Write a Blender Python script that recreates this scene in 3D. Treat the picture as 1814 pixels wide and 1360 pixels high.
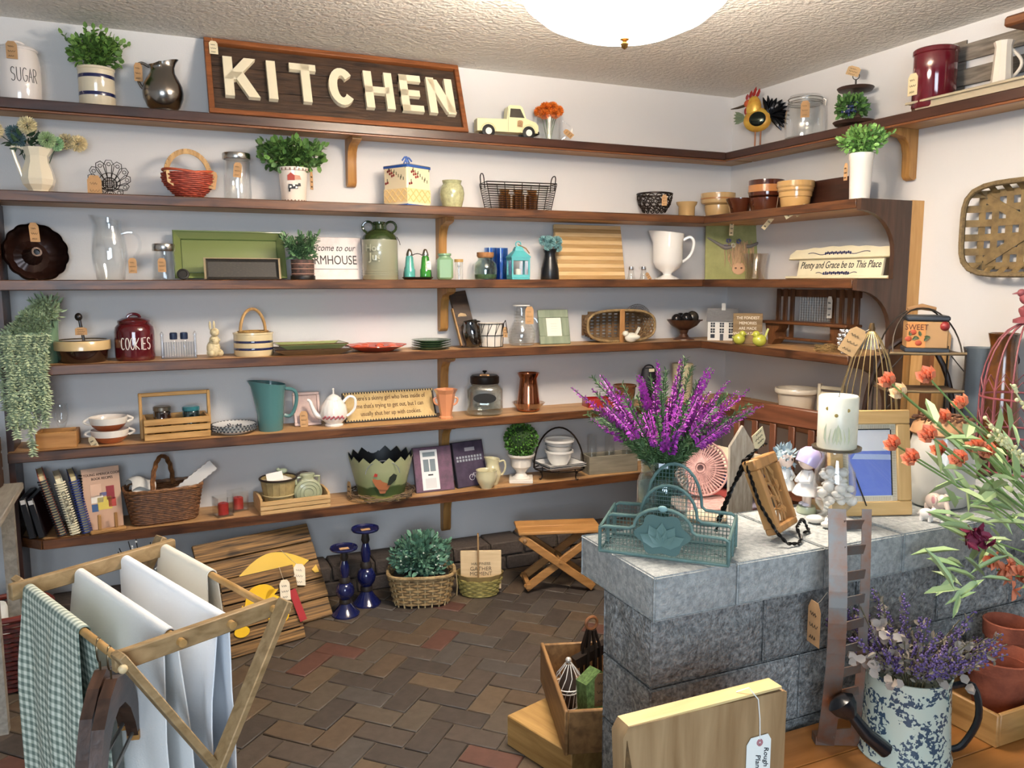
import bpy, math, random
from mathutils import Vector, Matrix, noise
PI = math.pi
for o in list(bpy.data.objects): bpy.data.objects.remove(o)
SC = bpy.context.scene
COL = SC.collection
rnd = random.Random(7)
# ---------------------------------------------------------------- camera (corner of the two walls = origin, metres)
CAM = Vector((-3.0144, -3.7561, 1.43)); FPX = 1442.33
_y, _p, _r = (math.radians(a) for a in (24.0164, 7.2177, -.0866))
FW = Vector((math.sin(_y)*math.cos(_p), math.cos(_y)*math.cos(_p), -math.sin(_p)))
RT = Vector((math.cos(_y), -math.sin(_y), 0)); UP = RT.cross(FW)
RT, UP = RT*math.cos(_r)+UP*math.sin(_r), UP*math.cos(_r)-RT*math.sin(_r)
cd = bpy.data.cameras.new('camera'); cam = bpy.data.objects.new('camera', cd); COL.objects.link(cam)
cd.sensor_width = 36; cd.lens = FPX/1814*36; cd.clip_start = .02
cam.matrix_world = Matrix(((RT.x, UP.x, -FW.x, CAM.x), (RT.y, UP.y, -FW.y, CAM.y), (RT.z, UP.z, -FW.z, CAM.z), (0, 0, 0, 1)))
SC.camera = cam
# ---------------------------------------------------------------- light
LAMP = Vector((-1.75, -1.70, 2.43))
LAMP_STRENGTH = 60
BULB_STRENGTH = 700
W = bpy.data.worlds.new('world'); SC.world = W; W.use_nodes = True
W.node_tree.nodes['Background'].inputs[0].default_value = (.62, .76, 1, 1)
W.node_tree.nodes['Background'].inputs[1].default_value = .085
def area(name, loc, target, sx, sy, power, col):
    l = bpy.data.lights.new(name, 'AREA'); l.shape = 'RECTANGLE'; l.size = sx; l.size_y = sy; l.energy = power; l.color = col
    o = bpy.data.objects.new(name, l); COL.objects.link(o); o.location = loc
    o.rotation_euler = (Vector(target)-Vector(loc)).to_track_quat('-Z', 'Y').to_euler(); return o
area('shop_window_daylight', (-3.5, -5.3, 1.45), (-2.4, -2.1, .4), 1.6, 1.3, 100, (.73, .86, 1))
vs = SC.view_settings; vs.view_transform = 'Standard'; vs.look = 'None'; vs.gamma = 1; vs.exposure = 0.02; vs.use_curve_mapping = False
# ---------------------------------------------------------------- measuring helpers
def ray(px, py): return FW+RT*((px-907)/FPX)+UP*((680-py)/FPX)
def on(ax, v, px, py):
    d = ray(px, py); return CAM+d*((v-CAM[ax])/d[ax])
def proj(P):
    d = Vector(P)-CAM; z = d.dot(FW); return 907+FPX*d.dot(RT)/z, 680-FPX*d.dot(UP)/z, z
def lin(c):
    if isinstance(c, str): c = [int(c[i:i+2], 16)/255 for i in (0, 2, 4)]
    return tuple(x/12.92 if x <= .04045 else ((x+.055)/1.055)**2.4 for x in c[:3])+(1,)
# ---------------------------------------------------------------- materials
MATS = {}
def newmat(n):
    m = bpy.data.materials.new(n); m.use_nodes = True; nt = m.node_tree
    return m, nt, nt.nodes, nt.links, nt.nodes['Principled BSDF']
def M(col, rough=.5, metal=0, var=.0, scale=8, bump=0, bscale=60, coat=0, island=0, objr=0, sss=0, trans=0, emit=0, stretch=None, col2=None, spec=None, lo=.35, hi=.65):
    key = (col, rough, metal, var, scale, bump, bscale, coat, island, objr, sss, trans, emit, stretch, col2, spec, lo, hi)
    if key in MATS: return MATS[key]
    m, nt, N, L, P = newmat('surface_'+str(col)); c = lin(col)
    P.inputs['Base Color'].default_value = c; P.inputs['Roughness'].default_value = rough; P.inputs['Metallic'].default_value = metal
    if coat: P.inputs['Coat Weight'].default_value = coat; P.inputs['Coat Roughness'].default_value = .06
    if spec is not None: P.inputs['Specular IOR Level'].default_value = spec
    if trans: P.inputs['Transmission Weight'].default_value = trans
    if emit: P.inputs['Emission Color'].default_value = c; P.inputs['Emission Strength'].default_value = emit
    tc = N.new('ShaderNodeTexCoord'); vec = tc.outputs['Object']
    if stretch:
        mp = N.new('ShaderNodeMapping'); mp.inputs['Scale'].default_value = stretch; L.new(vec, mp.inputs[0]); vec = mp.outputs[0]
    src = None
    if var or col2:
        t = N.new('ShaderNodeTexNoise'); t.inputs['Scale'].default_value = scale; t.inputs['Detail'].default_value = 5; t.inputs['Roughness'].default_value = .62
        L.new(vec, t.inputs['Vector'])
        r = N.new('ShaderNodeValToRGB'); L.new(t.outputs[0], r.inputs[0]); r.color_ramp.elements[0].position = lo; r.color_ramp.elements[1].position = hi
        if col2: r.color_ramp.elements[0].color = lin(col2); r.color_ramp.elements[1].color = c
        else:
            r.color_ramp.elements[0].color = tuple(x*(1-var) for x in c[:3])+(1,); r.color_ramp.elements[1].color = tuple(min(1, x*(1+var)) for x in c[:3])+(1,)
        src = r.outputs[0]
    if island or objr:
        if island: g = N.new('ShaderNodeNewGeometry'); fac = g.outputs['Random Per Island']; k = island
        else: g = N.new('ShaderNodeObjectInfo'); fac = g.outputs['Random']; k = objr
        mr = N.new('ShaderNodeMapRange'); L.new(fac, mr.inputs[0]); mr.inputs[3].default_value = 1-k; mr.inputs[4].default_value = 1+k
        h = N.new('ShaderNodeHueSaturation'); L.new(mr.outputs[0], h.inputs['Value'])
        if src: L.new(src, h.inputs['Color'])
        else: h.inputs['Color'].default_value = c
        src = h.outputs[0]
    if src: L.new(src, P.inputs['Base Color'])
    if bump:
        t2 = N.new('ShaderNodeTexNoise'); t2.inputs['Scale'].default_value = bscale; t2.inputs['Detail'].default_value = 4; L.new(vec, t2.inputs['Vector'])
        b = N.new('ShaderNodeBump'); b.inputs['Strength'].default_value = bump; b.inputs['Distance'].default_value = .01
        L.new(t2.outputs[0], b.inputs['Height']); L.new(b.outputs[0], P.inputs['Normal'])
    MATS[key] = m; return m
def WOOD(c1, c2, axis='x', rough=.45, scale=5, knots=0, bump=.15):
    key = ('wood', c1, c2, axis, rough, scale, knots)
    if key in MATS: return MATS[key]
    m, nt, N, L, P = newmat('wood_'+c1); P.inputs['Roughness'].default_value = rough
    tc = N.new('ShaderNodeTexCoord'); oi = N.new('ShaderNodeObjectInfo')
    ad = N.new('ShaderNodeVectorMath'); ad.operation = 'ADD'; L.new(tc.outputs['Object'], ad.inputs[0])
    ml = N.new('ShaderNodeMath'); ml.operation = 'MULTIPLY'; ml.inputs[1].default_value = 17; L.new(oi.outputs['Random'], ml.inputs[0]); L.new(ml.outputs[0], ad.inputs[1])
    mp = N.new('ShaderNodeMapping'); s = {'x': (1, 9, 9), 'y': (9, 1, 9), 'z': (9, 9, 1), 'X': (.8, 26, 26)}[axis]; mp.inputs['Scale'].default_value = s; L.new(ad.outputs[0], mp.inputs[0])
    t = N.new('ShaderNodeTexNoise'); t.inputs['Scale'].default_value = scale; t.inputs['Detail'].default_value = 6; t.inputs['Distortion'].default_value = .5; L.new(mp.outputs[0], t.inputs['Vector'])
    r = N.new('ShaderNodeValToRGB'); L.new(t.outputs[0], r.inputs[0]); e = r.color_ramp.elements
    e[0].position = .3; e[1].position = .7; e[0].color = lin(c2); e[1].color = lin(c1); src = r.outputs[0]
    if knots:
        t3 = N.new('ShaderNodeTexNoise'); t3.inputs['Scale'].default_value = knots; t3.inputs['Detail'].default_value = 2; L.new(ad.outputs[0], t3.inputs['Vector'])
        r3 = N.new('ShaderNodeValToRGB'); L.new(t3.outputs[0], r3.inputs[0]); r3.color_ramp.elements[0].position = .60; r3.color_ramp.elements[1].position = .74
        mx = N.new('ShaderNodeMixRGB'); L.new(r3.outputs[0], mx.inputs[0]); L.new(src, mx.inputs[1]); mx.inputs[2].default_value = tuple(v*.35 for v in lin(c2)[:3])+(1,); src = mx.outputs[0]
    L.new(src, P.inputs['Base Color'])
    b = N.new('ShaderNodeBump'); b.inputs['Strength'].default_value = bump; b.inputs['Distance'].default_value = .004; L.new(t.outputs[0], b.inputs['Height']); L.new(b.outputs[0], P.inputs['Normal'])
    MATS[key] = m; return m
def GLASS(tint='ffffff', k=1.0, rough=.02, ior=1.45, base=.04):
    key = ('glass', tint, k, rough, ior, base)
    if key in MATS: return MATS[key]
    m = bpy.data.materials.new('glass_'+tint); m.use_nodes = True; nt = m.node_tree; N, L = nt.nodes, nt.links; N.clear()
    o = N.new('ShaderNodeOutputMaterial'); mx = N.new('ShaderNodeMixShader'); tr = N.new('ShaderNodeBsdfTransparent'); gl = N.new('ShaderNodeBsdfGlossy')
    tr.inputs[0].default_value = tuple(c**.4 for c in lin(tint)[:3])+(1,); gl.inputs['Roughness'].default_value = rough; gl.inputs['Color'].default_value = (.95, .97, 1, 1)
    lw = N.new('ShaderNodeLayerWeight'); lw.inputs[0].default_value = .5; fr = N.new('ShaderNodeMath'); fr.operation = 'POWER'; fr.inputs[1].default_value = 3.5; L.new(lw.outputs['Facing'], fr.inputs[0])
    a = N.new('ShaderNodeMath'); a.operation = 'MULTIPLY_ADD'; a.inputs[1].default_value = k*.8; a.inputs[2].default_value = base; a.use_clamp = True
    L.new(fr.outputs[0], a.inputs[0]); L.new(a.outputs[0], mx.inputs[0]); L.new(tr.outputs[0], mx.inputs[1]); L.new(gl.outputs[0], mx.inputs[2]); L.new(mx.outputs[0], o.inputs[0])
    MATS[key] = m; return m
def GLZ(c, rough=.12, **k): return M(c, rough, coat=.6, **k)
# ---------------------------------------------------------------- mesh builder
class MB:
    def __init__(s): s.v = []; s.f = []
    def add(s, vs, fs, X=None):
        n = len(s.v)
        s.v += [tuple(X @ Vector(v)) for v in vs] if X is not None else [tuple(v) for v in vs]
        s.f += [tuple(i+n for i in f) for f in fs]; return s
    def box(s, x0, x1, y0, y1, z0, z1, c=0, X=None):
        if x1 < x0: x0, x1 = x1, x0
        if y1 < y0: y0, y1 = y1, y0
        if z1 < z0: z0, z1 = z1, z0
        if not c:
            return s.add([(x, y, z) for x in (x0, x1) for y in (y0, y1) for z in (z0, z1)], [(0, 1, 3, 2), (4, 6, 7, 5), (0, 4, 5, 1), (2, 3, 7, 6), (0, 2, 6, 4), (1, 5, 7, 3)], X)
        c = min(c, (x1-x0)*.45, (y1-y0)*.45, (z1-z0)*.45)
        vs = []; ix = {}
        lo = (x0, y0, z0); hi = (x1, y1, z1)
        for cx in (0, 1):
            for cy in (0, 1):
                for cz in (0, 1):
                    for a in range(3):
                        p = [(hi if q else lo)[i]-(c if q else -c) for i, q in enumerate((cx, cy, cz))]
                        p[a] = (hi if (cx, cy, cz)[a] else lo)[a]
                        ix[cx, cy, cz, a] = len(vs); vs.append(p)
        fs = []
        for a in range(3):
            b, d = (a+1) % 3, (a+2) % 3
            for q in (0, 1):
                def k(i, j):
                    t = [0, 0, 0]; t[a] = q; t[b] = i; t[d] = j; return ix[t[0], t[1], t[2], a]
                r = [k(0, 0), k(1, 0), k(1, 1), k(0, 1)]; fs.append(r if q else r[::-1])
            for i in (0, 1):
                for j in (0, 1):
                    def e(q, ax):
                        t = [0, 0, 0]; t[a] = q; t[b] = i; t[d] = j; return ix[t[0], t[1], t[2], ax]
                    r = [e(0, b), e(1, b), e(1, d), e(0, d)]; fs.append(r if (i ^ j) else r[::-1])
        for cx in (0, 1):
            for cy in (0, 1):
                for cz in (0, 1):
                    r = [ix[cx, cy, cz, a] for a in range(3)]; fs.append(r if (cx ^ cy ^ cz) else r[::-1])
        return s.add(vs, fs, X)
    def lathe(s, prof, n=28, X=None, sx=1, sy=1, sq=0, wob=None):
        vs = []; fs = []
        for j, (r, z) in enumerate(prof):
            for i in range(n):
                a = 2*PI*i/n; ca, sa = math.cos(a), math.sin(a); q = 1
                if sq: q = 1/((abs(ca)**sq+abs(sa)**sq)**(1/sq))
                if wob: q *= wob(a, j/(len(prof)-1))
                vs.append((r*ca*sx*q, r*sa*sy*q, z))
        for j in range(len(prof)-1):
            for i in range(n):
                k = (i+1) % n; fs.append((j*n+i, j*n+k, (j+1)*n+k, (j+1)*n+i))
        (ra, za), (rb, zb) = prof[0], prof[-1]; ring = ra > 1e-5 and rb > 1e-5 and abs(ra-rb) < .004 and abs(za-zb) < .03
        if ra > 1e-5 and not ring: fs.append(tuple(range(n))[::-1])
        if rb > 1e-5 and not ring: fs.append(tuple((len(prof)-1)*n+i for i in range(n)))
        return s.add(vs, fs, X)
    def ball(s, c, r, n=14, X=None):
        rx, ry, rz = r if hasattr(r, '__len__') else (r, r, r); m = max(6, n//2+1)
        X2 = Matrix.Translation(c) @ Matrix.Diagonal((rx, ry, rz, 1))
        return s.lathe([(math.sin(PI*j/m) if 0 < j < m else 0, -math.cos(PI*j/m)) for j in range(m+1)], n, (X @ X2) if X is not None else X2)
    def tube(s, pts, r, n=6, closed=False, X=None):
        pts = [Vector(p) for p in pts]
        if not closed and n >= 6 and 4 <= len(pts) <= 8:          # round off hand-drawn curves
            P_, R_ = [], []; rr = r if hasattr(r, '__len__') else [r]*len(pts); m = len(pts)
            for i in range(m-1):
                a, b, c, d = pts[max(0, i-1)], pts[i], pts[i+1], pts[min(m-1, i+2)]
                for k in range(4):
                    t = k/4; P_.append(.5*(2*b+(c-a)*t+(2*a-5*b+4*c-d)*t*t+(3*b-a-3*c+d)*t**3)); R_.append(rr[i]+(rr[i+1]-rr[i])*t)
            pts, r = P_+[pts[-1]], R_+[rr[-1]]
        m = len(pts); vs = []; fs = []; up = None
        for i, p in enumerate(pts):
            if closed: t = pts[(i+1) % m]-pts[i-1]
            else: t = pts[min(i+1, m-1)]-pts[max(i-1, 0)]
            if t.length < 1e-9: t = Vector((0, 0, 1))
            t.normalize()
            if up is None: up = t.orthogonal().normalized()
            up = up-t*up.dot(t)
            if up.length < 1e-6: up = t.orthogonal()
            up.normalize(); b = t.cross(up); rr = r[i] if hasattr(r, '__len__') else r
            for k in range(n):
                a = 2*PI*(k+.5)/n; vs.append(p+up*(math.cos(a)*rr)+b*(math.sin(a)*rr))
        for i in range(m if closed else m-1):
            j = (i+1) % m
            for k in range(n): l = (k+1) % n; fs.append((i*n+k, i*n+l, j*n+l, j*n+k))
        if not closed: fs.append(tuple(range(n))[::-1]); fs.append(tuple((m-1)*n+k for k in range(n)))
        return s.add(vs, fs, X)
    def bar(s, a, b, w, h, up=(0, 0, 1), c=0):
        a, b = Vector(a), Vector(b); d = b-a; L = d.length; d.normalize(); u = Vector(up); u = (u-d*u.dot(d)); u = u.normalized() if u.length > 1e-6 else d.orthogonal().normalized(); v = u.cross(d)
        X = Matrix(((d.x, v.x, u.x, a.x), (d.y, v.y, u.y, a.y), (d.z, v.z, u.z, a.z), (0, 0, 0, 1)))
        return s.box(0, L, -w/2, w/2, -h/2, h/2, c, X)
    def prism(s, out, y0, y1, X=None):
        n = len(out); A = sum(out[i][0]*out[(i+1) % n][1]-out[(i+1) % n][0]*out[i][1] for i in range(n))
        if A < 0: out = out[::-1]
        vs = [(x, y0, z) for x, z in out]+[(x, y1, z) for x, z in out]
        fs = [tuple(range(n)), tuple(range(2*n-1, n-1, -1))]+[(i+n, (i+1) % n+n, (i+1) % n, i) for i in range(n)]
        return s.add(vs, fs, X)
    def sheet(s, P, nu, nv, closeu=False, thick=0):
        vs = [P(i/(nu if closeu else nu-1), j/(nv-1)) for j in range(nv) for i in range(nu)]
        fs = [(j*nu+i, j*nu+(i+1) % nu, (j+1)*nu+(i+1) % nu, (j+1)*nu+i) for j in range(nv-1) for i in range(nu if closeu else nu-1)]
        return s.add(vs, fs)
    def leaf(s, p, d, up, l, w, bend=.15):
        d = Vector(d).normalized(); u = Vector(up); u = u-d*u.dot(d); u = u.normalized() if u.length > 1e-6 else d.orthogonal().normalized(); b = d.cross(u); p = Vector(p)
        e = u*l*bend
        vs = [p, p+d*l*.3+b*w*.45+e*.5, p+d*l*.72+b*w*.4+e*.3, p+d*l-e*.4, p+d*l*.72-b*w*.4+e*.3, p+d*l*.3-b*w*.45+e*.5, p+d*l*.5-e*.2]
        return s.add(vs, [(0, 6, 1), (1, 6, 2), (2, 6, 3), (3, 6, 4), (4, 6, 5), (5, 6, 0)])
    def mesh(s, name, smooth=40):
        me = bpy.data.meshes.new(name); me.from_pydata(s.v, [], s.f)
        me.polygons.foreach_set('use_smooth', [True]*len(me.polygons)); me.set_sharp_from_angle(angle=math.radians(smooth)); me.update(); return me
def rv(): return Vector((rnd.uniform(-1, 1), rnd.uniform(-1, 1), rnd.uniform(-1, 1)))
def T3(x=0, y=0, z=0, rx=0, ry=0, rz=0, s=1):
    return Matrix.Translation((x, y, z)) @ Matrix.Rotation(rz, 4, 'Z') @ Matrix.Rotation(ry, 4, 'Y') @ Matrix.Rotation(rx, 4, 'X') @ Matrix.Scale(s, 4)
# ---------------------------------------------------------------- objects
def link(name, me, mat, parent=None):
    o = bpy.data.objects.new(name, me); COL.objects.link(o)
    if me is not None and mat is not None and not me.materials: me.materials.append(mat)
    if parent is not None: o.parent = parent
    return o
def tag_(o, label, cat, group=None):
    o['label'] = label; o['category'] = cat
    if group: o['group'] = group
    return o
def thing(name, label, cat, loc=(0, 0, 0), rz=0, group=None, rx=0):
    o = bpy.data.objects.new(name, None); COL.objects.link(o); o.empty_display_size = .05
    o.location = loc; o.rotation_euler = (rx, 0, rz); return tag_(o, label, cat, group)
def part(par, name, mb, mat, label=None, stuff=False, smooth=40):
    o = link(name, mb.mesh(name, smooth) if isinstance(mb, MB) else mb, mat, par)
    if label: o['label'] = label
    if stuff: o['kind'] = 'stuff'
    return o
def struct(name, mb, mat): o = link(name, mb.mesh(name) if isinstance(mb, MB) else mb, mat); o['kind'] = 'structure'; return o
def one(name, mb, mat, label, cat, loc=(0, 0, 0), rz=0, group=None, rx=0, smooth=40):
    o = link(name, mb.mesh(name, smooth), mat); o.location = loc; o.rotation_euler = (rx, 0, rz); return tag_(o, label, cat, group)
def copy_tree(o, parent=None):
    c = o.copy(); COL.objects.link(c); c.parent = parent
    for ch in [x for x in bpy.data.objects if x.parent == o]: copy_tree(ch, c)
    return c
# shelf heights (top faces) and places on them
SZ = {1: 2.098, 2: 1.760, 3: 1.435, 4: 1.115, 5: .788, 6: .440}
def B(k, px, back, z=None):          # on a back-wall shelf (or at height z), the distance `back` out from the wall, under picture column px
    z = SZ[k] if z is None else z; py = 500
    for _ in range(4):
        P = on(1, -back, px, py); py = proj((P.x, -back, z))[1]
    return Vector((P.x, -back, z))
def Rw(k, px, back, z=None):         # same for the right wall
    z = SZ[k] if z is None else z; py = 500
    for _ in range(4):
        P = on(0, -back, px, py); py = proj((-back, P.y, z))[1]
    return Vector((-back, P.y, z))
def wid(P, dpx):                     # width in metres of dpx picture pixels at P
    x, y, z = proj(P); return abs(dpx)*z/FPX*math.cos(math.atan((x-907)/FPX))
def hgt(P, py):                      # height above P of picture row py
    a, b = 0., 1.
    for _ in range(40):
        m = (a+b)/2
        if proj((P.x, P.y, P.z+m))[1] > py: a = m
        else: b = m
    return a
def face(P): return math.atan2(CAM.x-P[0], P[1]-CAM.y)   # turned to the open side of the room
# ---------------------------------------------------------------- lettering
def text(par, s, size, loc, mat, rz=0, rx=PI/2, ry=0, ext=.0006, shear=0, name='lettering', align='CENTER', sx=1, wrap=None, bold=0, space=1):
    cu = bpy.data.curves.new('t', 'FONT'); cu.body = s; cu.size = size; cu.extrude = ext; cu.shear = shear; cu.align_x = align; cu.align_y = 'CENTER'; cu.resolution_u = 3; cu.offset = bold; cu.space_character = space
    ob = bpy.data.objects.new('t', cu); me = bpy.data.meshes.new_from_object(ob); bpy.data.objects.remove(ob); bpy.data.curves.remove(cu)
    X = Matrix.Translation(loc) @ Matrix.Rotation(rz, 4, 'Z') @ Matrix.Rotation(ry, 4, 'Y') @ Matrix.Rotation(rx, 4, 'X') @ Matrix.Diagonal((sx, 1, 1, 1))
    for v in me.vertices:
        if wrap: a = v.co.x*sx/wrap; v.co = Vector((wrap*math.sin(a), -(wrap+v.co.z)*math.cos(a), v.co.y))+Vector(loc)
        else: v.co = X @ v.co
    me.materials.clear(); return part(par, name, me, mat)
def arc(cx, cy, rx, ry, a0, a1, n=8): return [(cx+rx*math.cos(math.radians(a0+(a1-a0)*i/n)), cy+ry*math.sin(math.radians(a0+(a1-a0)*i/n))) for i in range(n+1)]
STR = {'A': [[(0, 0), (.5, 1), (1, 0)], [(.2, .38), (.8, .38)]], 'C': [arc(.55, .5, .55, .5, 50, 310, 12)], 'E': [[(.9, 1), (0, 1), (0, 0), (.9, 0)], [(0, .5), (.7, .5)]],
 'G': [arc(.55, .5, .55, .5, 50, 330, 12)+[(1.05, .45), (.6, .45)]], 'I': [[(.2, 0), (.2, 1)]], 'K': [[(0, 0), (0, 1)], [(.9, 1), (0, .4), (.95, 0)]], 'O': [arc(.5, .5, .5, .5, 90, 450, 16)],
 'R': [[(0, 0), (0, 1)]+arc(.35, .75, .5, .25, 90, -90, 7)+[(0, .5)], [(.3, .5), (.9, 0)]], 'S': [arc(.45, .76, .42, .24, 30, 270, 8)+arc(.45, .26, .45, .26, 90, -150, 8)], 'U': [[(0, 1), (0, .3)]+arc(.45, .3, .45, .3, 180, 360, 8)+[(.9, 1)]],
 'H': [[(0, 0), (0, 1)], [(.9, 0), (.9, 1)], [(0, .5), (.9, .5)]], 'N': [[(0, 0), (0, 1), (.9, 0), (.9, 1)]], 'T': [[(.45, 0), (.45, 1)], [(0, 1), (.9, 1)]]}
def strokes(par, s, w, h, loc, r, mat, wrap, name='lettering', gap=1.32):
    mb = MB(); n = len(s); x = 0; out = []
    adv = [(.55 if ch == 'I' else gap) for ch in s]; tot = sum(adv)-.3; k = w/tot
    for ch, a in zip(s, adv):
        for st in STR[ch]: out.append([((x+p[0])*k-w/2, p[1]*h) for p in st])
        x += a
    for st in out:
        fine = []
        for (a, b), (c, d) in zip(st, st[1:]): fine += [(a+(c-a)*i/3, b+(d-b)*i/3) for i in range(3)]
        fine.append(st[-1])
        mb.tube([(wrap*math.sin(u/wrap), -wrap*math.cos(u/wrap), v) for u, v in fine], r, 5)
    mb.v = [(x+loc[0], y+loc[1], z+loc[2]) for x, y, z in mb.v]
    return part(par, name, mb, mat)
KRAFT = ('b48d62', .85); IVORY = ('eadcb8', .8)
def price_tag(par, loc, w=.028, h=.055, rz=0, ry=0, rx=0, col='b48d62', string=None, lines=3, ink='2a211a'):
    X = T3(*loc, rx=rx, ry=ry, rz=rz)
    mb = MB(); mb.prism([(-w/2, -h), (w/2, -h), (w/2, -.18*h), (w*.28, 0), (-w*.28, 0), (-w/2, -.18*h)], -.0006, .0006, X)
    t = part(par, 'price_tag', mb, M(col, .85, var=.08, scale=40), 'paper price tag')
    mk = MB()
    for i in range(lines):
        z = -h*(.3+.55*i/max(1, lines-1)) if lines > 1 else -h*.5
        pts = [(-w*.32+w*.64*j/9*(1 if i % 2 else .8), -.0012, z+h*.05*math.sin(j*2.1+i*1.7)) for j in range(10)]
        mk.tube(pts, .0007, 4, X=X)
    part(t, 'handwriting', mk, M(ink, .8))
    if string:
        a = X @ Vector((0, 0, -h*.1)); b = Vector(string); m = (a+b)/2-Vector((0, 0, .004))
        part(t, 'string', MB().tube([a, m, b], .0007, 4), M('d9cdb4', .9))
    return t
# ================================================================ SETTING
wallpaint = M('d4d3d2', .75, bump=.06, bscale=180)
struct('wall_back', MB().box(-5.2, .1, 0, .1, -.05, 2.43), wallpaint)
struct('wall_right', MB().box(0, .1, -4.6, 0, -.05, 2.43), wallpaint)
struct('wall_left', MB().box(-5.3, -5.2, -4.6, .1, -.05, 2.43), wallpaint)
ceilm = M('e0dcd4', .9, bump=.9, bscale=55, var=.05, scale=60)
struct('ceiling', MB().box(-5.2, .1, -4.6, .1, 2.43, 2.5), ceilm)
mortar = M('5c5145', .95, bump=.3, bscale=90)
floor = struct('floor', MB().box(-5.2, .1, -4.6, .1, -.06, -.006), mortar)
# herringbone pavers, set at 45 degrees
def brickmat():
    m, nt, N, L, P = newmat('paver'); P.inputs['Roughness'].default_value = .62
    oi = N.new('ShaderNodeObjectInfo'); r = N.new('ShaderNodeValToRGB'); L.new(oi.outputs['Random'], r.inputs[0]); e = r.color_ramp.elements; r.color_ramp.interpolation = 'CONSTANT'
    e[0].color = lin('4a4038'); e[1].position = .2; e[1].color = lin('50463b')
    for p, c in ((.38, '403832'), (.55, '544536'), (.7, '49433e'), (.84, '583a30'), (.93, '5a4b3a')): x = e.new(p); x.color = lin(c)
    tc = N.new('ShaderNodeTexCoord'); t = N.new('ShaderNodeTexNoise'); t.inputs['Scale'].default_value = 30; t.inputs['Detail'].default_value = 6
    ad = N.new('ShaderNodeVectorMath'); ad.operation = 'ADD'; L.new(tc.outputs['Object'], ad.inputs[0]); L.new(oi.outputs['Location'], ad.inputs[1]); L.new(ad.outputs[0], t.inputs['Vector'])
    h = N.new('ShaderNodeHueSaturation'); mr = N.new('ShaderNodeMapRange'); L.new(t.outputs[0], mr.inputs[0]); mr.inputs[3].default_value = .55; mr.inputs[4].default_value = 1.35; L.new(mr.outputs[0], h.inputs['Value']); L.new(r.outputs[0], h.inputs['Color']); L.new(h.outputs[0], P.inputs['Base Color'])
    b = N.new('ShaderNodeBump'); b.inputs['Strength'].default_value = .35; b.inputs['Distance'].default_value = .004; L.new(t.outputs[0], b.inputs['Height']); L.new(b.outputs[0], P.inputs['Normal']); return m
paver = brickmat(); BW = .092; g = .0022
bm_ = MB().box(-BW+g, BW-g, -BW/2+g, BW/2-g, -.05, 0, .003).mesh('paver'); bm_.materials.append(paver)
cand = []
for i in range(-40, 41):
    for j in range(-40, 41):
        d = (i-j) % 4
        if d == 0: c = ((i+1)*BW, (j+.5)*BW, 0)
        elif d == 3: c = ((i+.5)*BW, (j+1)*BW, PI/2)
        else: continue
        a = PI/4; x = c[0]*math.cos(a)-c[1]*math.sin(a)-2.3; y = c[0]*math.sin(a)+c[1]*math.cos(a)-1.4
        if not (-4.2 < x < -.1 and -2.6 < y < -.1): continue
        px, py, z = proj((x, y, 0))
        if z < .3: continue
        if -120 < px < 1100 and 930 < py < 1470: cand.append((-py, x, y, c[2]+a))
        elif y > -2.2 and -.1 > x > -3.9: cand.append((1e6+rnd.random(), x, y, c[2]+a))
cand.sort(); rest = MB()
for k, (q, x, y, a) in enumerate(cand):
    dz = rnd.uniform(-.0015, .0015)
    if k < 300 and q < 0:
        o = link('brick', bm_, None, floor); o.location = (x, y, dz); o.rotation_euler = (0, 0, a)
    else: rest.box(-BW+g, BW-g, -BW/2+g, BW/2-g, -.05, dz, .003, T3(x, y, 0, rz=a))
part(floor, 'brick_field', rest, M('4c4238', .65, island=.2, bump=.3, bscale=60), stuff=True)
# brick curb along the foot of the back wall
curb = struct('baseboard_back', MB().box(-4.4, 0, -.15, 0, -.05, .13), mortar)
cm = M('463c35', .8, objr=.3, bump=.5, bscale=70)
for row in range(2):
    x = -4.3+row*.09
    while x < -.9:
        w = .19+rnd.uniform(-.01, .01); o = part(curb, 'brick', MB().box(0, w-.008, -.17+rnd.uniform(-.004, .004), -.01, row*.075+.002, row*.075+.07, .006), cm); o.location.x = x; x += w
# ceiling light: frosted glass bowl on a brass pan with finial
def lampmat(S):
    m, nt, N, L, P = newmat('lit_glass'); P.inputs['Base Color'].default_value = (1, .95, .85, 1); P.inputs['Emission Color'].default_value = (1, .87, .74, 1); P.inputs['Emission Strength'].default_value = S; return m
lp = thing('ceiling_light', 'lit frosted glass bowl light on the textured ceiling', 'lamp', LAMP)
part(lp, 'ceiling_pan', MB().lathe([(0, -.001), (.08, -.001), (.08, -.015), (.05, -.03), (.012, -.04), (.012, -.2), (0, -.2)], 30), M('b08a4a', .3, 1))
part(lp, 'glass_bowl', MB().lathe([(.0, -.325), (.07, -.322), (.15, -.305), (.23, -.27), (.28, -.23), (.3, -.195), (.292, -.195), (.22, -.258), (.14, -.294), (0, -.312)], 44), lampmat(LAMP_STRENGTH))
part(lp, 'finial', MB().lathe([(0, -.355), (.008, -.35), (.012, -.34), (.006, -.332), (.014, -.328), (.014, -.32), (0, -.32)], 14), M('8a6a3a', .35, 1))
for i in range(3):
    a = i*2*PI/3+1.4; part(lp, 'bulb', MB().ball((.08*math.cos(a), .08*math.sin(a), -.20), .03, 16), lampmat(BULB_STRENGTH))
for i in range(3):
    a = i*2*PI/3+.4; part(lp, 'hanger_rod', MB().tube([(0, 0, -.19), (.25*math.cos(a), .25*math.sin(a), -.203)], .004, 6), M('b08a4a', .3, 1))
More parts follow.
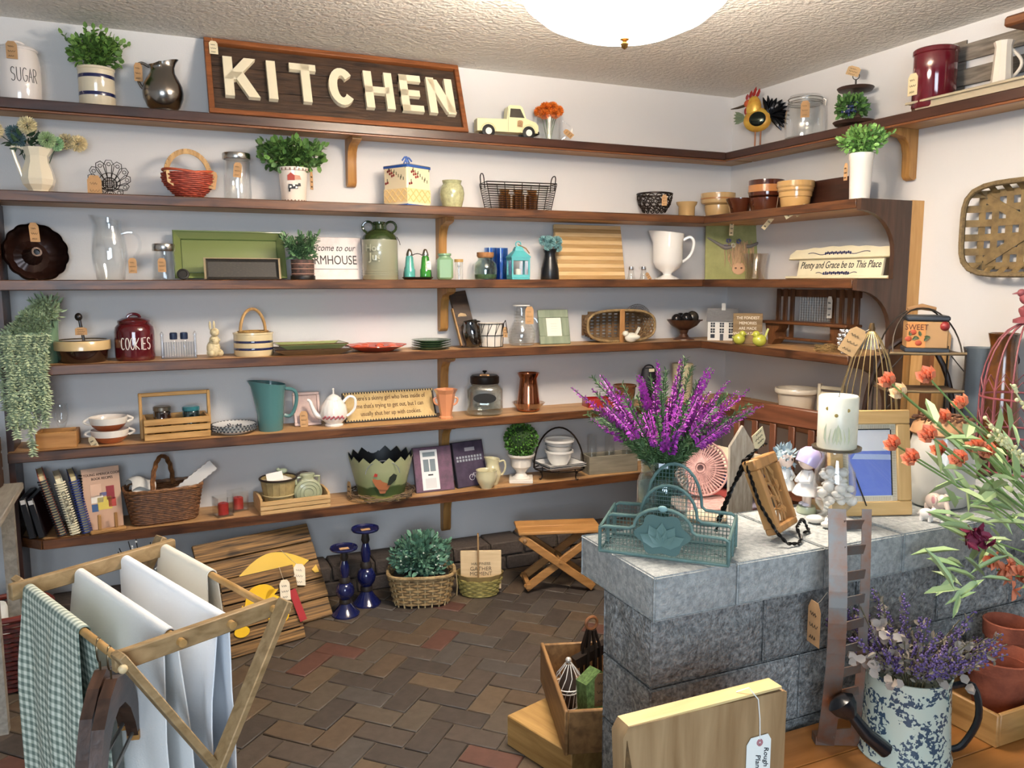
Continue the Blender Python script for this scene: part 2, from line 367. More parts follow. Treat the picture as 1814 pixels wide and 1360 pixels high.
# ---------------------------------------------------------------- shelves
pine = WOOD('c09a6c', 'a0774a', 'x', .5, 4); pineY = WOOD('c09a6c', 'a0774a', 'y', .5, 4)
stain = WOOD('6e4527', '3a2114', 'x', .38, 5, knots=5); stainY = WOOD('6e4527', '3a2114', 'y', .38, 5, knots=5)
dark = WOOD('4a2c20', '331c14', 'x', .3, 4, knots=4); darkY = WOOD('4a2c20', '331c14', 'y', .3, 4, knots=4)
darkZ = WOOD('51392b', '37251c', 'z', .4, 4)
under = ['under the KITCHEN sign', 'holding the red basket and the cow planter', 'holding the green platter and the lantern', 'holding the COOKIES canister', 'holding the white teapot', 'holding the cookbooks and the wicker basket']
nm = ['top', 'second', 'third', 'fourth', 'fifth', 'lowest']
TH = .036
for k in range(1, 7):
    z = SZ[k]; wb = .19 if k == 1 else .25; wr = .19 if k == 1 else .36; xl = -3.525; yr = -2.2 if k == 1 else -1.24
    t = thing('wall_shelf', f'{nm[k-1]} pine shelf on the back wall, {under[k-1]}', 'shelf', (0, 0, z), group='pine shelf boards')
    if k == 6:
        mb = MB(); out = [(-3.525, 0), (-.0, 0), (-.0, -wb+.018), (-3.43, -wb+.018), (-3.525, -.13)]
        mb.add([(x, y, -TH) for x, y in out]+[(x, y, 0) for x, y in out], [(0, 1, 2, 3, 4), (9, 8, 7, 6, 5)]+[(i+5, (i+1) % 5+5, (i+1) % 5, i) for i in range(5)])
        part(t, 'board', mb, pine); e = MB().bar((-3.43, -wb+.009, -TH/2), (-wr, -wb+.009, -TH/2), .018, TH); e.bar((-3.53, -.135, -TH/2), (-3.43, -wb+.009, -TH/2), .018, TH)
        part(t, 'front_edge', e, stain)
    else:
        part(t, 'board', MB().box(xl, 0, -wb+.018, 0, -TH, 0), pine); part(t, 'front_edge', MB().box(xl, -wr, -wb, -wb+.018, -TH-.002, .001, .003), dark if k == 1 else stain)
    if k == 1: part(t, 'moulding', MB().box(xl, -wr+.003, -wb-.005, -wb+.012, -TH-.012, -TH-.002, .003), M('7a4a2a', .35))
    t = thing('wall_shelf', f'{nm[k-1]} shelf board on the right wall' + (' running under the burgundy crock' if k == 1 else [' with the wooden bowls', ' with the Plenty and Grace sign', ' with the white house and yellow birds', ' behind the wooden chair', ' hidden behind the stone counter'][k-2]), 'shelf', (0, 0, z), group='pine shelf boards')
    part(t, 'board', MB().box(-wr+.018, 0, yr, -wb, -TH, 0), pineY); part(t, 'front_edge', MB().box(-wr, -wr+.018, yr, -wb+.018, -TH-.002, .001, .003), darkY if k == 1 else stainY)
    if k == 1: part(t, 'moulding', MB().box(-wr-.005, -wr+.012, yr, -wb+.003, -TH-.012, -TH-.002, .003), M('7a4a2a', .35))
tag_(link('shelf_side_board', MB().box(-3.53, -3.508, -.2, -.01, .0, SZ[2]-.04).mesh('side'), WOOD('4a2a1c', '2e1810', 'z', .4, 4)), 'narrow dark upright board at the left end of the shelves', 'side board')
def corbel(name, loc, rz, label):
    out = [(0, 0), (0, -.2), (-.012, -.21), (-.03, -.205), (-.042, -.19), (-.045, -.1), (-.055, -.06), (-.08, -.035), (-.13, -.026), (-.15, -.018), (-.15, 0)]
    mb = MB(); X = T3(rz=PI/2); mb.prism(out, -.02, .02, Matrix(((0, 1, 0, 0), (1, 0, 0, 0), (0, 0, 1, 0), (0, 0, 0, 1))))
    mb.f = [tuple(reversed(f)) for f in mb.f]
    return one(name, mb, WOOD('b98a4e', '8f6230', 'z', .45, 5), label, 'bracket', loc, rz, 'wooden shelf brackets')
for k, px, s in ((1, 618, 'below the KITCHEN sign'), (2, 778, 'above the green glass jar'), (3, 781, 'beside the leaning old plank'), (4, 781, 'above the peach vase'), (5, 783, 'behind the two framed prints'), (6, 786, 'above the leafy basket')):
    P = B(k, px, .0); corbel('shelf_bracket', (P.x, -.001, SZ[k]-TH-.001), 0, 'curved pine bracket on the back wall, '+s)
P = Rw(1, 1622, 0); corbel('shelf_bracket', (-.001, P.y, SZ[1]-TH-.001), -PI/2, 'curved pine bracket on the right wall under the top shelf')
# scalloped end panel of the right-hand shelves
ep = thing('shelf_end_panel', 'dark scalloped end board closing the right-wall shelves, with pale pine edge', 'side board', (0, -1.245, 0))
out = [(-.072, SZ[2]), (-.072, 0), (-.16, 0)]
for k in (6, 5, 4, 3, 2):
    zt_ = SZ[k]; zb = zt_-TH-.01
    out += [(-.16, zb-.17)]+[(-.16-.2*(1-math.cos(a)), zb-.17+.17*math.sin(a)) for a in [i*PI/16 for i in range(1, 9)]]+[(-.36, zt_)]
    if k > 2: out += [(-.16, zt_)]
part(ep, 'panel', MB().prism(out, -.022, 0), darkZ, 'dark stained scalloped board'); part(ep, 'pine_edge', MB().box(-.072, -.001, -.022, .0, 0, SZ[2]+.002), WOOD('d0a468', 'b48448', 'z', .5, 4), 'pale unstained pine strip')
# wall outlet under the lowest shelf
P = B(6, 654, .004, z=.385); ot = thing('wall_outlet', 'small dark wall outlet just under the lowest shelf', 'outlet', P)
part(ot, 'cover_plate', MB().box(-.034, .034, -.003, .003, -.055, .055, .002), M('9fb0bf', .5))
for s in (-1, 1): part(ot, 'socket', MB().box(-.016, .016, -.007, -.003, s*.026-.016, s*.026+.016, .003), M('1c1d20', .5))
# ---------------------------------------------------------------- stone counter (split-face retaining blocks with smooth caps)
def stone(x0, x1, y0, y1, z0, z1, rough=.009, n=9):
    mb = MB(); c = .004; X = (x0, x1); Y = (y0, y1); Z = (z0, z1)
    def disp(p, nrm):
        v = Vector(p); q = noise.noise(v*23)*.7+noise.noise(v*60)*.45; return v+Vector(nrm)*(q*rough)
    def sheet(o, u, v, nu, nv, nrm):
        o, u, v = Vector(o), Vector(u), Vector(v)
        def Pt(a, b):
            e = min(a, 1-a, b, 1-b)*8; p = o+u*a+v*b
            q = disp(p, nrm) if e > 0 else p
            return tuple(p+(q-p)*min(1, e)-Vector(nrm)*c*max(0, 1-e*1.5))
        mb.sheet(Pt, nu, nv)
    dx, dy, dz = x1-x0, y1-y0, z1-z0; k = 1/.013
    nx, ny, nz = max(4, int(dx*k)), max(4, int(dy*k)), max(4, int(dz*k))
    sheet((x0, y0, z0), (dx, 0, 0), (0, 0, dz), nx, nz, (0, -1, 0)); sheet((x0, y1, z0), (0, -dy, 0), (0, 0, dz), ny, nz, (-1, 0, 0))
    sheet((x1, y0, z0), (0, dy, 0), (0, 0, dz), ny, nz, (1, 0, 0)); sheet((x0, y0, z1), (dx, 0, 0), (0, dy, 0), nx, ny, (0, 0, 1))
    sheet((x1, y1, z0), (-dx, 0, 0), (0, 0, dz), 4, 4, (0, 1, 0)); sheet((x0, y1, z0), (dx, 0, 0), (0, -dy, 0), 4, 4, (0, 0, -1)); return mb
st = thing('stone_counter', 'low counter wall of grey split-face concrete blocks with flat caps', 'stone wall', (0, 0, 0))
sm = M('8c8f92', .85, col2='5d6063', scale=45, bump=.7, bscale=150, objr=.08); smr = M('a6a8a6', .9, col2='57595a', scale=75, bump=1, bscale=120, objr=.15, lo=.32, hi=.7); smc = M('b3b7b6', .85, col2='8e9393', scale=70, bump=.5, bscale=220, objr=.06)
ZT = .76
xs = [-1.995, -1.757, -1.48, -1.203, -.925, -.648, -.37, -.09]
for a, b in zip(xs, xs[1:]): part(st, 'cap_stone', stone(a+.001, b-.001, -2.262, -1.915, .652, ZT, .0012), smc, smooth=60)
for r in range(4):
    z1 = .65-.175*r; z0 = max(-.002, z1-.1735); x = -1.985; first = [.335, .46, .3, .4][r]
    while x < -.1:
        w = first if x < -1.98 else .31; w = min(w, -.09-x)
        if w > .05: part(st, 'stone_block', stone(x, x+w-.003, -2.24, -2.02, z0+.001, z1-.001, .016), smr, smooth=60)
        x += w
# ================================================================ shared shapes
cream = 'efe6d2'; white = 'f1efea'
def bush(mb, c, r, n, l, w, up=.35, inner=.35, bend=.15):
    c = Vector(c); r = Vector(r if hasattr(r, '__len__') else (r, r, r))
    for _ in range(n):
        d = rv()
        while not .05 < d.length < 1: d = rv()
        d.normalize(); k = inner+(1-inner)*rnd.random()**.5
        p = c+Vector((d.x*r.x, d.y*r.y, d.z*r.z))*k
        dd = (d+rv()*.6+Vector((0, 0, up))).normalized(); s = rnd.uniform(.7, 1.2)
        mb.leaf(p, dd, rv(), l*s, w*s, bend)
    return mb
def pompom(mb, c, r, n, w=.3, inner=.35):
    c = Vector(c)
    for i in range(n):
        z = 1-2*(i+.5)/n; a = i*2.399963; q = math.sqrt(1-z*z); d = Vector((q*math.cos(a), q*math.sin(a), z))
        mb.leaf(c+d*r*inner, (d+rv()*.12), rv(), r*(1-inner)*rnd.uniform(.9, 1.08), r*w, .25)
    return mb
def sprigs(mb, c, n, L, spread, leaf, w, pairs=6, lean=.0, tuberr=.0012):
    c = Vector(c)
    for i in range(n):
        a = rnd.uniform(0, 2*PI); s = rnd.random()**.6*spread; d = Vector((math.cos(a)*s, math.sin(a)*s, 1)).normalized(); l = L*rnd.uniform(.7, 1.05); b = c+Vector((math.cos(a), math.sin(a), 0))*rnd.random()*.015
        pts = [b+d*l*t/4+Vector((d.x, d.y, -.2))*(.25*l*(t/4)**2) for t in range(5)]
        mb.tube(pts, tuberr, 4)
        for j in range(pairs):
            t = .25+.75*(j+.5)/pairs; k = min(3, int(t*4)); p = pts[k].lerp(pts[k+1], t*4-k)
            for sgn in (-1, 1):
                e = (rv()*.5+d*.6+d.cross(rv()).normalized()*sgn).normalized(); mb.leaf(p, e, Vector((0, 0, 1)), leaf*rnd.uniform(.7, 1.2), w, .12)
        mb.leaf(pts[-1], d, rv(), leaf, w)
    return mb
def weave(mb, rf, z0, z1, rows, stakes, amp, rad, sx=1, sy=1, sq=0, X=None):
    n = stakes*3
    for j in range(rows):
        z = z0+(z1-z0)*(j+.5)/rows; r = rf((j+.5)/rows); pts = []
        for i in range(n):
            a = 2*PI*i/n; q = r+amp*math.cos(stakes/2*a+PI*j); ca, sa = math.cos(a), math.sin(a)
            k = 1/((abs(ca)**sq+abs(sa)**sq)**(1/sq)) if sq else 1
            pts.append((q*ca*sx*k, q*sa*sy*k, z))
        mb.tube(pts, rad, 5, True, X)
    return mb
def stakes_(mb, rf, z0, z1, n, rad, sx=1, sy=1, sq=0, seg=5, X=None):
    for i in range(n):
        a = 2*PI*i/n; ca, sa = math.cos(a), math.sin(a); k = 1/((abs(ca)**sq+abs(sa)**sq)**(1/sq)) if sq else 1
        mb.tube([(rf(t/seg)*ca*sx*k, rf(t/seg)*sa*sy*k, z0+(z1-z0)*t/seg) for t in range(seg+1)], rad, 5, X=X)
    return mb
def ringpts(r, z, n=32, sx=1, sy=1, sq=0): 
    o = []
    for i in range(n):
        a = 2*PI*i/n; ca, sa = math.cos(a), math.sin(a); k = 1/((abs(ca)**sq+abs(sa)**sq)**(1/sq)) if sq else 1
        o.append((r*ca*sx*k, r*sa*sy*k, z))
    return o
def hoop(w, h, z0=0, n=16, x=0, y=0, p=2.0):   # upright arch from (-w,z0) over to (w,z0)
    return [(x+w*(abs(math.cos(PI*i/n))**(2/p))*(1 if i < n/2 else -1), y, z0+h*(math.sin(PI*i/n)**(2/p))) for i in range(n+1)]
def wall_(prof, t=.004):                       # outer profile -> open vessel with thickness
    o = list(prof); inn = [(max(.0, r-t), z) for r, z in reversed(prof[1:])]; return o+inn+[(0, prof[0][1]+t)]
def earh(w, h, x0, z0, r, n=10, up=0):         # side handle in the xz plane growing to +x
    return [(x0+w*math.sin(PI*i/n), 0, z0+h*(i/n)) for i in range(n+1)]
G_CLR = GLASS('fbfdfd', 1.1, .02, 1.5, .05); leafG = M('64893f', .5, island=.5); leafD = M('40722f', .5, island=.5); leafB = M('55784f', .55, island=.5)
steel = M('b9b6b0', .25, 1); blackm = M('17130f', .45); wirem = M('241d18', .45, .6); brass = M('a98a55', .4, .9)
def P2(P, x0, x1, yt): return wid(P, x1-x0), hgt(P, yt)
# ================================================================ TOP SHELF (back wall)
P = B(1, 38, .095); w, h = wid(P, 80), hgt(P, 74); r = w/2
t = thing('sugar_canister', 'tall white ceramic canister lettered SUGAR with brown tag', 'canister', P, face(P)+.25)
body = part(t, 'body', MB().lathe([(r*.86, 0), (r*.93, .004), (r*.97, .02), (r, h*.3), (r*.99, h*.6), (r*.93, h*.76), (r*.86, h*.83), (r*.84, h*.85)], 40), GLZ('ece3dc'))
lid = part(t, 'lid', MB().lathe([(r*.9, h*.84), (r*.92, h*.86), (r*.86, h*.89), (r*.5, h*.93), (r*.2, h*.945), (0, h*.947)], 40), GLZ('ece3dc'))
part(lid, 'handle', MB().tube([(r*.3*math.cos(a), 0, h*.94+h*.06*math.sin(a)) for a in [PI*i/10 for i in range(11)]], r*.07, 8), GLZ('ece3dc'))
strokes(t, 'SUGAR', w*.62, h*.22, (0, 0, h*.3), .0013, M('3a332c', .6), r*1.0)
price_tag(t, (-r*.5, -r*.92, h*.92), .036, .062, rz=-.3, string=(-r*.2, -.02, h*.98))
P = B(1, 174, .095); w, h = wid(P, 66), hgt(P, 122); r = w/2
t = thing('planted_crock', 'small cream crock with two navy stripes holding bushy greenery', 'potted plant', P, face(P))
part(t, 'crock', MB().lathe(wall_([(r*.95, 0), (r, .005), (r, h*.93), (r*1.04, h*.95), (r*1.04, h), (r*.98, h)], .006), 40), GLZ('ddd0b4'))
for zz in (.28, .72): part(t, 'stripe', MB().lathe([(r*1.003, h*zz), (r*1.006, h*zz+.002), (r*1.006, h*zz+.011), (r*1.003, h*zz+.013)], 40), GLZ('1c2150'))
part(t, 'foliage', bush(sprigs(MB(), (0, 0, h*.9), 34, .16, .75, .024, .019, 5), (0, 0, h+.055), (.085, .07, .065), 380, .024, .02), leafG, 'bright green leaves', stuff=True)
P = B(1, 291, .1); w, h = wid(P, 74), hgt(P, 104); r = w/2
t = thing('pewter_pitcher', 'brushed pewter pitcher with a round belly and flared spout', 'pitcher', P, face(P)-.15)
prof = [(r*.62, 0), (r*.68, .004), (r*.62, .012), (r*.8, h*.12), (r*.97, h*.27), (r, h*.37), (r*.95, h*.5), (r*.78, h*.63), (r*.62, h*.73), (r*.56, h*.8), (r*.6, h*.86), (r*.68, h*.9)]
def spout(a, v):
    k = max(0, (v-.72)/.28); return 1+k*(.55*max(0, math.cos(a))**4)
mb = MB().lathe(prof+[(rr-.004, z) for rr, z in prof[::-1][:6]], 48, wob=None)
def lift(mb, z0, hh, amt, p=3):
    mb.v = [(x+(max(0, x)/r)**2*amt*.8*max(0, (z-z0)/hh), y*(1-.25*max(0, (z-z0)/hh)*(x > 0)), z+max(0, (z-z0)/hh)*amt*(max(-.3, x/r))) for x, y, z in mb.v]
lift(mb, h*.72, h*.18, .03)
pew = M('96918b', .22, 1, bump=.05, bscale=40)
part(t, 'body', mb, pew); part(t, 'handle', MB().tube([(-r*.6, 0, h*.84), (-r*.95, 0, h*.9), (-r*1.2, 0, h*.84), (-r*1.22, 0, h*.68), (-r*1.1, 0, h*.52), (-r*.9, 0, h*.42)], .006, 8), pew)
price_tag(t, (-r*1.1, -.02, h*.88), .03, .07, rz=.3)
# KITCHEN sign
A, C = B(1, 371, .165), B(1, 829, .165); LW = C.x-A.x; ztop = on(1, -.03, 596, 95).z; L_ = math.hypot(ztop-A.z, .135); ln = math.atan2(.135, ztop-A.z)
t = thing('kitchen_sign', 'long barnwood sign with raised cream letters reading KITCHEN', 'sign', ((A.x+C.x)/2, A.y, A.z+.001), 0, rx=-ln)
hw = LW/2; frm = WOOD('96592f', '6e3d1e', 'x', .5, 5); fw = .022
for nm_, a in (('board', (L_*.08, L_*.36)), ('board', (L_*.36, L_*.66)), ('board', (L_*.66, L_*.93))): part(t, nm_, MB().box(-hw+.015, hw-.015, .004, .02, a[0]+.001, a[1]-.001, .002), WOOD('503a2a', '2c2018', 'x', .6, 9, knots=6, bump=.8))
for a in ((-hw, hw, 0, fw), (-hw, hw, L_-fw, L_), (-hw, -hw+fw, fw, L_-fw), (hw-fw, hw, fw, L_-fw)): part(t, 'frame_rail', MB().box(a[0], a[1], -.014, .022, a[2], a[3], .002), frm)
KL = {'K': [[(0, 0), (0, 1)], [(.82, 1), (0, .42)], [(.3, .62), (.9, 0)]], 'I': [[(0, 0), (0, 1)]], 'T': [[(.45, 0), (.45, 1)], [(0, .92), (.9, .92)]], 'H': STR['H'], 'E': [[(0, 0), (0, 1)], [(0, .92), (.8, .92)], [(0, .5), (.7, .5)], [(0, .08), (.8, .08)]], 'N': [[(0, 0), (0, 1)], [(.05, .95), (.8, .05)], [(.85, 0), (.85, 1)]]}
lm = M('efe3c4', .55, bump=.1, bscale=90); lh = L_*.52; sw = lh*.2; xs_ = [-.44, -.285, -.2, -.055, .085, .23, .345]
for ch, fx in zip('KITCHEN', xs_):
    mb = MB(); x0 = fx*LW; ww = lh*.56; z0 = L_*.235
    if ch == 'C':
        oo = arc(ww*.55, .5*lh, ww*.56, lh*.5, 40, 320, 18)+arc(ww*.55, .5*lh, ww*.56-sw, lh*.5-sw, 320, 40, 18)
        n = len(oo)//2; vs_ = oo
        for i in range(n-1): mb.prism([(x0+p[0], z0+p[1]) for p in (oo[i], oo[i+1], oo[-2-i], oo[-1-i])], -.018, .004)
    else:
        for (a, b) in [(s[i], s[i+1]) for s in KL[ch] for i in range(len(s)-1)]:
            a = Vector((a[0]*ww, a[1]*lh)); b = Vector((b[0]*ww, b[1]*lh)); 
            if abs(a.x-b.x) < 1e-6: q = [(a.x, a.y), (a.x+sw, a.y), (b.x+sw, b.y), (b.x, b.y)]
            elif abs(a.y-b.y) < 1e-6: q = [(a.x, a.y-sw*.42), (b.x+sw*.5, a.y-sw*.42), (b.x+sw*.5, a.y+sw*.42), (a.x, a.y+sw*.42)]
            else: q = [(a.x, a.y), (a.x+sw*1.25, a.y), (b.x+sw*1.25, b.y), (b.x, b.y)]
            mb.prism([(x0+p[0], z0+p[1]) for p in q], -.018, .004)
    part(t, 'letter', mb, lm, 'raised cream letter '+ch)
price_tag(t, (-hw+.035, -.018, L_-.02), .034, .062, col='eadcb8', string=(-hw+.03, -.016, L_+.002))
# toy pickup
P = B(1, 897, .09); s = wid(P, 112)
t = thing('toy_pickup', 'pale yellow tin pickup truck with black tyres', 'toy truck', P, -.12)
yl = M('ece6b4', .35); L2 = s/2; H = hgt(P, 188)
out = [(-L2, H*.2), (-L2, H*.56), (-.02*s, H*.58), (-.0*s, H*.95), (.03*s, H), (.2*s, H), (.24*s, H*.94), (.3*s, H*.62), (.46*s, H*.52), (L2, H*.42), (L2, H*.2)]
b = part(t, 'body', MB().prism(out, -.03, .03), yl)
part(b, 'bed_opening', MB().box(-L2+.006, -.035*s, -.024, .024, H*.3, H*.575), M('b9b48a', .5))
part(b, 'side_window', MB().prism([(.025*s, H*.64), (.04*s, H*.9), (.2*s, H*.9), (.27*s, H*.64)], -.0315, .0315), M('3b362c', .2))
part(b, 'door_seam', MB().box(.0*s, .004*s, -.031, .031, H*.22, H*.9), M('9c976c', .5)); part(b, 'bumper', MB().box(L2-.004, L2+.006, -.032, .032, H*.16, H*.26, .003), M('3a3835', .3, .8)); part(b, 'headlight', MB().ball((L2-.004, -.02, H*.36), .006, 8), steel)
for wx in (-.32, .34):
    for sy_ in (-1, 1):
        X = T3(wx*s, sy_*.028, H*.2, rx=PI/2); wl = part(t, 'wheel', MB().lathe([(0, -.007), (H*.17, -.007), (H*.2, -.004), (H*.2, .004), (H*.17, .007), (0, .007)], 20, X), M('151515', .6)); part(wl, 'hubcap', MB().lathe([(0, -.009), (H*.09, -.0085), (H*.1, .0085), (0, .009)], 14, X), M('eceae0', .3))
        part(t, 'fender', MB().tube([(wx*s+H*.25*math.cos(a), sy_*.03, H*.2+H*.25*math.sin(a)) for a in [PI*i/8 for i in range(9)]], .004, 6), yl)
price_tag(t, (.2*s, -.034, H*.56), .026, .03, ry=.1)
# orange mums in a dimpled glass mug
P = B(1, 972, .085); w, h = wid(P, 50), hgt(P, 208); r = w/2
t = thing('flower_mug', 'dimpled glass mug of orange mums beside the toy truck', 'flower vase', P, face(P))
part(t, 'glass_mug', MB().lathe(wall_([(r*.9, 0), (r, .006), (r, h*.4), (r*.97, h*.7), (r, h)], .004), 24, wob=lambda a, v: 1+.03*math.cos(8*a)), G_CLR); part(t, 'handle', MB().tube(earh(r*.7, h*.7, r*.95, h*.15, .005), .005, 8), G_CLR)
mb = MB(); st_ = MB()
for x, y, z, rr in ((-.045, -.01, .035, .03), (-.015, -.02, .05, .032), (.018, -.015, .052, .032), (.045, 0, .04, .03), (0, .02, .05, .03), (-.02, -.03, .02, .028), (.03, -.03, .022, .027)):
    pompom(mb, (x, y, h+z-.01), rr, 150, .25); st_.tube([(x*.2, y*.2, .015), (x*.6, y*.5, h*.8), (x, y, h+z-.02)], .0016, 5)
part(t, 'blossoms', mb, M('d9731f', .6, island=.35), 'orange petals', stuff=True); part(t, 'stems', st_, M('4d6b3a', .6)); price_tag(t, (r*1.1, -.03, h*.45), .026, .06, ry=-.8, rx=-.5)
# ================================================================ TOP SHELF (right wall)
P = Rw(1, 1340, .095); s = hgt(P, 158)
t = thing('metal_rooster', 'painted metal rooster with yellow body and curling black tail', 'figurine', P, -PI/2+.62)
yb = M('d8b24a', .35, .3, col2='c98b3a', scale=30); 
part(t, 'body', MB().ball((0, 0, s*.5), (s*.24, s*.1, s*.2), 20).ball((-s*.07, 0, s*.7), (s*.13, s*.08, s*.2), 16), yb)
part(t, 'wing', MB().ball((s*.02, -s*.09, s*.5), (s*.14, s*.03, s*.12), 16), M('2f3630', .12, .8)); part(t, 'head', MB().ball((-s*.16, 0, s*.78), (s*.08, s*.05, s*.07), 14), M('b5512c', .35)); part(t, 'beak', MB().tube([(-s*.2, 0, s*.76), (-s*.34, 0, s*.73), (-s*.46, 0, s*.72)], [.008, .006, .002], 8), M('3b2c1a', .4))
mb = MB()
for i, (x, z, l) in enumerate(((-.2, .84, .09), (-.15, .86, .12), (-.1, .87, .16), (-.04, .86, .14))): mb.leaf((x*s, 0, z*s), (.25+.2*i*.3, 0, 1), (0, 1, 0), l*s*1.2, s*.06, .2)
part(t, 'wattle', MB().ball((-s*.2, 0, s*.66), (s*.03, s*.015, s*.06), 8), M('8e2118', .35)); part(t, 'comb', mb, M('8e2118', .35))
mb = MB()
for i in range(13):
    a = math.radians(-45+i*13); L0 = s*.34*(1.1-.25*abs(i-8)/8); b = Vector((s*.2, (i % 3-1)*.006, s*.55)); pts = [b+Vector((math.cos(a)*L0*q, 0, math.sin(a)*L0*q-.5*L0*q*q*(math.cos(a) > 0)*.4)) for q in (0, .35, .7, 1)]; mb.tube(pts, [.004, .012, .01, .001], 6)
part(t, 'tail_feathers', mb, M('15171c', .15, .7)); mb = MB()
for i in range(5): mb.leaf((-s*.2, -s*.03, s*.55), (-.8, -.2, -.5+.25*i), (0, 1, 0), s*.2, s*.07)
part(t, 'breast_feathers', mb, M('77856b', .4, .3))
for x in (-.03, .06): lg = part(t, 'leg', MB().tube([(x*s, 0, 0), (x*s, 0, s*.35)], .004, 6), M('9b5b2c', .5)); part(lg, 'foot', MB().bar((x*s-.02, 0, .002), (x*s+.015, 0, .002), .012, .004), M('9b5b2c', .5))
P = Rw(1, 1424, .095); w, h = wid(P, 72), hgt(P, 168); r = w/2
t = thing('clamp_jar', 'glass storage jar with wire-clamped lid beside the rooster', 'jar', P, face(P))
part(t, 'glass_body', MB().lathe(wall_([(r*.85, 0), (r*.97, .01), (r, h*.3), (r*.98, h*.62), (r*.85, h*.75), (r*.78, h*.8)], .004), 32), G_CLR); part(t, 'lid', MB().lathe([(r*.8, h*.82), (r*.84, h*.85), (r*.84, h*.93), (r*.78, h*.97), (0, h)], 32), G_CLR)
mb = MB()
for z in (.79, .83, .9): mb.tube(ringpts(r*.86, h*z), .0022, 5, True)
mb.tube([(r*.86, 0, h*.9), (r*1.0, 0, h*.86), (r*.95, 0, h*.74)], .002, 5); part(t, 'wire_clamp', mb, M('8d8a85', .3, 1)); price_tag(t, (0, -r*1.01, h*.78), .04, .075)
P = Rw(1, 1512, .095); r = wid(P, 84)/2
t = thing('tiered_stand', 'dark two-tier serving stand with ring handle and paper tag', 'serving stand', P, face(P)); br = WOOD('43302a', '2c1e1a', 'x', .4, 5)
for z, rr in ((.02, r*.92), (.165, r*.8)): part(t, 'tray', MB().lathe([(rr*.5, z-.006), (rr*.9, z), (rr, z+.012), (rr*.97, z+.014), (rr*.85, z+.005), (0, z+.004)], 36), br)
part(t, 'foot', MB().lathe([(r*.5, 0), (r*.5, .006), (r*.2, .016), (0, .016)], 24), br); part(t, 'post', MB().tube([(0, 0, .02), (0, 0, .215)], .004, 8), blackm); part(t, 'ring_handle', MB().tube([(.014*math.cos(a), 0, .228+.014*math.sin(a)) for a in [i*PI/8 for i in range(16)]], .002, 5, True), blackm)
price_tag(t, (-.005, -.01, .268), .055, .04, ry=.35, col='b99a70')
g_ = thing('berry_plant', 'small green plant with blue berries sitting on the tiered stand', 'plant', (P.x-.03, P.y-.03, P.z+.036), 0)
part(g_, 'foliage', bush(MB(), (-.02, 0, .05), (.065, .055, .042), 330, .028, .017), M('567d40', .5, island=.5), stuff=True); part(g_, 'root_ball', MB().lathe([(.022, 0), (.028, .005), (.024, .03), (0, .034)], 14), M('5a4030', .8)); mb = MB()
for i in range(22): mb.ball((-.055+rnd.uniform(-.03, .03), -.03+rnd.uniform(-.02, .02), .04+rnd.uniform(-.03, .03)), .006, 7)
part(g_, 'berries', mb, M('26335c', .35))
# long metal tray with crock, pitcher, pallet sign
Pa = Rw(1, 1600, .19); Pb_y = -2.15; mtl = M('6f6556', .55, .3, var=.2, scale=20)
t = thing('long_tray', 'long grey metal trough tray under the burgundy crock', 'tray', (0, 0, SZ[1]), 0)
y0 = Pa.y; z1 = .055
part(t, 'base', MB().box(-.16, -.03, Pb_y, y0-.07, .004, .01), mtl)
part(t, 'sloped_end', MB().add([(-.16, y0-.07, .004), (-.03, y0-.07, .004), (-.03, y0, z1), (-.18, y0, z1-.02), (-.16, y0-.074, .01), (-.03, y0-.074, .01), (-.03, y0-.006, z1+.004), (-.18, y0-.006, z1-.016)], [(0, 3, 2, 1), (4, 5, 6, 7), (0, 1, 5, 4), (1, 2, 6, 5), (2, 3, 7, 6), (3, 0, 4, 7)]), mtl)
part(t, 'front_rim', MB().box(-.185, -.178, Pb_y, y0, .03, .04, .002).box(-.172, -.165, Pb_y, y0-.04, .006, .036), M('b3a68c', .5)); part(t, 'back_rim', MB().box(-.026, -.022, Pb_y, y0-.03, .006, .04), mtl); part(t, 'foot', MB().box(-.16, -.15, y0-.09, y0-.07, 0, .006), steel)
P = Rw(1, 1652, .105); w, h = wid(P, 80), hgt(P, 88); r = w/2; h -= .01
t = thing('burgundy_crock', 'large glossy burgundy crock with ivory tag standing in the metal tray', 'crock', (P.x, P.y, P.z+.0105), face(P))
part(t, 'body', MB().lathe(wall_([(r*.95, 0), (r, .006), (r, h*.9), (r*1.05, h*.92), (r*1.05, h*.98), (r*1.0, h)], .008), 44), GLZ('5e1420', .1)); price_tag(t, (-r*.95, -r*.5, h*.6), .045, .085, rz=-.7, col='e2cfa4', string=(-r*.8, -.02, h*.98))
P = Rw(1, 1772, .1); w, h = wid(P, 40), hgt(P, 74); r = w/2
t = thing('faceted_pitcher', 'slim white faceted ceramic pitcher in the metal tray', 'pitcher', (P.x, P.y, P.z+.0105), face(P)); part(t, 'body', MB().lathe(wall_([(r*1.05, 0), (r*1.1, .006), (r*.95, h*.4), (r*.8, h*.85), (r*.95, h*.95)], .005), 10), GLZ('ece2d2', .2), smooth=20); part(t, 'handle', MB().tube(earh(.035, h*.55, r*.7, h*.25, .005), .006, 8), GLZ('ece2d2', .2))
t = thing('pallet_sign', 'weathered grey wood slat panel leaning on the wall behind the crock', 'wood panel', (-.0, 0, SZ[1]), 0); gw = WOOD('8c8377', '5f574d', 'y', .8, 8, bump=.6)
ya = Rw(1, 1650, .02).y
for k, (z0, z1) in enumerate(((.01, .075), (.095, .16), (.19, .255))): part(t, 'slat', MB().box(-.016, -.008, -2.18, ya+(.0, .0, .0)[k], z0, z1, .002), gw)
for y in (ya-.1, -2.1): part(t, 'batten', MB().box(-.0075, -.001, y-.03, y+.03, 0, .272), gw)
